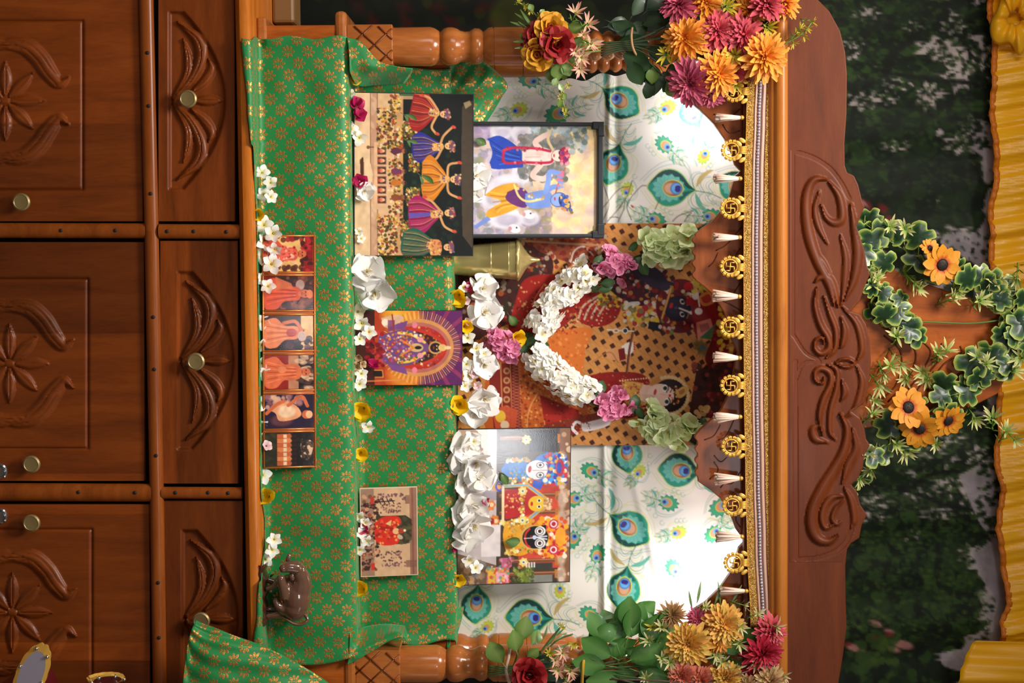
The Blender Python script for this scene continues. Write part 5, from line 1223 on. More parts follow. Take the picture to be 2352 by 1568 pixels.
# ================================================================ green brocade with woven gold sprigs
def brocade():
    t = NT('green_brocade')
    uv = t.n('ShaderNodeUVMap'); uv.uv_map = 'UVMap'
    sp = t.n('ShaderNodeSeparateXYZ'); t.l(uv.outputs[0], sp.inputs[0])
    PU, PV = 0.0530, 0.0465
    masks = []; cells = []
    for off in (0.0, 0.5):
        cu = t.math('SUBTRACT', t.math('FRACT', t.math('ADD', t.math('DIVIDE', sp.outputs[0], PU), off)), 0.5)
        cv_ = t.math('SUBTRACT', t.math('FRACT', t.math('ADD', t.math('DIVIDE', sp.outputs[1], PV), off)), 0.5)
        x = t.math('MULTIPLY', cu, PU); y = t.math('MULTIPLY', cv_, PV)
        ax = t.math('ABSOLUTE', x)
        acc = t.math('MULTIPLY', t.math('MULTIPLY', t.math('SUBTRACT', 0.0007, ax), 2500, True), t.math('MULTIPLY', t.math('SUBTRACT', 0.0085, t.math('ABSOLUTE', t.math('ADD', y, 0.002))), 1500, True))
        for ex, ey, an, ra, rb in ((.0060, -.0082, -.75, .0052, .0032), (.0088, -.0013, -.1, .0062, .0033), (.0070, .0060, .62, .0060, .0033), (0, .0112, PI / 2, .0050, .0033), (0, -.0124, PI / 2, .0024, .0017)):
            c, s_ = math.cos(an), math.sin(an)
            dx = t.math('SUBTRACT', ax, ex); dy = t.math('SUBTRACT', y, ey)
            u = t.math('ADD', t.math('MULTIPLY', dx, c / ra), t.math('MULTIPLY', dy, s_ / ra))
            v = t.math('SUBTRACT', t.math('MULTIPLY', dy, c / rb), t.math('MULTIPLY', dx, s_ / rb))
            acc = t.math('MAXIMUM', acc, t.math('MULTIPLY', t.math('SUBTRACT', 1.0, t.math('ADD', t.math('MULTIPLY', u, u), t.math('MULTIPLY', v, v))), 3.0, True))
        masks.append(acc)
    m = t.math('MAXIMUM', masks[0], masks[1])
    nz = t.n('ShaderNodeTexNoise'); nz.inputs['Scale'].default_value = 900; nz.inputs['Detail'].default_value = 1
    t.l(t.n('ShaderNodeTexCoord').outputs['Object'], nz.inputs[0])
    gold = t.ramp(nz.outputs[0], [(0.35, lc(128, 82, 32)), (0.65, lc(222, 160, 74))])
    c = t.mix(m, lc(20, 124, 58), gold)
    t.set(Base_Color=c, Roughness=t.math('SUBTRACT', 0.52, t.math('MULTIPLY', m, 0.14)), Metallic=t.math('MULTIPLY', m, 0.65), Sheen_Weight=0.3, Sheen_Tint=(.4, 1.0, .6))
    bp = t.n('ShaderNodeBump'); bp.inputs['Strength'].default_value = .5; bp.inputs['Distance'].default_value = .0006
    t.l(t.math('ADD', m, t.math('MULTIPLY', nz.outputs[0], .5)), bp.inputs['Height']); t.l(bp.outputs[0], t.b.inputs['Normal'])
    return t.m
M_BROC = brocade()
def lerp_tab(tab, p):
    if p <= tab[0][0]: return tab[0][1]
    for (a, x), (b_, y) in zip(tab, tab[1:]):
        if a <= p <= b_:
            t = (p - a) / (b_ - a); t = t * t * (3 - 2 * t); return x + (y - x) * t
    return tab[-1][1]
HEMD = [(85, -19), (150, -15), (250, -7), (350, 1), (500, 7), (700, 7), (1000, 5), (1130, 4), (1200, 15), (1250, 14), (1300, 2), (1400, -8), (1470, -18), (1525, -22)]
altar = None
def cloth_col(p, nv=110):
    """points of the cloth's cross-section, front hem to back, at photo column p"""
    d = lerp_tab(HEMD, p)
    if d < 0: head = [(-0.036, ZT + d * .001), (-0.0355, ZT - 0.004), (-0.031, ZT + 0.003)]
    else: head = [(-0.03 + d * 0.0042, ZT + .0025), (-0.028 + d * 0.0042, ZT + 0.004), (-0.024 + d * .004, ZT + .003)]
    pts = head + [(0.042, ZT + 0.003), (0.050, ZT + 0.005), (0.0545, ZT + 0.014), (0.056, ZT + 0.07), (0.0555, (ZT + Z1) / 2), (0.0545, Z1 - 0.03), (0.056, Z1 - 0.010), (0.063, Z1 + 0.002), (0.075, Z1 + 0.0035), (0.16, Z1 + 0.003), (0.172, Z1 + 0.005), (0.177, Z1 + 0.016), (0.178, Z1 + 0.08), (0.178, Z2 - 0.05), (0.179, Z2 - 0.012), (0.186, Z2 + 0.0015), (0.20, Z2 + 0.003), (0.325, Z2 + 0.003)]
    # resample by length
    P = np.array(pts); L = np.concatenate([[0], np.cumsum(np.hypot(*np.diff(P, axis=0).T))])
    q = np.linspace(0, 1, nv) * L[-1]
    return np.stack([np.interp(q, L, P[:, 0]), np.interp(q, L, P[:, 1]), q - L[len(head) + 1]], 1)
def build_altar_cloth():
    nu, nv = 330, 130
    mb = MB(); vs, uv = [], []
    nz = lambda a, b_: math.sin(a) * .5 + math.sin(1.7 * a + b_) * .3 + math.sin(3.1 * a - 2 * b_) * .2
    for i in range(nu + 1):
        u = i / nu
        pl = 86 + (1523 - 86) * u
        col = cloth_col(pl, nv)
        for j in range(nv):
            y, z, s = col[j]
            t = min(1, max(0, (y - 0.07) / 0.06)) if z > Z1 - .01 else 0
            p0 = 86 + (158 - 86) * t + (4 * math.sin(s * 60) if t == 0 else 3 * math.sin(s * 40)); p1 = 1524 + (1474 - 1524) * t + 5 * math.sin(s * 45)
            if t == 0 and y > .05: p1 = 1505 + 18 * math.sin(min(1, (z - ZT) / (Z1 - ZT)) * PI)
            p = p0 + (p1 - p0) * u
            x = W(900, p, y).x
            # soft folds
            if 0.05 < y < 0.07 and z < Z1 + .004 and z > ZT + .004:
                f = math.sin(PI * min(1, max(0, (z - ZT) / (Z1 - ZT))))
                y -= f * (0.007 + 0.009 * nz(p * .018 + (z - ZT) * 5, 1 + (z - ZT) * 9) + 0.005 * math.exp(-((p - 170 - 200 * (z - ZT)) / 40) ** 2) * math.sin(z * 40))
            elif y >= .17 and y < .2 and z > Z1 + .006:
                f = math.sin(PI * min(1, max(0, (z - Z1) / (Z2 - Z1))))
                y -= f * (0.005 + 0.006 * nz(p * .022 + (z - Z1) * 6, 2 + (z - Z1) * 12))
            if z > ZT + .1 and .05 < y < .1: z += 0.003 * nz(p * .02, 3)
            if y >= .178 and z > Z2 - .02: z += 0.0022 * nz(p * .02, 5)
            if y < 0.0: y -= 0.002 + 0.002 * nz(p * .03, 2); z += .001 * nz(p * .04, 1)
            e = min(u, 1 - u)
            if e < .02 and z > ZT + .02: y -= 0.012 * (1 - e / .02) * (0.5 + 0.5 * math.sin(s * 30 + 1))
            vs.append((x, y, z)); uv.append((x + (0.004 * math.sin(s * 20)), s + .003 * math.sin(x * 15)))
    fs = []
    for i in range(nu):
        for j in range(nv - 1):
            a = i * nv + j
            fs.append((a, a + nv, a + nv + 1, a + 1))
    mb.add(vs, fs); mb.u = uv
    o = mb.build('brocade_altar_cloth', M_BROC)
    o.modifiers.new('cloth', 'SOLIDIFY').thickness = 0.0012
    tag(o, 'green brocade cloth with gold sprigs draped over the steps of the shrine', 'cloth')
    return o
altar = build_altar_cloth()
def patch(name, rows, nu, nv, parent=None, amp=0.004, uoff=0.0):
    """cloth patch through rows of (px, py, Y) points"""
    R = [spline(r, nu) for r in rows]
    mb = MB(); vs, uv = [], []
    cols = [spline([R[k][i] for k in range(len(R))], nv) for i in range(nu + 1)]
    for i in range(nu + 1):
        s = 0; prev = None
        for j in range(nv + 1):
            px, py, Y = cols[i][j]
            w = W(px, py, Y + amp * math.sin(i * .35 + j * .22) * math.sin(j * .3 + i * .1))
            if prev is not None: s += (w - prev).length
            prev = w
            vs.append(w); uv.append((w.x + uoff, w.z * 1.05))
    fs = []
    for i in range(nu):
        for j in range(nv):
            a = i * (nv + 1) + j
            fs.append((a, a + nv + 1, a + nv + 2, a + 1))
    mb.add(vs, fs); mb.u = uv
    o = mb.build(name, M_BROC, parent); o.modifiers.new('cloth', 'SOLIDIFY').thickness = 0.0012
    return o
patch('raised_fold', [[(1030, 150, .19), (1032, 200, .195), (1036, 250, .2), (1040, 300, .20)],
                      [(1060, 143, .215), (1062, 195, .20), (1064, 245, .215), (1066, 300, .21)],
                      [(1090, 140, .235), (1098, 190, .215), (1096, 240, .235), (1092, 296, .23)],
                      [(1106, 137, .25), (1135, 176, .235), (1130, 225, .25), (1108, 290, .25)],
                      [(1112, 139, .285), (1164, 190, .262), (1152, 225, .27), (1116, 284, .275)]], 40, 40, altar)
patch('raised_fold', [[(796, 86, .052), (830, 97, .056), (868, 138, .063), (905, 151, .07), (948, 157, .085)],
                      [(800, 108, .049), (824, 124, .053), (852, 156, .062), (900, 163, .08), (946, 165, .095)],
                      [(802, 135, .048), (815, 152, .056), (836, 174, .085), (880, 178, .11), (940, 176, .125)],
                      [(803, 165, .05), (812, 185, .075), (826, 198, .12), (860, 196, .15), (930, 190, .165)]], 40, 24, altar, .002)
patch('raised_fold', [[(798, 1526, .052), (818, 1516, .056), (852, 1497, .063), (917, 1461, .07), (938, 1476, .085)],
                      [(801, 1508, .049), (818, 1500, .053), (848, 1482, .062), (908, 1452, .08), (936, 1462, .095)],
                      [(803, 1485, .049), (816, 1482, .06), (840, 1466, .09), (896, 1444, .115), (934, 1450, .125)],
                      [(804, 1455, .052), (816, 1452, .08), (834, 1440, .13), (880, 1432, .16), (930, 1436, .17)]], 40, 24, altar, .002)
patch('raised_fold', [[(1034, 1395, .19), (1030, 1430, .19), (1028, 1460, .19), (1026, 1488, .185)],
                      [(1050, 1395, .205), (1046, 1430, .20), (1040, 1462, .20), (1034, 1492, .195)],
                      [(1066, 1392, .24), (1060, 1425, .235), (1050, 1458, .23), (1040, 1494, .225)]], 24, 20, altar)
o = patch('brocade_drape', [[(448, 1424, -.105), (520, 1452, -.11), (620, 1490, -.112), (700, 1532, -.112), (770, 1580, -.11), (880, 1680, -.10)],
                        [(446, 1432, -.122), (506, 1478, -.128), (596, 1526, -.135), (665, 1580, -.13), (730, 1640, -.128), (830, 1740, -.12)],
                        [(440, 1446, -.130), (480, 1510, -.14), (550, 1570, -.14), (610, 1630, -.15), (670, 1700, -.14), (760, 1800, -.13)],
                        [(434, 1466, -.128), (444, 1540, -.135), (480, 1610, -.15), (530, 1690, -.148), (590, 1770, -.15), (680, 1880, -.14)],
                        [(430, 1486, -.13), (420, 1570, -.138), (420, 1660, -.145), (440, 1750, -.15), (490, 1850, -.15), (590, 1960, -.14)]], 70, 50, None, .005, .013)
tag(o, 'loose corner of green gold-sprigged brocade hanging before the sideboard at right', 'cloth')
# something must carry the loose corner: the draped stool beyond the frame
b = MB(); box(b, W(700, 1640, -.1).x, W(700, 2050, -.1).x, -0.115, -0.045, 0.0, W(640, 1700, -.1).z); tag(b.build('draped_stand', M_CAB, smooth=False, bevel=.004), 'plain wooden stand under the loose green cloth corner, mostly beyond the frame', 'stand')

# ================================================================ brass vessel with a pointed lid
pc = W(1050, 598, 0.268); s = S(.268)
pot = thing('brass_vessel', 'tall tapering brass vessel with a pointed lid beside the framed painting', 'vessel', (pc.x, .268, Z2 + .004))
zz = lambda px: W(px, 784, .268).z - (W(px, 784, .268).z - 1.536) * 0 + 0
prof = [(30, 1044), (32, 1046), (34, 1060), (37, 1100), (40, 1128), (40.6, 1129), (40.2, 1131), (40.8, 1132), (43, 1168), (43.6, 1169), (43.2, 1171), (44, 1172), (44.8, 1184), (45.6, 1186), (45, 1187)]
b = MB(); lathe(b, [(r * s, zz(px)) for r, px in prof], (pc.x, .268, 0), 40); b.build('body', M_BRASS, pot, autos=.5)
b = MB(); lathe(b, [(r * s, zz(px)) for r, px in [(44, 1186), (47.5, 1187.5), (48, 1190), (47, 1192.5), (42, 1196), (34, 1201), (24, 1207), (15, 1214), (8, 1222), (5, 1230), (4.4, 1233), (4.6, 1235), (3, 1240), (.5, 1242)]], (pc.x, .268, 0), 40); b.build('lid', M_BRASS, pot, autos=.6)

# ================================================================ glazed cow with its calf on a slab
ck = 0.001 * S(0.0) / 0.001
def CW(px, py, dy): return W(px, py, 0.0 + dy)
cowr = thing('cow_figurine', 'glossy brown ceramic cow turning its head back, standing on a dark slab', 'figurine', tuple(W(600, 1360, .01)))
b = MB()
def eb(px, py, dy, rx, ry, rz): ball(b, CW(px, py, dy), 1, 20, 12, sc=(rx * .001, ry * .001, rz * .001))
def tb(pts, rs): tube(b, [CW(*p) for p in spline(pts, 14)], [r[0] * .001 for r in spline([(x,) for x in rs], 14)], 12)
eb(679, 1378, .008, 46, 30, 33); eb(682, 1350, .006, 34, 26, 31); eb(675, 1402, .01, 26, 26, 30); eb(666, 1346, .004, 30, 24, 28); eb(680, 1370, .0, 48, 30, 34); eb(676, 1392, .004, 34, 30, 33)
tb([(680, 1384, .006), (688, 1352, .0), (692, 1328, -.006), (684, 1310, -.014)], [20, 28, 23, 18])
eb(682, 1305, -.016, 18, 18, 19); tb([(684, 1303, -.02), (668, 1301, -.028), (654, 1303, -.034)], [17, 15, 12]); eb(650, 1304, -.035, 12, 11, 9)
tb([(654, 1372, -.018), (650, 1350, -.026), (645, 1330, -.03)], [13, 12, 10]); eb(645, 1328, -.03, 10, 10, 10); tb([(643, 1330, -.028), (628, 1346, -.022), (612, 1352, -.016)], [9, 7, 6])
tb([(655, 1345, .02), (634, 1338, .018), (612, 1330, .014)], [13, 9, 7])
tb([(664, 1402, -.004), (640, 1392, -.012), (632, 1374, -.014)], [15, 10, 8]); tb([(650, 1406, .0), (630, 1412, -.004), (612, 1416, -.004)], [12, 8, 7]); tb([(652, 1400, .02), (632, 1402, .02), (612, 1398, .018)], [12, 8, 7])
o = b.build('body', M_CERAMIC, cowr)
md = o.modifiers.new('merge', 'REMESH'); md.mode = 'VOXEL'; md.voxel_size = 0.0022; md.use_smooth_shade = True
md = o.modifiers.new('soft', 'SMOOTH'); md.iterations = 7; md.factor = .6
def ear(px, py, dy, sgn):
    e = MB(); M = Matrix.Translation(CW(px, py, dy)) @ Matrix.Rotation(sgn * .3, 4, 'Y')
    ball(e, (0, 0, 0), 1, 12, 8, sc=(.0105, .0035, .006), M=M); return e.build('ear', M_CERAMIC, cowr)
ear(662, 1281, -.022, 1); ear(670, 1324, -.026, -1)
e = MB(); tube(e, [CW(*p) for p in spline([(700, 1410, .0), (706, 1424, -.004), (690, 1434, -.008), (672, 1431, -.01), (660, 1423, -.01), (646, 1416, -.008)], 20)], [.0045 - .0001 * k for k in range(21)], 8); e.build('tail', M_CERAMIC, cowr)
for q in ((688, 1296, -.029), (686, 1312, -.030)):
    e = MB(); ball(e, CW(*q), .0028, 8, 6); e.build('eye', M_EDGE, cowr)
e = MB()
for k in range(7): ball(e, CW(648 + 3 * (k % 3), 1366 + 5 * k, -.012 + .002 * (k % 2)), .0042, 8, 6)
tag(e.build('gilded_garland', M_CERGD, cowr), kind='stuff')
e = MB()
def bs(u, v):
    p = 1290 + 142 * u; a = v * 2 * PI
    w = W(604, p, 0.008); rz = .0105 + .002 * math.sin(p * .09); ry = .036 + .004 * math.sin(p * .05)
    return Vector((w.x, w.y + ry * math.cos(a), w.z + rz * math.sin(a) + .002 * math.sin(p * .2))), (1, 1, 1)
grid(e, 36, 16, bs); e.build('slab', M_CERDK, cowr)

# ================================================================ dark red stand with scalloped gilt petals (bottom corner)
M_MIRROR = plain('silvered_glass', lc(168, 160, 176), 0.3, .35)
M_REDV = plain('dark_red_lacquer', lc(84, 12, 20), 0.35)
st = thing('lotus_stand', 'dark red lacquered stand with scalloped gold rimmed petals below the sideboard drawer', 'stand', tuple(W(-140, 1640, -.34)))
b = MB()
c0 = W(66, 1730, -.34)
lathe(b, [(.03, -c0.z), (.14, -c0.z), (.13, -c0.z + .03), (.05, -c0.z + .06), (.05, -.2), (.085, -.14), (.15, -.06), (.185, -.01), (.19, .02), (.16, .035), (.02, .04)], (c0.x, c0.y, c0.z), 40); b.build('bowl', M_REDV, st, autos=.7)
def petal_plate(cpx, cpy, rx, ry, ang, dY, tilt, mat_in):
    g = MB(); m_ = MB(); n = 64
    cc = W(cpx, cpy, dY)
    rim, inn = [], []
    R = Matrix.Translation(cc) @ Matrix.Rotation(ang, 4, 'Y') @ Matrix.Rotation(tilt, 4, 'Z')
    for k in range(n):
        a = 2 * PI * k / n; q = 1 + .05 * abs(math.sin(a * 7))
        rim.append((ry * math.cos(a) * q, 0, rx * math.sin(a) * q)); inn.append((ry * .78 * math.cos(a), -.002, rx * .8 * math.sin(a)))
    vs = rim + inn + [(x, .006, z) for x, y, z in rim]
    fs = [(k, (k + 1) % n, n + (k + 1) % n, n + k) for k in range(n)] + [(2 * n + k, 2 * n + (k + 1) % n, (k + 1) % n, k) for k in range(n)] + [tuple(range(3 * n - 1, 2 * n - 1, -1))]
    g.add(vs, fs, M=R); pr = g.build('gilt_petal', M_GOLD, st, autos=.6)
    m_.add(inn, [tuple(range(n))], M=R); m_.build('mirror_inlay', mat_in, pr, smooth=False)
    gem = MB()
    for k in range(6):
        a = 2 * PI * k / 6 + .4
        ball(gem, R @ Vector((ry * .9 * math.cos(a), -.004, rx * .9 * math.sin(a))), .004, 8, 6)
    tag(gem.build('bead', M_CHROME, pr), kind='stuff')
petal_plate(72, 1548, .030, .066, math.radians(24), -.46, .0, M_MIRROR)
petal_plate(246, 1560, .016, .07, math.radians(-42), -.46, 1.18, M_REDV)
petal_plate(-60, 1560, .030, .066, math.radians(-20), -.46, .2, M_MIRROR)

# ================================================================ gold lace trim with pendants and tassels
YT = 0.052
lace = thing('gold_lace_trim', 'gold lace ribbon with crystal beads, hanging pendants and tassels under the cornice', 'trim', tuple(W(1740, 800, YT)))
TL = [(186, 1717), (270, 1714), (400, 1710), (560, 1708), (740, 1708), (900, 1709), (1100, 1712), (1250, 1716), (1440, 1724)]
t = NT('glitter_gold'); nz = t.n('ShaderNodeTexVoronoi'); nz.inputs['Scale'].default_value = 520
t.l(t.n('ShaderNodeTexCoord').outputs['Object'], nz.inputs[0])
cc = t.ramp(nz.outputs['Color'], [(0.2, lc(150, 100, 40)), (0.5, lc(206, 150, 66)), (0.9, lc(246, 206, 120))])
t.set(Base_Color=cc, Roughness=.36, Metallic=.4)
bp = t.n('ShaderNodeBump'); bp.inputs['Strength'].default_value = 1.0; bp.inputs['Distance'].default_value = .002; t.l(nz.outputs['Distance'], bp.inputs['Height']); t.l(bp.outputs[0], t.b.inputs['Normal'])
M_GLIT = t.m
M_CORD = plain('satin_cord', lc(206, 160, 138), .4, Sheen_Weight=.3)
M_BASE = plain('ribbon_base', lc(150, 110, 100), .5)
M_BEAD = plain('crystal_bead', lc(214, 210, 226), .08, .6)
def band(off0, off1, Y, name, mat, bulge=0.0, n=160):
    def fn(u, v):
        p = 186 + (1440 - 186) * u; x = lerp_tab(TL, p) + off0 + (off1 - off0) * v + .8 * math.sin(p * .37) * (v if off1 > 50 else 1 - v if off0 == 0 else 0)
        return W(x, p, Y - bulge * math.sin(PI * v)), (1, 1, 1)
    mb = MB(); grid(mb, n, 8 if bulge else 2, fn); o = mb.build(name, mat, lace); o.modifiers.new('t', 'SOLIDIFY').thickness = .001
    return o
band(0, 58, YT, 'ribbon', M_BASE)
band(0, 17, YT - .001, 'gold_band', M_GLIT, .0025); band(45, 59, YT - .001, 'gold_band', M_GLIT, .0025)
band(17.5, 24, YT - .001, 'satin_cord', M_CORD, .003); band(35, 43, YT - .001, 'satin_cord', M_CORD, .003)
b = MB()
for k in range(176):
    p = 188 + 1250 * k / 175; ball(b, W(lerp_tab(TL, p) + 29.5, p, YT - .003), .0031 + .0004 * (k % 3), 8, 5)
tag(b.build('bead_string', M_BEAD, lace), kind='stuff')
b = MB()
for k in range(420):
    p = 188 + 1250 * k / 419
    for q in (0.5, 58): ball(b, W(lerp_tab(TL, p) + q, p, YT - .002), .0014, 5, 4)
tag(b.build('edge_beading', M_GOLD, lace), kind='stuff')
def pendant(p):
    x0 = lerp_tab(TL, p) + 2; c = W(x0 - 33, p, YT - .002)
    s = S(YT); g = MB()
    def Q(a, b_, y=0.0): return (a * s, y, b_ * s)      # right, up around the ring's centre
    n = 44
    for (ri, ro, th, z0) in ((14.5, 18, .004, 0),):
        vs = []
        for k in range(n):
            a = 2 * PI * k / n
            for r_, y in ((ri, 0), (ri + 1.7, -.002), (ro, 0), (ro, th)): vs.append(Q(r_ * math.cos(a), r_ * math.sin(a), y))
        fs = []
        for k in range(n):
            for e in range(3): fs.append((4 * k + e, 4 * ((k + 1) % n) + e, 4 * ((k + 1) % n) + e + 1, 4 * k + e + 1))
        g.add(vs, fs)
    for k in range(9):                                   # fluted teeth round the lower two thirds
        a = math.radians(-90 + (k - 4) * 27)
        M = Matrix.Rotation(-a, 4, 'Y')
        w = 4.8
        for e in (-1, 0, 1): tube(g, [M @ Vector(Q(17, e * 2.2)), M @ Vector(Q(24 + (e == 0) * 1.4, e * 3.0))], [.0013, .0018], 6)
    P_ = lambda pts: tube(g, [Q(a, b_, -.0005) for a, b_ in pts], 1.55 * s, 6)
    # the auspicious cross, arms bent as in the photograph
    r_ = 9.5
    P_([(0, -r_), (0, r_)]); P_([(-r_, 0), (r_, 0)])
    P_([(-r_, 0), (-r_, r_)]); P_([(0, r_), (r_, r_)]); P_([(r_, 0), (r_, -r_)]); P_([(0, -r_), (-r_, -r_)])
    for k in range(5): tube(g, [Q(-6 + 3 * k, 15), Q(-8 + 4 * k, 34)], 2.0 * s, 6)
    for sx in (1, -1):
        for (a, b_, an) in ((15, 16, .75), (22, 24, .6)):
            M = Matrix.Translation(Q(sx * a, b_, -.001)) @ Matrix.Rotation(-sx * an, 4, 'Y')
            ball(g, (0, 0, 0), 1, 14, 6, sc=(5.2 * s, .0016, 8.8 * s), M=M)
    o = g.build('pendant', M_GOLD, None, local=True); o.parent = lace; o.location = c - lace.location
    return o
pd = pendant(345)
for p in (210, 478, 612, 751, 885, 1025, 1161, 1292):
    o = inst(pd.data, 'pendant', lace); o.location = W(lerp_tab(TL, p) + 2 - 33, p, YT - .002) - lace.location; o.rotation_euler = (0, rnd.uniform(-.08, .08), 0)
def tassel_mesh(seed):
    r = random.Random(seed); g = MB(); s = S(YT)
    for k in range(34):
        a = r.uniform(0, 2 * PI); q = math.sqrt(r.random())
        f = r.uniform(11, 15) * q; l = r.uniform(54, 66)
        c = r.choice([(246, 214, 194), (250, 226, 208), (230, 190, 168)])
        tube(g, [(math.cos(a) * 3 * q * s, math.sin(a) * 2.5 * q * s, -8 * s), (math.cos(a) * 8.5 * q * s, math.sin(a) * 6 * q * s, -34 * s), (math.cos(a) * f * s, math.sin(a) * f * .7 * s, -l * s)], [.0022, .0025, .0028], 5, lc(*c))
    return g.mesh('tassel', M_THREAD)
g = MB(); ball(g, (0, 0, 0), .0055, 12, 8); bead = g.mesh('tassel_bead', M_GOLD)
tm = [tassel_mesh(k) for k in range(3)]
for i, (p, x) in enumerate(((270, 1708), (410, 1704), (545, 1703), (681, 1702), (822, 1703), (957, 1704), (1098, 1706), (1232, 1708), (1357, 1718))):
    o = inst(tm[i % 3], 'tassel', lace); o.location = W(x, p, YT - .004) - lace.location; o.rotation_euler = (0, rnd.uniform(-.06, .06), rnd.uniform(0, 6))
    inst(bead, 'bead', o).location = (0, 0, -.004)
# lamp seen glaring at the right end of the arched board
t = NT('lamp_glass'); t.set(Base_Color=(1, 1, 1), Emission_Color=(.93, .98, 1.0), Emission_Strength=60.0)
def lampbulb(p, px, lab):
    r = thing('led_lamp', lab, 'lamp', tuple(W(px, p, .215)))
    b = MB(); c = W(px, p, .215); lathe(b, [(.004, -.026), (.014, -.022), (.019, -.012), (.019, -.004), (.015, .006), (.013, .010)], c, 20); b.build('glass', t.m, r)
    b = MB(); lathe(b, [(.014, .0095), (.016, .02), (.016, W(1776, 784, .215).z - c.z)], c, 20); b.build('socket', M_CHROME, r, autos=.5)
lampbulb(1368, 1670, 'white lamp glaring under the canopy at its right end')
lampbulb(262, 1672, 'white lamp under the canopy hidden behind the left bouquet')
# ================================================================ flowers: shapes
def petal(mb, M, L, wd, el=0.0, curl=0.0, cup=0.15, c0=(1, 1, 1), c1=(1, 1, 1), n=5, twist=0.0, base=0.12, ruf=0.0, ph=0.0, side=None):
    """one petal along +x, raised by el, bending by curl; wd: list of half-widths from base to tip"""
    vs, cs, fs = [], [], []
    x = base * L; z = 0.0; a = el
    q = len(wd)
    for i in range(n + 1):
        t = i / n
        k = t * (q - 1); j = min(int(k), q - 2); w = (wd[j] + (wd[j + 1] - wd[j]) * (k - j)) * L
        tw = twist * t
        up = Vector((-math.sin(a), 0, math.cos(a))); sd = Vector((0, 1, 0))
        s2 = sd * math.cos(tw) + up * math.sin(tw)
        p = Vector((x, 0, z))
        r = ruf * L * math.sin(7 * t + ph)
        lift = cup * w * 1.0
        vs += [p - s2 * w + up * (lift + r), p - up * 0.0, p + s2 * w + up * (lift - r)]
        c = tuple(c0[m] + (c1[m] - c0[m]) * t for m in range(3))
        e = c if side is None else tuple(c[m] + (side[m] - c[m]) * (.3 + .7 * t) for m in range(3))
        cs += [e, c, e]
        st = L * (1 - base) / n
        x += st * math.cos(a); z += st * math.sin(a); a += curl / n
    for i in range(n):
        o = 3 * i
        fs += [(o, o + 3, o + 4, o + 1), (o + 1, o + 4, o + 5, o + 2)]
    mb.add(vs, fs, cs, M)
def rpetal(mb, M, L, wd, el, curl, cup, c0, c1, q, ruf=.08, nl=8, nw=6):
    """broad crumpled petal with a fluted rim"""
    vs, cs, fs = [], [], []
    a0, a1, a2 = q.uniform(0, 6), q.uniform(0, 6), q.uniform(0, 6)
    x = .05 * L; z = 0; a = el
    for i in range(nl + 1):
        t = i / nl; k = t * (len(wd) - 1); j = min(int(k), len(wd) - 2); w = (wd[j] + (wd[j + 1] - wd[j]) * (k - j)) * L
        for m in range(nw + 1):
            s_ = m / nw * 2 - 1
            lift = cup * w * s_ * s_ + ruf * L * t * (math.sin(5.2 * s_ + a0 + 2 * t) * .6 + math.sin(9.5 * s_ + a1) * .35 * t + math.sin(6 * t + a2) * .3)
            e = (1 - .12 * s_ * s_ * t)
            vs.append((x * e - math.sin(a) * lift, w * s_, z * e + math.cos(a) * lift))
            tt = min(1, t * 2.2) ** .7
            g = 1 - .05 * abs(math.sin(11 * s_))
            cs.append(tuple((c0[n] + (c1[n] - c0[n]) * tt) * g for n in range(3)))
        st = L * .95 / nl; x += st * math.cos(a); z += st * math.sin(a); a += curl / nl
    for i in range(nl):
        for m in range(nw):
            o = i * (nw + 1) + m; fs.append((o, o + nw + 1, o + nw + 2, o + 1))
    mb.add(vs, fs, cs, M)
def RZ(a): return Matrix.Rotation(a, 4, 'Z')
ROUND = [.10, .26, .36, .36, .24, .03]; LANCE = [.07, .13, .16, .14, .09, .01]; BROAD = [.12, .42, .6, .62, .46, .12]; SLIM = [.05, .085, .1, .09, .06, .01]; STRAP = [.07, .10, .12, .13, .11, .03]
def f_jasmine(r, seed=0, c=(252, 250, 244), centre=(236, 214, 110)):
    q = random.Random(seed); mb = MB()
    for k in range(5):
        petal(mb, RZ(k * 2 * PI / 5 + q.uniform(-.12, .12)), r * q.uniform(.88, 1.08), [.08, .28, .4, .38, .26, .06], q.uniform(.1, .45), q.uniform(-.7, .1), .25, lc(*centre), lc(*c), 5, .35)
        # tint only the throat
    n = len(mb.c)
    for i in range(n):
        if i % 18 >= 3: mb.c[i] = lc(*c)
        if i % 18 in (3, 4, 5): mb.c[i] = lc(248, 238, 196)
    tube(mb, [(0, 0, .06 * r), (0, 0, -.5 * r), (.06 * r, 0, -1.0 * r)], [.08 * r, .06 * r, .07 * r], 5, lc(196, 200, 110))
    return mb
def f_hibiscus(r, seed=0, c=(250, 247, 244), c0=(238, 230, 206), five=5, ruf=.06):
    q = random.Random(seed); mb = MB()
    for k in range(five):
        rpetal(mb, RZ(k * 2 * PI / five + q.uniform(-.3, .3)) @ Matrix.Rotation(q.uniform(-.35, .35), 4, 'X'), r * q.uniform(.8, 1.12), [.1, .46, .76, .86, .8, .6, .22], q.uniform(.25, .8), q.uniform(-1.0, .1), q.uniform(.1, .5), lc(*c0), lc(*c), q, .1)
    for k in range(3): rpetal(mb, RZ(q.uniform(0, 6)) @ Matrix.Rotation(q.uniform(-.5, .5), 4, 'X'), r * q.uniform(.4, .6), [.1, .4, .6, .6, .5, .2], q.uniform(.7, 1.3), q.uniform(-.8, .4), .4, lc(*c0), lc(*c), q, .14)
    for k in range(6): tube(mb, [(0, 0, 0), (q.uniform(-.12, .12) * r, q.uniform(-.12, .12) * r, q.uniform(.3, .5) * r)], .018 * r, 4, lc(226, 200, 120))
    return mb
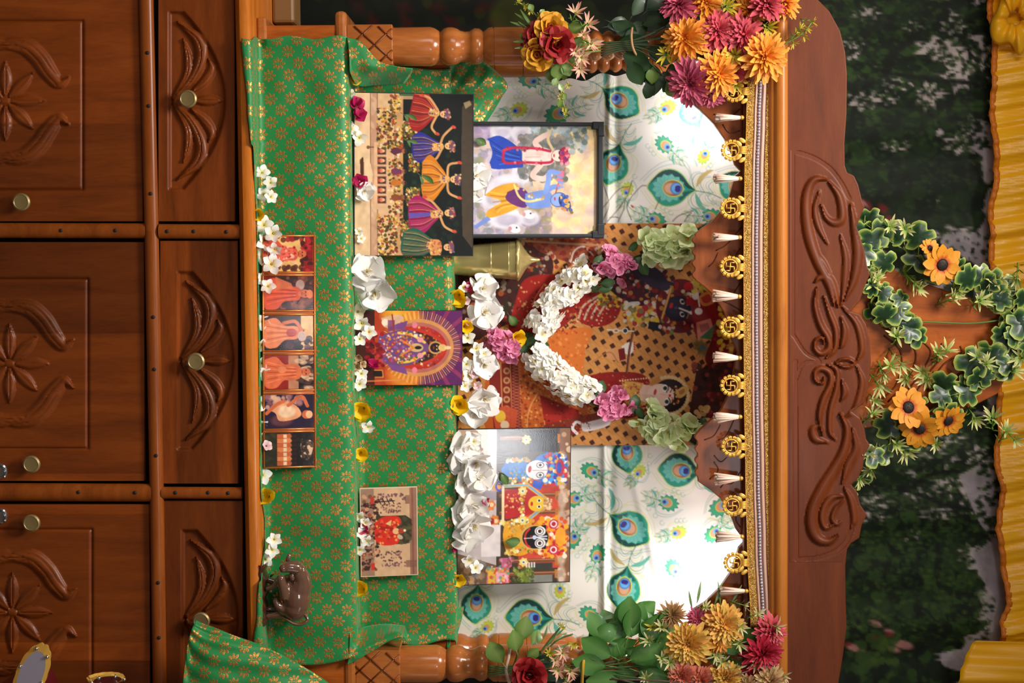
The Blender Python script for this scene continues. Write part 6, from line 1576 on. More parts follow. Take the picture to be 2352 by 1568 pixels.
def f_trumpet(r, seed=0, c=(250, 214, 16)):
    """yellow funnel flower"""
    q = random.Random(seed); mb = MB()
    prof = [(.10, -.9), (.16, -.55), (.30, -.25), (.46, 0.0), (.58, .16)]
    n = 20; vs = []; cs = []
    for i, (a, z) in enumerate(prof):
        for k in range(n):
            t = 2 * PI * k / n; w = a * r * (1 + .05 * i / 4 * math.cos(5 * t))
            vs.append((w * math.cos(t), w * math.sin(t), z * r)); cs.append(lc(244, 196, 14) if i < 3 else lc(*c))
    fs = [(i * n + k, i * n + (k + 1) % n, (i + 1) * n + (k + 1) % n, (i + 1) * n + k) for i in range(4) for k in range(n)]
    mb.add(vs, fs, cs)
    for k in range(5):
        petal(mb, RZ(k * 2 * PI / 5) @ Matrix.Translation((0, 0, -.05 * r)), r * 1.0, [.3, .5, .58, .54, .38, .08], q.uniform(.85, 1.15), q.uniform(-.9, -.3), .45, lc(242, 190, 12), lc(*c), 5, .4, .34)
    return mb
def stalk(r, c=(170, 186, 70)):
    mb = MB(); tube(mb, [(0, 0, -.85 * r), (.02 * r, 0, -1.15 * r), (.12 * r, 0, -1.5 * r)], [.17 * r, .1 * r, .06 * r], 6, lc(*c))
    for k in range(5): petal(mb, RZ(k * 1.256) @ Matrix.Translation((0, 0, -.95 * r)), .35 * r, LANCE, .5, .4, .1, lc(120, 150, 50), lc(150, 170, 60), 3)
    return mb
def f_bract(r, seed=0, c=(196, 26, 96), c0=(170, 20, 80)):
    q = random.Random(seed); mb = MB()
    for k in range(5):
        petal(mb, RZ(k * 2 * PI / 5 + q.uniform(-.5, .5)) @ Matrix.Rotation(q.uniform(-.5, .5), 4, 'X'), r * q.uniform(.8, 1.1), [.1, .45, .62, .55, .34, .04], q.uniform(.2, 1.1), q.uniform(-.9, .6), .3, lc(*c0), lc(*c), 5, q.uniform(-.5, .5), .05, .05, q.uniform(0, 6))
    return mb
def f_floret(r, seed=0, c=(246, 166, 200), c0=(222, 104, 156)):
    q = random.Random(seed); mb = MB()
    for k in range(5):
        petal(mb, RZ(k * 2 * PI / 5 + q.uniform(-.25, .25)), r * q.uniform(.85, 1.1), [.1, .36, .48, .46, .32, .06], q.uniform(.2, .9), q.uniform(-1.0, .2), .3, lc(*c0), lc(*c), 5, q.uniform(-.3, .3))
    for k in range(3): tube(mb, [(0, 0, 0), (q.uniform(-.1, .1) * r, q.uniform(-.1, .1) * r, .35 * r)], .03 * r, 4, lc(226, 176, 40))
    return mb
def f_mum(r, seed=0, c=(228, 150, 52), c0=(206, 116, 30), layers=7, wd=STRAP, dens=1.0, flat=.9, centre=None):
    """many-petalled bloom"""
    q = random.Random(seed); mb = MB()
    for L in range(layers):
        t = L / (layers - 1)
        n = int((19 - 10 * t) * dens)
        for k in range(n):
            l = r * (1.0 - .62 * t) * q.uniform(.85, 1.08)
            cc = tuple(min(255, v * q.uniform(.92, 1.06)) for v in c)
            petal(mb, RZ(2 * PI * (k + .5 * (L % 2)) / n + q.uniform(-.12, .12)) @ Matrix.Translation((0, 0, r * .22 * t)), l, wd, -.12 + 1.25 * t * flat + q.uniform(-.12, .12), q.uniform(-.25, .45), .5, lc(*c0), lc(*cc), 4, q.uniform(-.3, .3), .06)
    if centre: ball(mb, (0, 0, .1 * r), .16 * r, 10, 6, lc(*centre), (1, 1, .6))
    return mb
def f_rose(r, seed=0, c=(176, 22, 26), c0=(110, 10, 14)):
    q = random.Random(seed); mb = MB()
    for L in range(5):
        n = (6, 5, 5, 4, 3)[L]; k0 = q.uniform(0, 6)
        for k in range(n):
            s = (1.0, .86, .68, .48, .3)[L]
            petal(mb, RZ(k0 + 2 * PI * k / n) @ Matrix.Translation((r * .06 * (4 - L), 0, 0)), r * s * q.uniform(.95, 1.08), [.3, .62, .8, .8, .62, .2], (.25, .6, .95, 1.2, 1.35)[L], (-.5, .1, .3, .4, .5)[L], .5, lc(*c0), lc(*c), 6, 0, .05, .02, q.uniform(0, 6))
    return mb
def f_sunflower(r, seed=0):
    q = random.Random(seed); mb = MB()
    for k in range(13):
        petal(mb, RZ(2 * PI * k / 13 + q.uniform(-.08, .08)), r * q.uniform(.9, 1.05), [.12, .2, .27, .27, .2, .04], q.uniform(-.05, .25), q.uniform(-.4, .1), .2, lc(196, 70, 20), lc(226, 148, 30), 6, q.uniform(-.2, .2), .2, .015, q.uniform(0, 6))
    for i in range(len(mb.c)):
        if i % 21 >= 6: mb.c[i] = lc(226, 146 + (i * 7) % 14, 32)
    return mb
def sun_disc(r):
    mb = MB(); q = random.Random(4)
    ball(mb, (0, 0, .02 * r), .3 * r, 18, 8, lc(36, 22, 14), (1, 1, .45))
    for k in range(60):
        a, d = q.uniform(0, 6.28), .27 * r * math.sqrt(q.random())
        ball(mb, (d * math.cos(a), d * math.sin(a), .02 * r + .13 * r * math.sqrt(max(0, 1 - (d / (.3 * r)) ** 2))), .02 * r, 4, 3, lc(56, 34, 20))
    return mb
def f_star(r, seed=0, c=(232, 220, 170), c0=(150, 176, 60), n=11):
    """narrow-petalled tuft on a leafy stem"""
    q = random.Random(seed); mb = MB()
    for k in range(n):
        petal(mb, RZ(2 * PI * k / n + q.uniform(-.2, .2)), r * q.uniform(.75, 1.1), SLIM, q.uniform(.15, 1.2), q.uniform(-.5, .4), .3, lc(*c0), lc(*c), 4)
    tube(mb, [(0, 0, .1 * r), (.05 * r, 0, -.7 * r), (.2 * r, 0, -1.7 * r)], .045 * r, 5, lc(110, 150, 50))
    for k in range(8): petal(mb, Matrix.Translation((.06 * r, 0, -(.4 + .16 * k) * r)) @ RZ(k * 2.4), r * .6, SLIM, .7, -.3, .2, lc(90, 130, 40), lc(140, 170, 60), 3)
    return mb
def f_leaf(L, seed=0, c=(46, 92, 40), c1=(64, 116, 50), wd=(.04, .2, .29, .3, .22, .02), curl=-.5, mid=(110, 140, 80)):
    q = random.Random(seed); mb = MB()
    petal(mb, Matrix.Identity(4), L, list(wd), .15, curl + q.uniform(-.3, .3), .18, lc(*c), lc(*c1), 8, q.uniform(-.3, .3), .1, .012, q.uniform(0, 6))
    for i in range(1, len(mb.c), 3): mb.c[i] = lc(*mid)
    tube(mb, [(-.18 * L, 0, -.02 * L), (.12 * L, 0, .0)], .012 * L, 5, lc(*mid))
    return mb
def f_ivy(L, seed=0):
    """lobed variegated leaf"""
    q = random.Random(seed); mb = MB()
    pts = [(0, 0), (-.12, .22), (-.02, .5), (.22, .42), (.34, .62), (.62, .52), (.62, .3), (.9, .26), (1.0, 0)]
    edge = spline(pts, 26)
    out = edge + [(x, -y) for x, y in reversed(edge[1:-1])]
    n = len(out); vs, cs, fs = [], [], []
    g0, g1, g2 = lc(26, 54, 28), lc(60, 100, 44), lc(186, 196, 96)
    for k, (f, c) in enumerate(((1.0, g2), (.78, g1), (.55, g0))):
        for x, y in out:
            X, Y = .38 + (x - .38) * f, y * f
            vs.append((X * L, Y * L, L * (-.22 * (abs(Y)) ** 1.3 - .18 * max(0, X - .4) ** 1.5 + .02 * math.sin(9 * X + 5 * Y)))); cs.append(c)
    vs.append((.38 * L, 0, .015 * L)); cs.append(g0)
    for k in range(2):
        for i in range(n): fs.append((k * n + i, k * n + (i + 1) % n, (k + 1) * n + (i + 1) % n, (k + 1) * n + i))
    for i in range(n): fs.append((2 * n + i, 2 * n + (i + 1) % n, 3 * n))
    mb.add(vs, fs, cs)
    tube(mb, [(0, 0, 0), (-.3 * L, .04 * L, -.1 * L)], .02 * L, 5, lc(130, 150, 70))
    return mb
mm = {}
def lib(key, fn, mat, n=3):
    mm[key] = [fn(k).mesh(key, mat) for k in range(n)]
lib('white_flower', lambda k: f_jasmine(.020, k), M_PETAL, 5)
lib('cream_flower', lambda k: f_jasmine(.018, k + 9, (236, 224, 200), (226, 206, 150)), M_PETAL, 3)
lib('white_hibiscus', lambda k: f_hibiscus(.046, k + 3), M_PETAL, 4)
lib('magenta_bract', lambda k: f_bract(.024, k + 2), M_PETAL, 3)
lib('tan_bud', lambda k: f_floret(.012, k, (206, 176, 130), (150, 110, 70)), M_PETAL, 2)
lib('yellow_trumpet', lambda k: f_trumpet(.028, k), M_PETAL, 3)
lib('pink_petals', lambda k: f_floret(.017, k + 5, (240, 214, 214), (226, 180, 190)), M_PETAL, 2)
lib('stalk', lambda k: stalk(.028), M_LEAF, 1)
lib('holy_leaf', lambda k: f_leaf(.040, k, (44, 84, 40), (70, 110, 50)), M_LEAF, 3)
def P3_(px, py, Y): return W(px, py, Y)
def put(key, px, py, Y, n, sc=1.0, parent=None, label=None, cat=None, group=None, name=None, v=None, spin=None):
    ds = mm[key]; d = ds[rnd.randrange(len(ds)) if v is None else v % len(ds)]
    o = bpy.data.objects.new(name or key, d); COL.objects.link(o)
    M = Matrix.Translation(W(px, py, Y)) @ facing(n, rnd.uniform(0, 6.28) if spin is None else spin) @ Matrix.Scale(sc, 4)
    if parent is not None:
        o.parent = parent; M = Matrix.Translation(-parent.location) @ M
    o.matrix_world = M if parent is None else o.matrix_world
    if parent is not None: o.matrix_local = M
    if label: tag(o, label, cat, group)
    return o
def nrm(sx=.6, up=.2): return (rnd.uniform(-sx, sx), -1, rnd.uniform(-.3, .5) + up)
def trumpet(px, py, Y, n, sc, label):
    o = put('yellow_trumpet', px, py, Y, n, sc, None, label, 'flower', 'yellow trumpet flowers', 'yellow_flower')
    inst(mm['stalk'][0], 'stalk', o)
    return o

# ================================================================ loose offerings, row by row from the left
# on the sideboard before the lowest riser: (px, py, size)
A = 0.012
for px, py, sc, lab in ((602, 397, 1.0, 'white flower at the left end of the sideboard row, topmost of four'), (622, 420, .9, 'white flower beside the topmost at the left end of the sideboard row'), (606, 447, .95, 'white flower below the left cluster of the sideboard row, stalk outwards'), (622, 452, .85, 'small white flower next to the yellow one at left of the sideboard row'),
                        (606, 516, 1.15, 'white flower just right of the left yellow flower on the sideboard'), (628, 536, 1.1, 'white flower over the upper corner of the first portrait'), (608, 556, 1.2, 'white flower low before the first portrait'), (632, 572, .95, 'white flower lying on the robe in the first portrait'), (604, 590, 1.1, 'white flower at the foot of the first portrait'), (624, 606, 1.25, 'wide white petals at the joint of the first and second portraits'),
                        (602, 640, 1.05, 'white flower at the foot of the second portrait'), (616, 657, 1.0, 'white flower lying over the second portrait, stalk towards the picture'), (604, 738, 1.05, 'single white star flower at the foot of the third portrait'), (602, 792, .95, 'white flower below the joint of the third and fourth portraits'), (602, 834, .85, 'white flower at the foot of the fourth portrait, upper of two'), (606, 856, .95, 'white flower at the foot of the fourth portrait, lower of two'),
                        (604, 926, 1.0, 'single white star flower at the foot of the fifth portrait'), (602, 975, .85, 'white flower at the joint of the fifth and sixth portraits'), (601, 1004, .85, 'white flower at the foot of the group portrait'), (602, 1090, 1.25, 'white flower just past the right end of the portrait strip'), (630, 1238, 1.0, 'white flower above the head of the glazed cow'), (625, 1262, .95, 'white flower with long yellow stalk near the glazed cow'), (610, 1284, .95, 'white flower touching the slab of the glazed cow')):
    put('white_flower', px, py, A - (0.01 if px > 614 else 0.0), nrm(.5, .25), sc, None, lab, 'flower', 'white flowers on the sideboard')
put('pink_petals', 612, 1024, .004, nrm(), 1.0, None, 'faded pink flower on the group portrait of the strip', 'flower')
trumpet(592, 492, .004, (.1, -1, .1), .72, 'yellow trumpet flower between white clusters at left of the sideboard row')
trumpet(612, 1140, .006, (-.2, -1, -.2), 1.0, 'yellow trumpet flower right of the portrait strip on the sideboard')
# on the first step
B = 0.112
for px, py, sc, lab in ((806, 216, .7, 'thin white petals right below the leftmost yellow flower of the first step'), (806, 296, 1.0, 'white flower hanging over the edge before the statues photograph, upper'), (826, 316, 1.05, 'white flower with yellow throat lying on the statues photograph'), (824, 532, .6, 'small white bud before the lower end of the statues photograph, upper'), (829, 548, .6, 'small white bud before the lower end of the statues photograph, lower'),
                        (832, 742, 1.1, 'white flower left of the halo card, upper'), (848, 762, .95, 'white flower lying on the black foot of the halo card'), (826, 778, .9, 'white flower left of the halo card with crossed stalks'), (830, 858, .9, 'white flower below the halo card corner, upper'), (826, 882, 1.0, 'white flower below the halo card corner, lower'), (846, 980, .9, 'white flower tucked under the first-step yellow flower right of the halo card'),
                        (826, 1186, .85, 'white flower at the foot of the beige card, first'), (840, 1200, .8, 'white flower lying over the foot of the beige card, second'), (830, 1224, .8, 'white flower at the middle of the foot of the beige card'), (844, 1242, .9, 'white flower with long stalks at the foot of the beige card'), (826, 1262, .85, 'last white flower at the foot of the beige card')):
    put('white_flower', px, py, B, nrm(.5, .2), sc, None, lab, 'flower', 'white flowers on the first step')
put('white_hibiscus', 842, 625, .100, (-.2, -1, .3), 1.05, None, 'large white hibiscus between the statues photograph and the halo card, upper one', 'flower', v=0)
put('white_hibiscus', 862, 672, .105, (.3, -1, .1), 1.1, None, 'large white hibiscus between the statues photograph and the halo card, lower one', 'flower', v=1)
put('cream_flower', 822, 716, B, nrm(), 1.1, None, 'withered cream flower beside the large hibiscus on the first step', 'flower')
put('white_hibiscus', 838, 438, .112, (.3, -1, .2), .58, None, 'white petals under a magenta flower on the statues photograph', 'flower', v=2)
put('magenta_bract', 818, 242, .108, nrm(), 1.0, None, 'magenta petals at the upper foot of the statues photograph, first', 'flower'); put('magenta_bract', 824, 264, .108, nrm(), .95, None, 'magenta petals at the upper foot of the statues photograph, second', 'flower')
put('magenta_bract', 826, 416, .104, nrm(), .95, None, 'magenta flower at the middle foot of the statues photograph', 'flower')
put('magenta_bract', 858, 840, .132, nrm(), .9, None, 'magenta flower on the lower corner of the halo card', 'flower')
put('magenta_bract', 836, 1212, .116, nrm(), .75, None, 'magenta petals among white flowers before the beige card', 'flower')
for i, (px, py) in enumerate(((812, 826), (824, 820), (832, 836), (818, 842))):
    put('tan_bud', px, py, B - .004, nrm(), 1.0, None, ('dried tan bud left of the halo card, outermost', 'dried tan bud left of the halo card, upper', 'dried tan bud nearest the magenta flower of the halo card', 'dried tan bud left of the halo card, lowest')[i], 'bud', 'dried buds by the halo card')
trumpet(815, 178, .10, (.3, -1, .5), .75, 'yellow trumpet flower at the left end of the first step')
trumpet(832, 942, .10, (.1, -1, -.1), 1.1, 'yellow trumpet flower right of the halo card on the first step'); trumpet(830, 1042, .10, (.05, -1, .1), .78, 'yellow trumpet flower alone between the halo card and the beige card'); trumpet(830, 1352, .10, (-.3, -1, -.3), .95, 'yellow trumpet flower right of the beige card on the first step')
# on the second step
C_ = .215
for px, py, sc, lab in ((1064, 660, .85, 'white flower behind the yellow one below the brass vessel'), (1074, 776, 1.0, 'white flower above the top edge of the halo card, upper'), (1094, 800, 1.1, 'white star flower above the halo card under the pink tassel'), (1112, 812, .9, 'white petal nearest the pink tassel of the garland'), (1072, 836, 1.0, 'white flower above the top edge of the halo card, middle'), (1078, 862, .95, 'white flower above the top edge of the halo card, lower'), (1068, 886, .9, 'white flower at the lower corner above the halo card')):
    put('white_flower', px, py, C_, nrm(.5, .2), sc, None, lab, 'flower', 'white flowers on the second step')
for px, py, sc, v, n, lab in ((1108, 664, .9, 2, (-.3, -1, .3), 'white hibiscus right under the brass vessel on the second step'), (1112, 716, 1.0, 3, (0, -1, .4), 'drooping cream-white hibiscus left of the pink tassel'), (1112, 838, .85, 0, (0, -1, .3), 'white hibiscus below the pink tassel of the garland'), (1112, 916, 1.0, 1, (.2, -1, .2), 'large white hibiscus with ribbed petals right of the pink tassel'), (1094, 945, .9, 2, (.3, -1, -.1), 'white hibiscus next to the corner of the round-faced statues photograph')):
    put('white_hibiscus', px, py, .235, n, sc, None, lab, 'flower', 'white hibiscus on the second step', v=v)
put('magenta_bract', 1076, 658, .222, nrm(), .6, None, 'magenta petal peeping out below the brass vessel', 'flower')
for px, py, lab in ((1070, 690, 'pale pink petals beside the yellow flower under the brass vessel'), (1074, 740, 'pale pink petals above the left corner of the halo card'), (1088, 858, 'pale pink flower among white ones above the halo card, upper'), (1096, 886, 'pale pink flower among white ones above the halo card, lower')):
    put('pink_petals', px, py, .212, nrm(), .85, None, lab, 'flower', 'pale pink flowers on the second step')
trumpet(1052, 682, .195, (.2, -1, -.1), 1.05, 'yellow trumpet flower below the brass vessel on the second step'); trumpet(1070, 750, .205, (0, -1, .3), .8, 'yellow trumpet flower peeping above the halo card'); trumpet(1056, 930, .195, (0, -1, 0), 1.1, 'yellow trumpet flower at the corner of the round-faced statues photograph')
trumpet(1053, 1331, .195, (.1, -1, .1), .78, 'yellow trumpet flower at the lower corner of the round-faced statues photograph')
for px, py, sc, v, lab in ((1068, 1022, 1.0, 0, 'white hibiscus at the foot of the round-faced statues photograph, first'), (1062, 1052, 1.0, 1, 'white hibiscus with brown throat at the foot of the round-faced statues photograph'), (1092, 1062, 1.0, 2, 'white hibiscus lying high on the round-faced statues photograph'), (1100, 1096, .9, 3, 'white hibiscus under a green leaf on the round-faced statues photograph'), (1070, 1110, .85, 0, 'crumpled cream hibiscus at the middle foot of the round-faced statues photograph'), (1084, 1160, 1.05, 1, 'broad white hibiscus beside the magenta petal on the round-faced statues photograph'), (1066, 1180, .9, 2, 'white hibiscus with red throat at the foot of the round-faced statues photograph'), (1086, 1204, 1.05, 3, 'large white hibiscus with yellow stamens on the round-faced statues photograph'), (1070, 1232, .9, 0, 'white hibiscus near the magenta tip on the second step edge')):
    put('white_hibiscus', px, py, .190, nrm(.5, .1), sc, None, lab, 'flower', 'white hibiscus heaped on the round-faced statues photograph', v=v)
for px, py, sc, lab in ((1088, 1014, .9, 'white bud with red calyx on the round-faced statues photograph'), (1078, 1286, 1.0, 'white flower left of the yellow one at the end of the heap, upper'), (1092, 1304, 1.0, 'white flower left of the yellow one at the end of the heap, lower'), (1062, 1146, .9, 'small white flower at the bottom edge of the heap on the second step')):
    put('white_flower', px, py, .186, nrm(.5, .1), sc, None, lab, 'flower', 'white flowers in the heap')
put('magenta_bract', 1108, 1146, .190, nrm(), .8, None, 'magenta petal in the middle of the white heap', 'flower'); put('magenta_bract', 1042, 1258, .176, nrm(), .5, None, 'tiny magenta petal hanging at the second step edge', 'flower')
put('white_hibiscus', 1092, 404, .192, (0, -1, .35), .8, None, 'white hibiscus at the foot of the framed painting, upper', 'flower', v=1); put('white_hibiscus', 1088, 436, .194, (.2, -1, .3), .7, None, 'white hibiscus at the foot of the framed painting, lower', 'flower', v=3)
# single green leaves stuck on the pictures
for px, py, Y, sc, a, lab in ((926, 262, .136, .95, 1.1, 'green leaf on the statues photograph, nearest its top edge'), (932, 322, .137, .85, 1.2, 'green leaf on the statues photograph, middle one'), (962, 400, .142, 1.15, .9, 'green leaf on the statues photograph, lowest one'), (902, 806, .150, .75, .4, 'green leaf on the halo card'), (1150, 1086, .216, .85, .6, 'green leaf on the round-faced statues photograph, upper'), (1158, 1242, .218, 1.1, 1.5, 'green leaf on the round-faced statues photograph, lower'), (1168, 722, .296, .95, .7, 'green leaf on the poster beside the pink tassel'), (1090, 318, .205, .8, 1.2, 'green leaf at the foot of the framed painting')):
    o = put('holy_leaf', px, py, Y, (0.1, -1, .25), sc, None, lab, 'leaf', 'green leaves laid on the pictures', spin=a)

# ================================================================ the flower garland on the poster
gar = thing('flower_garland', 'white flower garland with pink tassel hung across the large poster', 'garland', tuple(W(1160, 790, .28)))
lib('garland_flower', lambda k: f_jasmine(.0215, k + 20), M_PETAL, 5)
lib('pink_floret', lambda k: f_floret(.021, k + 1), M_PETAL, 4)
lib('pink_bud', lambda k: f_floret(.012, k + 7, (206, 110, 130), (170, 70, 100)), M_PETAL, 2)
lib('green_petals', lambda k: f_floret(.034, k + 3, (234, 242, 200), (188, 212, 120)), M_PETAL, 4)
lib('dark_leaf', lambda k: f_leaf(.044, k, (26, 56, 26), (44, 80, 38), mid=(70, 100, 60)), M_LEAF, 3)
cord = MB(); tube(cord, [W(a, b_, .300) for a, b_ in spline([(1640, 505), (1540, 560), (1450, 595), (1370, 625), (1290, 690), (1225, 765), (1210, 790), (1225, 815), (1290, 880), (1370, 930), (1450, 945), (1540, 985), (1640, 1050)], 60)], .004, 6, lc(40, 60, 30)); cord.build('cord', M_LEAF, gar)
def swarm(key, path, n, rad, Y, sc=(.85, 1.1), name=None, spread=.8):
    P = spline(path, 60)
    for k in range(n):
        t = (k + rnd.random()) / n; q = P[min(60, int(t * 60))]; q2 = P[min(60, int(t * 60) + 1)]
        d = Vector((q2[0] - q[0] or 1e-3, q2[1] - q[1], 0)).normalized(); pr = Vector((-d.y, d.x, 0))
        a = rnd.uniform(-1.25, 1.25)
        off = rad * math.sin(a); dp = rad * math.cos(a)
        nx = pr.y * math.sin(a); nz_ = pr.x * math.sin(a)
        put(key, q[0] + pr.x * off, q[1] + pr.y * off, Y - dp * .0009, (nx * spread + rnd.uniform(-.3, .3), -math.cos(a), nz_ * spread + rnd.uniform(-.3, .3)), rnd.uniform(*sc), gar, name=name or 'flower')
swarm('garland_flower', [(1352, 622), (1300, 668), (1262, 712), (1232, 760)], 50, 31, .295, (.85, 1.15), None, 1.1)
swarm('garland_flower', [(1228, 806), (1258, 848), (1308, 884), (1356, 912)], 50, 31, .295, (.85, 1.15), None, 1.1)
swarm('pink_floret', [(1382, 592), (1412, 606), (1448, 628)], 22, 24, .295)
swarm('pink_floret', [(1384, 944), (1412, 928), (1440, 912)], 26, 26, .295)
swarm('pink_floret', [(1130, 772), (1158, 795), (1190, 808)], 18, 22, .275)
swarm('pink_bud', [(1118, 745), (1125, 770), (1135, 800)], 12, 16, .27, name='bud')
swarm('green_petals', [(1486, 565), (1530, 570), (1590, 548)], 24, 26, .295)
swarm('green_petals', [(1478, 950), (1530, 988), (1592, 1000)], 22, 22, .295)
for (px, py, a) in ((1452, 588, 1.2), (1440, 575, 2.2), (1466, 600, .4), (1476, 582, 1.0), (1448, 610, 2.8), (1356, 640, .8), (1376, 652, 2.0), (1364, 622, 3.0), (1610, 520, 1.0), (1372, 668, 1.5),
                    (1212, 770, .5), (1220, 795, 1.6), (1205, 800, 2.6), (1232, 790, 3.6), (1215, 812, 4.4), (1368, 900, .4), (1360, 926, 1.4), (1372, 912, 2.5), (1462, 930, .6), (1470, 962, 1.8), (1455, 948, 2.8), (1484, 985, 3.0), (1606, 1010, 1.0), (1600, 985, 2.0), (1614, 1000, 3.2)):
    put('dark_leaf', px, py, .285, (rnd.uniform(-.5, .5), -1, rnd.uniform(-.4, .4)), rnd.uniform(.8, 1.15), gar, name='leaf', spin=a)
put('yellow_trumpet', 1188, 776, .268, (.2, -1, .5), .95, gar, name='yellow_flower')

# ================================================================ bouquets tied to the posts
OR = ((246, 170, 62), (226, 124, 26)); PK = ((226, 96, 108), (176, 50, 66)); MV = ((212, 98, 124), (166, 60, 86)); YL = ((240, 192, 92), (216, 146, 50)); RD = ((200, 40, 66), (150, 20, 40)); SL = ((232, 140, 110), (206, 100, 76)); CR = ((222, 190, 140), (196, 150, 90)); BRN = ((176, 130, 80), (130, 90, 50))
LIB = {}
for nm, (c, c0), wd in (('orange', OR, STRAP), ('pink', PK, STRAP), ('mauve', MV, STRAP), ('golden', YL, [.09, .12, .15, .15, .12, .05]), ('red', RD, STRAP), ('salmon', SL, [.09, .14, .2, .2, .14, .04]), ('cream', CR, STRAP), ('bronze', BRN, SLIM)):
    lib(nm, lambda k: f_mum(.055, k + 3, c, c0, 8 if nm in ('golden',) else 7, wd, 1.25 if nm == 'golden' else 1.0), M_SILK, 2)
lib('star_yellow', lambda k: f_star(.028, k, (226, 190, 50), (150, 150, 40), 9), M_SILK, 2)
lib('star_pink', lambda k: f_star(.028, k, (222, 150, 150), (230, 200, 150), 11), M_SILK, 3)
lib('star_cream', lambda k: f_star(.026, k, (226, 206, 170), (170, 180, 90), 9), M_SILK, 3)
lib('rose_red', lambda k: f_rose(.040, k), M_SILK, 2)
lib('rose_yellow', lambda k: f_rose(.036, k + 4, (228, 170, 40), (206, 130, 20)), M_SILK, 2)
lib('bouquet_leaf', lambda k: f_leaf(.075, k, (20, 40, 20), (32, 62, 28), mid=(46, 72, 40)), M_LEAF, 3)
lib('bright_leaf', lambda k: f_leaf(.062, k, (70, 106, 36), (96, 134, 50), (.04, .22, .34, .36, .24, .02), mid=(126, 150, 80)), M_LEAF, 3)
lib('grass_blade', lambda k: f_leaf(.08, k, (56, 90, 40), (110, 130, 60), (.02, .05, .06, .06, .04, .01)), M_LEAF, 2)
def stems(par, pts, r=.0022, c=(70, 96, 50), name='stem'):
    for p in pts:
        mb = MB(); tube(mb, [W(*q) for q in spline(p, 12)], r, 5, lc(*c)); mb.build(name, M_LEAF, par)
def tie(par, pts, c=(170, 130, 90), r=.003):
    mb = MB(); tube(mb, [W(*q) for q in spline(pts, 24)], r, 6, lc(*c)); mb.build('tie_string', M_THREAD, par)
def blooms(par, items):
    for key, px, py, r, Y, n in items:
        base = {'star_yellow': 28, 'star_pink': 28, 'star_cream': 26, 'rose_red': 40, 'rose_yellow': 36}.get(key, 55)
        nm_ = {'star_yellow': 'yellow_spray', 'star_pink': 'pink_spray', 'star_cream': 'cream_spray', 'rose_red': 'red_rose', 'rose_yellow': 'yellow_rose'}.get(key, key + '_bloom')
        put(key, px, py, Y, n, r / base, par, name=nm_)
def leaves(par, key, items, Y=0.03):
    for px, py, L, a in items:
        base = {'bouquet_leaf': 75, 'fresh_leaf': 75, 'bright_leaf': 62, 'grass_blade': 80}[key]
        # spin: picture angle of the leaf tip; 0 = picture right (up), 90 = picture down (right)
        th = math.radians(a)
        d = Vector((math.sin(th), rnd.uniform(-.25, .25), math.cos(th))).normalized()
        n = Vector((rnd.uniform(-.35, .35), -1, rnd.uniform(-.3, .3))); n = (n - d * n.dot(d)).normalized()
        M = Matrix((d, n.cross(d), n)).transposed().to_4x4()
        o = bpy.data.objects.new('leaf', mm[key][rnd.randrange(len(mm[key]))]); COL.objects.link(o); o.parent = par
        o.matrix_local = Matrix.Translation(W(px, py, Y + rnd.uniform(-.012, .012)) - par.location) @ M @ Matrix.Scale(L / base, 4)
bqL = thing('chrysanthemum_bouquet', 'large bouquet of orange and pink chrysanthemums tied to the left post', 'bouquet', tuple(W(1455, 100, .04)))
stems(bqL, [[(1380, 98 + 6 * k, .05), (1455, 92 + 5 * k, .045), (1530, 60 + 24 * k, .03)] for k in range(6)], c=(56, 70, 40))
tie(bqL, [(1452, 64, .06), (1450, 80, .03), (1452, 104, .03), (1460, 124, .04), (1476, 140, .06)])
leaves(bqL, 'bouquet_leaf', [(1400, 50, 70, 20), (1390, 62, 60, -10), (1410, 100, 80, 0), (1425, 120, 80, 30), (1440, 135, 70, 60), (1470, 60, 80, -20), (1480, 30, 80, -40), (1490, 140, 60, 70), (1500, 150, 70, 90), (1510, 90, 70, 10), (1520, 160, 60, 60), (1500, 20, 70, 0), (1540, 140, 70, 80), (1560, 165, 60, 130), (1600, 120, 60, 20), (1610, 40, 70, 0), (1480, 110, 80, 20), (1460, 150, 60, 40), (1500, 180, 50, 110), (1650, 130, 60, 40), (1540, 40, 70, 20), (1430, 90, 70, -30), (1450, 40, 60, -60)], .06)
leaves(bqL, 'bright_leaf', [(1500, 150, 44, 95), (1530, 185, 44, 60), (1555, 170, 36, 40)], .05)
blooms(bqL, [('orange', 1575, 88, 60, .005, (-.2, -1, -.3)), ('pink', 1650, 70, 56, .01, (-.2, -1, .1)), ('pink', 1708, 80, 56, .01, (.0, -1, .3)), ('mauve', 1560, 14, 52, .02, (-.6, -1, -.2)), ('orange', 1622, 8, 46, .02, (-.5, -1, .0)), ('orange', 1720, 26, 46, .03, (-.5, -1, .2)), ('pink', 1762, 12, 52, .0, (-.6, -1, .3)), ('orange', 1800, 8, 46, .02, (-.5, -1, .5)), ('orange', 1650, 170, 60, -.005, (.1, -1, .2)), ('orange', 1756, 128, 64, -.01, (.2, -1, .3)), ('mauve', 1588, 190, 62, .0, (.4, -1, -.3)), ('mauve', 1632, 214, 40, .02, (.6, -1, .1)), ('pink', 1690, 165, 34, .02, (.4, -1, .2)), ('star_yellow', 1530, 124, 32, .005, (.1, -1, -.5)), ('star_yellow', 1668, 16, 36, .0, (-.3, -1, .2)), ('star_yellow', 1686, 128, 34, -.01, (-.1, -1, -.4)), ('star_yellow', 1762, 62, 32, .02, (.2, -1, .5)), ('star_yellow', 1690, 196, 26, .01, (.4, -1, .1))])
stems(bqL, [[(1790, 105, .01), (1820, 92, .0), (1846, 74, -.005), (1866, 50, -.005)]], .0018, (110, 140, 50))
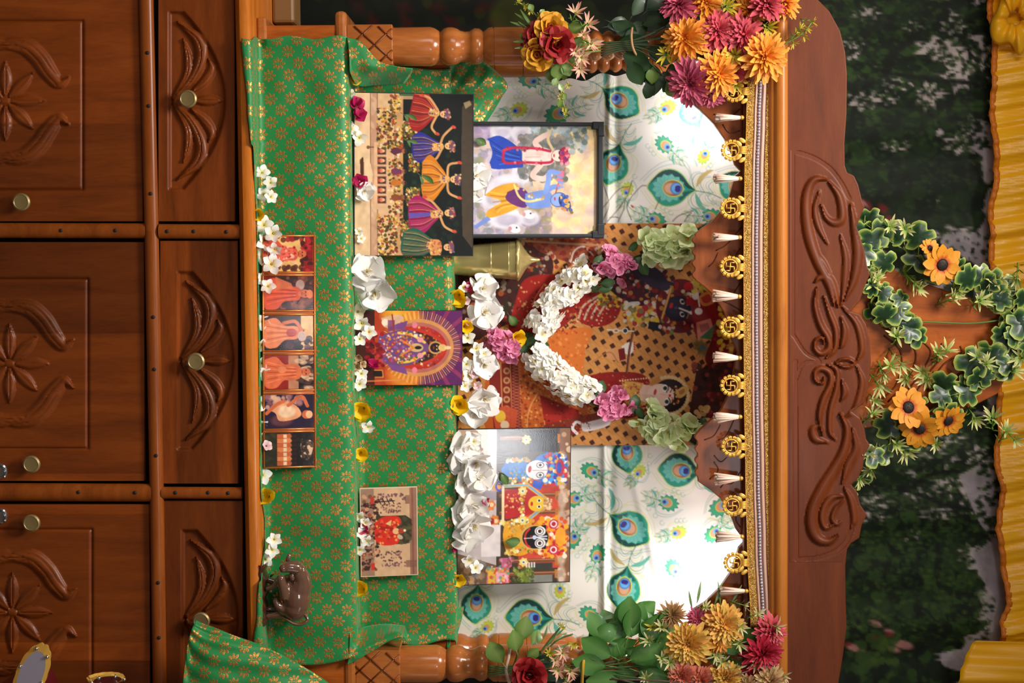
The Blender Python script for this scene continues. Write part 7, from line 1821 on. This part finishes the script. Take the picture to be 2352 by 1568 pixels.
for px, py, n in ((1866, 50, (.2, -.5, 1)), (1852, 64, (.9, -.6, .6)), (1838, 66, (-.8, -.6, .5)), (1822, 98, (.9, -.6, .2)), (1846, 82, (1, -.4, .6)), (1828, 78, (-.7, -.6, .8))):
    put('star_yellow', px, py, -.004, n, .62, bqL, name='yellow_spray')
bqS = thing('rose_bouquet', 'small bouquet of red and yellow roses tied to the left post', 'bouquet', tuple(W(1265, 110, .04)))
stems(bqS, [[(1265, 100, .03), (1310, 108 + 5 * k, .035), (1380, 92 + 8 * k, .05)] for k in range(4)] + [[(1250, 60, .02), (1226, 30, .02), (1186, 2, .02)], [(1272, 150, .02), (1284, 200, .015), (1300, 262, .01)], [(1250, 80, .02), (1220, 70, .02), (1190, 50, .02)]], c=(110, 130, 56))
blooms(bqS, [('rose_yellow', 1264, 64, 30, .0, (-.3, -1, .1)), ('rose_red', 1278, 102, 34, -.005, (.2, -1, .2)), ('rose_red', 1240, 84, 30, .005, (-.2, -1, -.3)), ('rose_yellow', 1236, 124, 30, .005, (.3, -1, -.3)), ('rose_red', 1228, 104, 26, .01, (.1, -1, -.6)),
             ('star_pink', 1322, 30, 30, .0, (-.5, -1, .3)), ('star_pink', 1350, 56, 32, .0, (-.1, -1, .4)), ('star_pink', 1358, 100, 30, .0, (.2, -1, .4)), ('star_pink', 1336, 132, 28, .0, (.3, -1, .2)), ('star_pink', 1332, 158, 28, .0, (.5, -1, .1)), ('star_pink', 1322, 118, 20, -.005, (.2, -1, .1)), ('star_pink', 1340, 80, 22, .005, (0, -1, .3))])
leaves(bqS, 'grass_blade', [(1235, 60, 60, -150), (1230, 66, 60, -165), (1235, 95, 56, 180), (1230, 105, 50, 172), (1230, 72, 60, -125)], .02)
leaves(bqS, 'bright_leaf', [(1260, 128, 40, 120), (1276, 140, 44, 80), (1290, 140, 40, 60), (1286, 110, 40, 20), (1220, 88, 30, 200), (1300, 120, 36, 40), (1300, 60, 40, 10), (1270, 150, 40, 100), (1296, 150, 34, 90), (1310, 90, 34, 20)], .018)
for px, py, a in ((1282, 190, 60), (1280, 178, 120), (1288, 210, 60), (1290, 225, 110), (1294, 240, 80), (1240, 40, -60), (1226, 28, -120), (1248, 52, -30)): leaves(bqS, 'bright_leaf', [(px, py, 22, a)], .012)
for px, py in ((1306, 196, ), (1300, 262), (1294, 246), (1190, 4), (1206, 14), (1218, 24), (1240, 36), (1288, 222), (1290, 205)): put('star_yellow', px, py, .008, nrm(.8), .42, bqS, name='yellow_spray')
# right side
lib('fresh_leaf', lambda k: f_leaf(.075, k, (40, 88, 32), (70, 132, 52), (.05, .22, .31, .3, .2, .02), mid=(96, 140, 70)), M_LEAF, 3)
bqR = thing('autumn_bouquet', 'large bouquet of golden, salmon and red blooms tied to the right post', 'bouquet', tuple(W(1440, 1530, .04)))
stems(bqR, [[(1310, 1524 + 6 * k, .05), (1370, 1528 + 4 * k, .045), (1500, 1490 + 18 * k, .03)] for k in range(6)], c=(66, 96, 50))
tie(bqR, [(1345, 1500, .06), (1340, 1520, .03), (1338, 1545, .03), (1336, 1575, .05)], (196, 150, 40), .004)
leaves(bqR, 'fresh_leaf', [(1440, 1470, 100, -70), (1450, 1450, 90, -95), (1420, 1490, 100, -110), (1470, 1470, 90, -50), (1410, 1510, 90, -150), (1480, 1500, 90, -80), (1400, 1530, 90, -170), (1500, 1480, 80, -100), (1440, 1520, 100, -30), (1460, 1540, 90, 20), (1390, 1470, 80, -120), (1490, 1530, 80, 60), (1520, 1500, 80, -60), (1530, 1450, 60, -90), (1510, 1555, 70, 20), (1430, 1550, 90, 170), (1640, 1510, 70, 30), (1690, 1470, 60, -20), (1700, 1520, 60, 60)], .04)
leaves(bqR, 'fresh_leaf', [(1400, 1480, 80, -60), (1420, 1450, 90, -70), (1440, 1440, 90, -40), (1360, 1470, 70, -30), (1380, 1500, 90, -20), (1430, 1490, 80, 20), (1450, 1520, 80, 10), (1460, 1470, 70, -10), (1480, 1440, 70, -30), (1480, 1540, 80, 20), (1500, 1500, 60, 40), (1350, 1480, 70, -50), (1420, 1520, 70, 60), (1460, 1560, 80, 0), (1500, 1560, 70, 20), (1620, 1500, 60, 20), (1650, 1480, 60, 10), (1700, 1500, 60, 0), (1740, 1540, 50, 20)], .05)
leaves(bqR, 'bright_leaf', [(1395, 1470, 60, -75), (1440, 1432, 50, -50), (1370, 1450, 56, -40), (1640, 1520, 50, 10), (1660, 1530, 60, -10), (1770, 1530, 40, 60), (1790, 1545, 40, 30), (1520, 1450, 44, -60)], .06)
blooms(bqR, [('golden', 1582, 1478, 58, .0, (.0, -1, -.1)), ('golden', 1664, 1434, 54, .015, (-.2, -1, .1)), ('bronze', 1544, 1414, 40, .03, (-.4, -1, -.1)), ('mauve', 1600, 1420, 30, .04, (-.4, -1, .1)), ('red', 1752, 1500, 54, .0, (.1, -1, .2)), ('pink', 1770, 1450, 46, .02, (-.2, -1, .4)), ('salmon', 1568, 1552, 40, -.005, (.1, -1, -.2)), ('salmon', 1612, 1560, 40, -.005, (.1, -1, .0)), ('golden', 1668, 1556, 46, -.005, (.2, -1, .1)), ('cream', 1770, 1562, 44, -.005, (.2, -1, .3)), ('cream', 1720, 1575, 36, .0, (.4, -1, .0)), ('orange', 1650, 1470, 40, .02, (.0, -1, .3)), ('red', 1725, 1550, 34, .01, (.2, -1, .0)),
             ('star_cream', 1698, 1478, 26, -.005, (.2, -1, .3)), ('star_cream', 1735, 1522, 28, -.01, (.1, -1, .1)), ('star_cream', 1783, 1440, 26, .0, (.2, -.6, .8)), ('star_cream', 1710, 1390, 24, .02, (.1, -.5, 1)), ('star_cream', 1520, 1512, 24, -.005, (-.1, -1, .1)), ('star_cream', 1740, 1410, 24, .02, (-.3, -.6, .6)), ('star_cream', 1645, 1505, 26, -.01, (.2, -1, .3)), ('star_cream', 1485, 1556, 24, 0, (.1, -1, -.3)), ('star_yellow', 1500, 1440, 26, .03, (-.4, -1, -.3)), ('star_cream', 1800, 1552, 24, 0, (.3, -.6, .7)), ('star_cream', 1490, 1470, 26, .01, (-.3, -1, -.2)), ('star_cream', 1520, 1440, 26, .02, (-.4, -1, .1)), ('star_cream', 1700, 1440, 26, .0, (-.2, -1, .4)), ('star_cream', 1660, 1520, 28, -.012, (.1, -1, .2)), ('star_cream', 1540, 1520, 26, -.01, (0, -1, -.1)), ('star_cream', 1620, 1395, 24, .03, (-.5, -.8, .2)), ('star_cream', 1690, 1535, 26, -.01, (.2, -1, .1))])
leaves(bqR, 'grass_blade', [(1640, 1392, 60, -70), (1600, 1390, 60, -80), (1680, 1385, 50, -60), (1590, 1400, 50, -100), (1655, 1390, 60, -95)], .05)
stems(bqR, [[(1400, 1560, -.02), (1500, 1562, -.02), (1580, 1568, -.02), (1640, 1566, -.02), (1720, 1540, -.02)]], .002, (96, 60, 50), 'wire')
bqT = thing('small_rose_bouquet', 'small bouquet with one red rose and broad leaves tied to the right post', 'bouquet', tuple(W(1200, 1530, .04)))
stems(bqT, [[(1120, 1530 + 6 * k, .06), (1180, 1528 + 4 * k, .05), (1250, 1500 + 14 * k, .04)] for k in range(5)] + [[(1200, 1450, .03), (1192, 1490, .04), (1180, 1530, .05)], [(1240, 1500, .03), (1262, 1470, .03), (1290, 1438, .03)], [(1250, 1500, .03), (1280, 1470, .03), (1316, 1456, .03)]], c=(80, 104, 56))
tie(bqT, [(1172, 1482, .05), (1168, 1510, .035), (1162, 1540, .035), (1172, 1575, .05)], (190, 160, 140), .004)
leaves(bqT, 'bright_leaf', [(1196, 1476, 66, -78), (1188, 1500, 62, -100), (1158, 1528, 66, -120), (1220, 1484, 44, -60), (1208, 1512, 40, -40)], .03)
leaves(bqT, 'bouquet_leaf', [(1200, 1530, 60, -40), (1220, 1520, 60, 0), (1180, 1545, 60, -20), (1240, 1540, 50, 20), (1230, 1565, 60, 30), (1270, 1560, 50, 20)], .06)
blooms(bqT, [('rose_red', 1216, 1550, 34, .0, (-.1, -1, -.1)), ('star_pink', 1292, 1500, 26, .02, (-.2, -1, .3)), ('star_pink', 1282, 1540, 28, .01, (0, -1, .1)), ('star_pink', 1310, 1542, 26, .01, (.1, -1, .3)), ('star_pink', 1304, 1568, 24, .01, (.2, -1, .2)), ('star_pink', 1276, 1516, 24, .02, (-.1, -1, .2)), ('star_yellow', 1290, 1438, 14, .02, (0, -1, .3)), ('star_yellow', 1262, 1500, 18, .02, (-.2, -1, .3)), ('star_yellow', 1316, 1480, 18, .03, (-.2, -1, .4))])
leaves(bqT, 'grass_blade', [(1252, 1488, 50, -50), (1268, 1475, 44, -30), (1258, 1500, 60, -20), (1246, 1470, 40, -70), (1276, 1462, 36, -45)], .03)

# ================================================================ artificial vine with sunflowers along the spire
vin = thing('sunflower_vine', 'variegated artificial vine with sunflowers draped over the spire of the shrine', 'vine', tuple(W(2000, 780, .09)))
lib('ivy_leaf', lambda k: f_ivy(.046, k), M_LEAF, 3)
lib('vine_star', lambda k: f_star(.032, k + 3, (238, 222, 160), (130, 166, 60), 10), M_SILK, 4)
sf = f_sunflower(.050, 2).mesh('sunflower', M_SILK); sd_ = sun_disc(.050).mesh('seed_disc', M_SILK)
PA = [(1985, 505), (2030, 545), (2090, 580), (2165, 612), (2230, 640), (2290, 670), (2345, 700)]
PB = [(2345, 700), (2320, 770), (2270, 840), (2200, 890), (2130, 950), (2050, 1010), (1985, 1080), (1965, 1110)]
PC = [(2000, 560), (2010, 620), (2025, 690), (2060, 730), (2110, 740)]
PD = [(2040, 735), (2150, 740), (2240, 742), (2330, 730)]
stems(vin, [[(a, b_, .105) for a, b_ in q] for q in (PA, PB, PC, PD)], .0022, (90, 120, 50))
def along(path, n, key, spread, scr, Y, name):
    P = spline(path, 60)
    for k in range(n):
        q = P[int((k + rnd.random()) / n * 60)]
        put(key, q[0] + rnd.uniform(-spread, spread), q[1] + rnd.uniform(-spread, spread), Y + rnd.uniform(-.018, .012), (rnd.uniform(-.6, .6), -1, rnd.uniform(-.5, .6)), rnd.uniform(*scr), vin, name=name)
along(PA, 20, 'ivy_leaf', 26, (.95, 1.5), .09, 'ivy_leaf'); along(PB, 30, 'ivy_leaf', 32, (.95, 1.5), .09, 'ivy_leaf'); along(PC, 14, 'ivy_leaf', 22, (.85, 1.2), .09, 'ivy_leaf'); along([(2290, 640), (2330, 720), (2320, 800), (2250, 860)], 16, 'ivy_leaf', 30, (.9, 1.3), .09, 'ivy_leaf'); along([(2040, 690), (2100, 760)], 8, 'ivy_leaf', 26, (.9, 1.3), .088, 'ivy_leaf')
for px, py in ((2080, 525), (2045, 520), (1998, 625), (2005, 655), (2015, 640), (2100, 650), (2110, 662), (2190, 685), (2200, 670), (2290, 650), (2280, 640), (2310, 665), (2265, 835), (2245, 820), (2175, 805), (2155, 810), (2070, 835), (2045, 840), (2080, 870), (2120, 855), (2130, 870), (2020, 885), (2010, 920), (2005, 950), (2080, 1035), (2060, 1020), (2150, 1020), (2330, 1010), (2310, 990), (2280, 960), (2240, 960), (1995, 1040), (2000, 1080), (1975, 1100), (2345, 820), (2330, 850), (2060, 770), (2030, 860), (2250, 690), (2335, 640)):
    put('vine_star', px, py, .075, (rnd.uniform(-.9, .9), -1, rnd.uniform(-.7, .7)), rnd.uniform(.8, 1.15), vin, name='cream_spray')
for px, py, sc, n in ((2164, 608, .98, (.1, -1, .15)), (2086, 935, 1.0, (-.2, -1, .2)), (2112, 984, .95, (.3, -1, -.4)), (2178, 966, .85, (.5, -1, .3)), (2136, 570, .5, (-.4, -1, .3))):
    o = put('ivy_leaf', px, py, .052, n, sc, vin, name='sunflower'); o.data = sf
    inst(sd_, 'seed_disc', o)
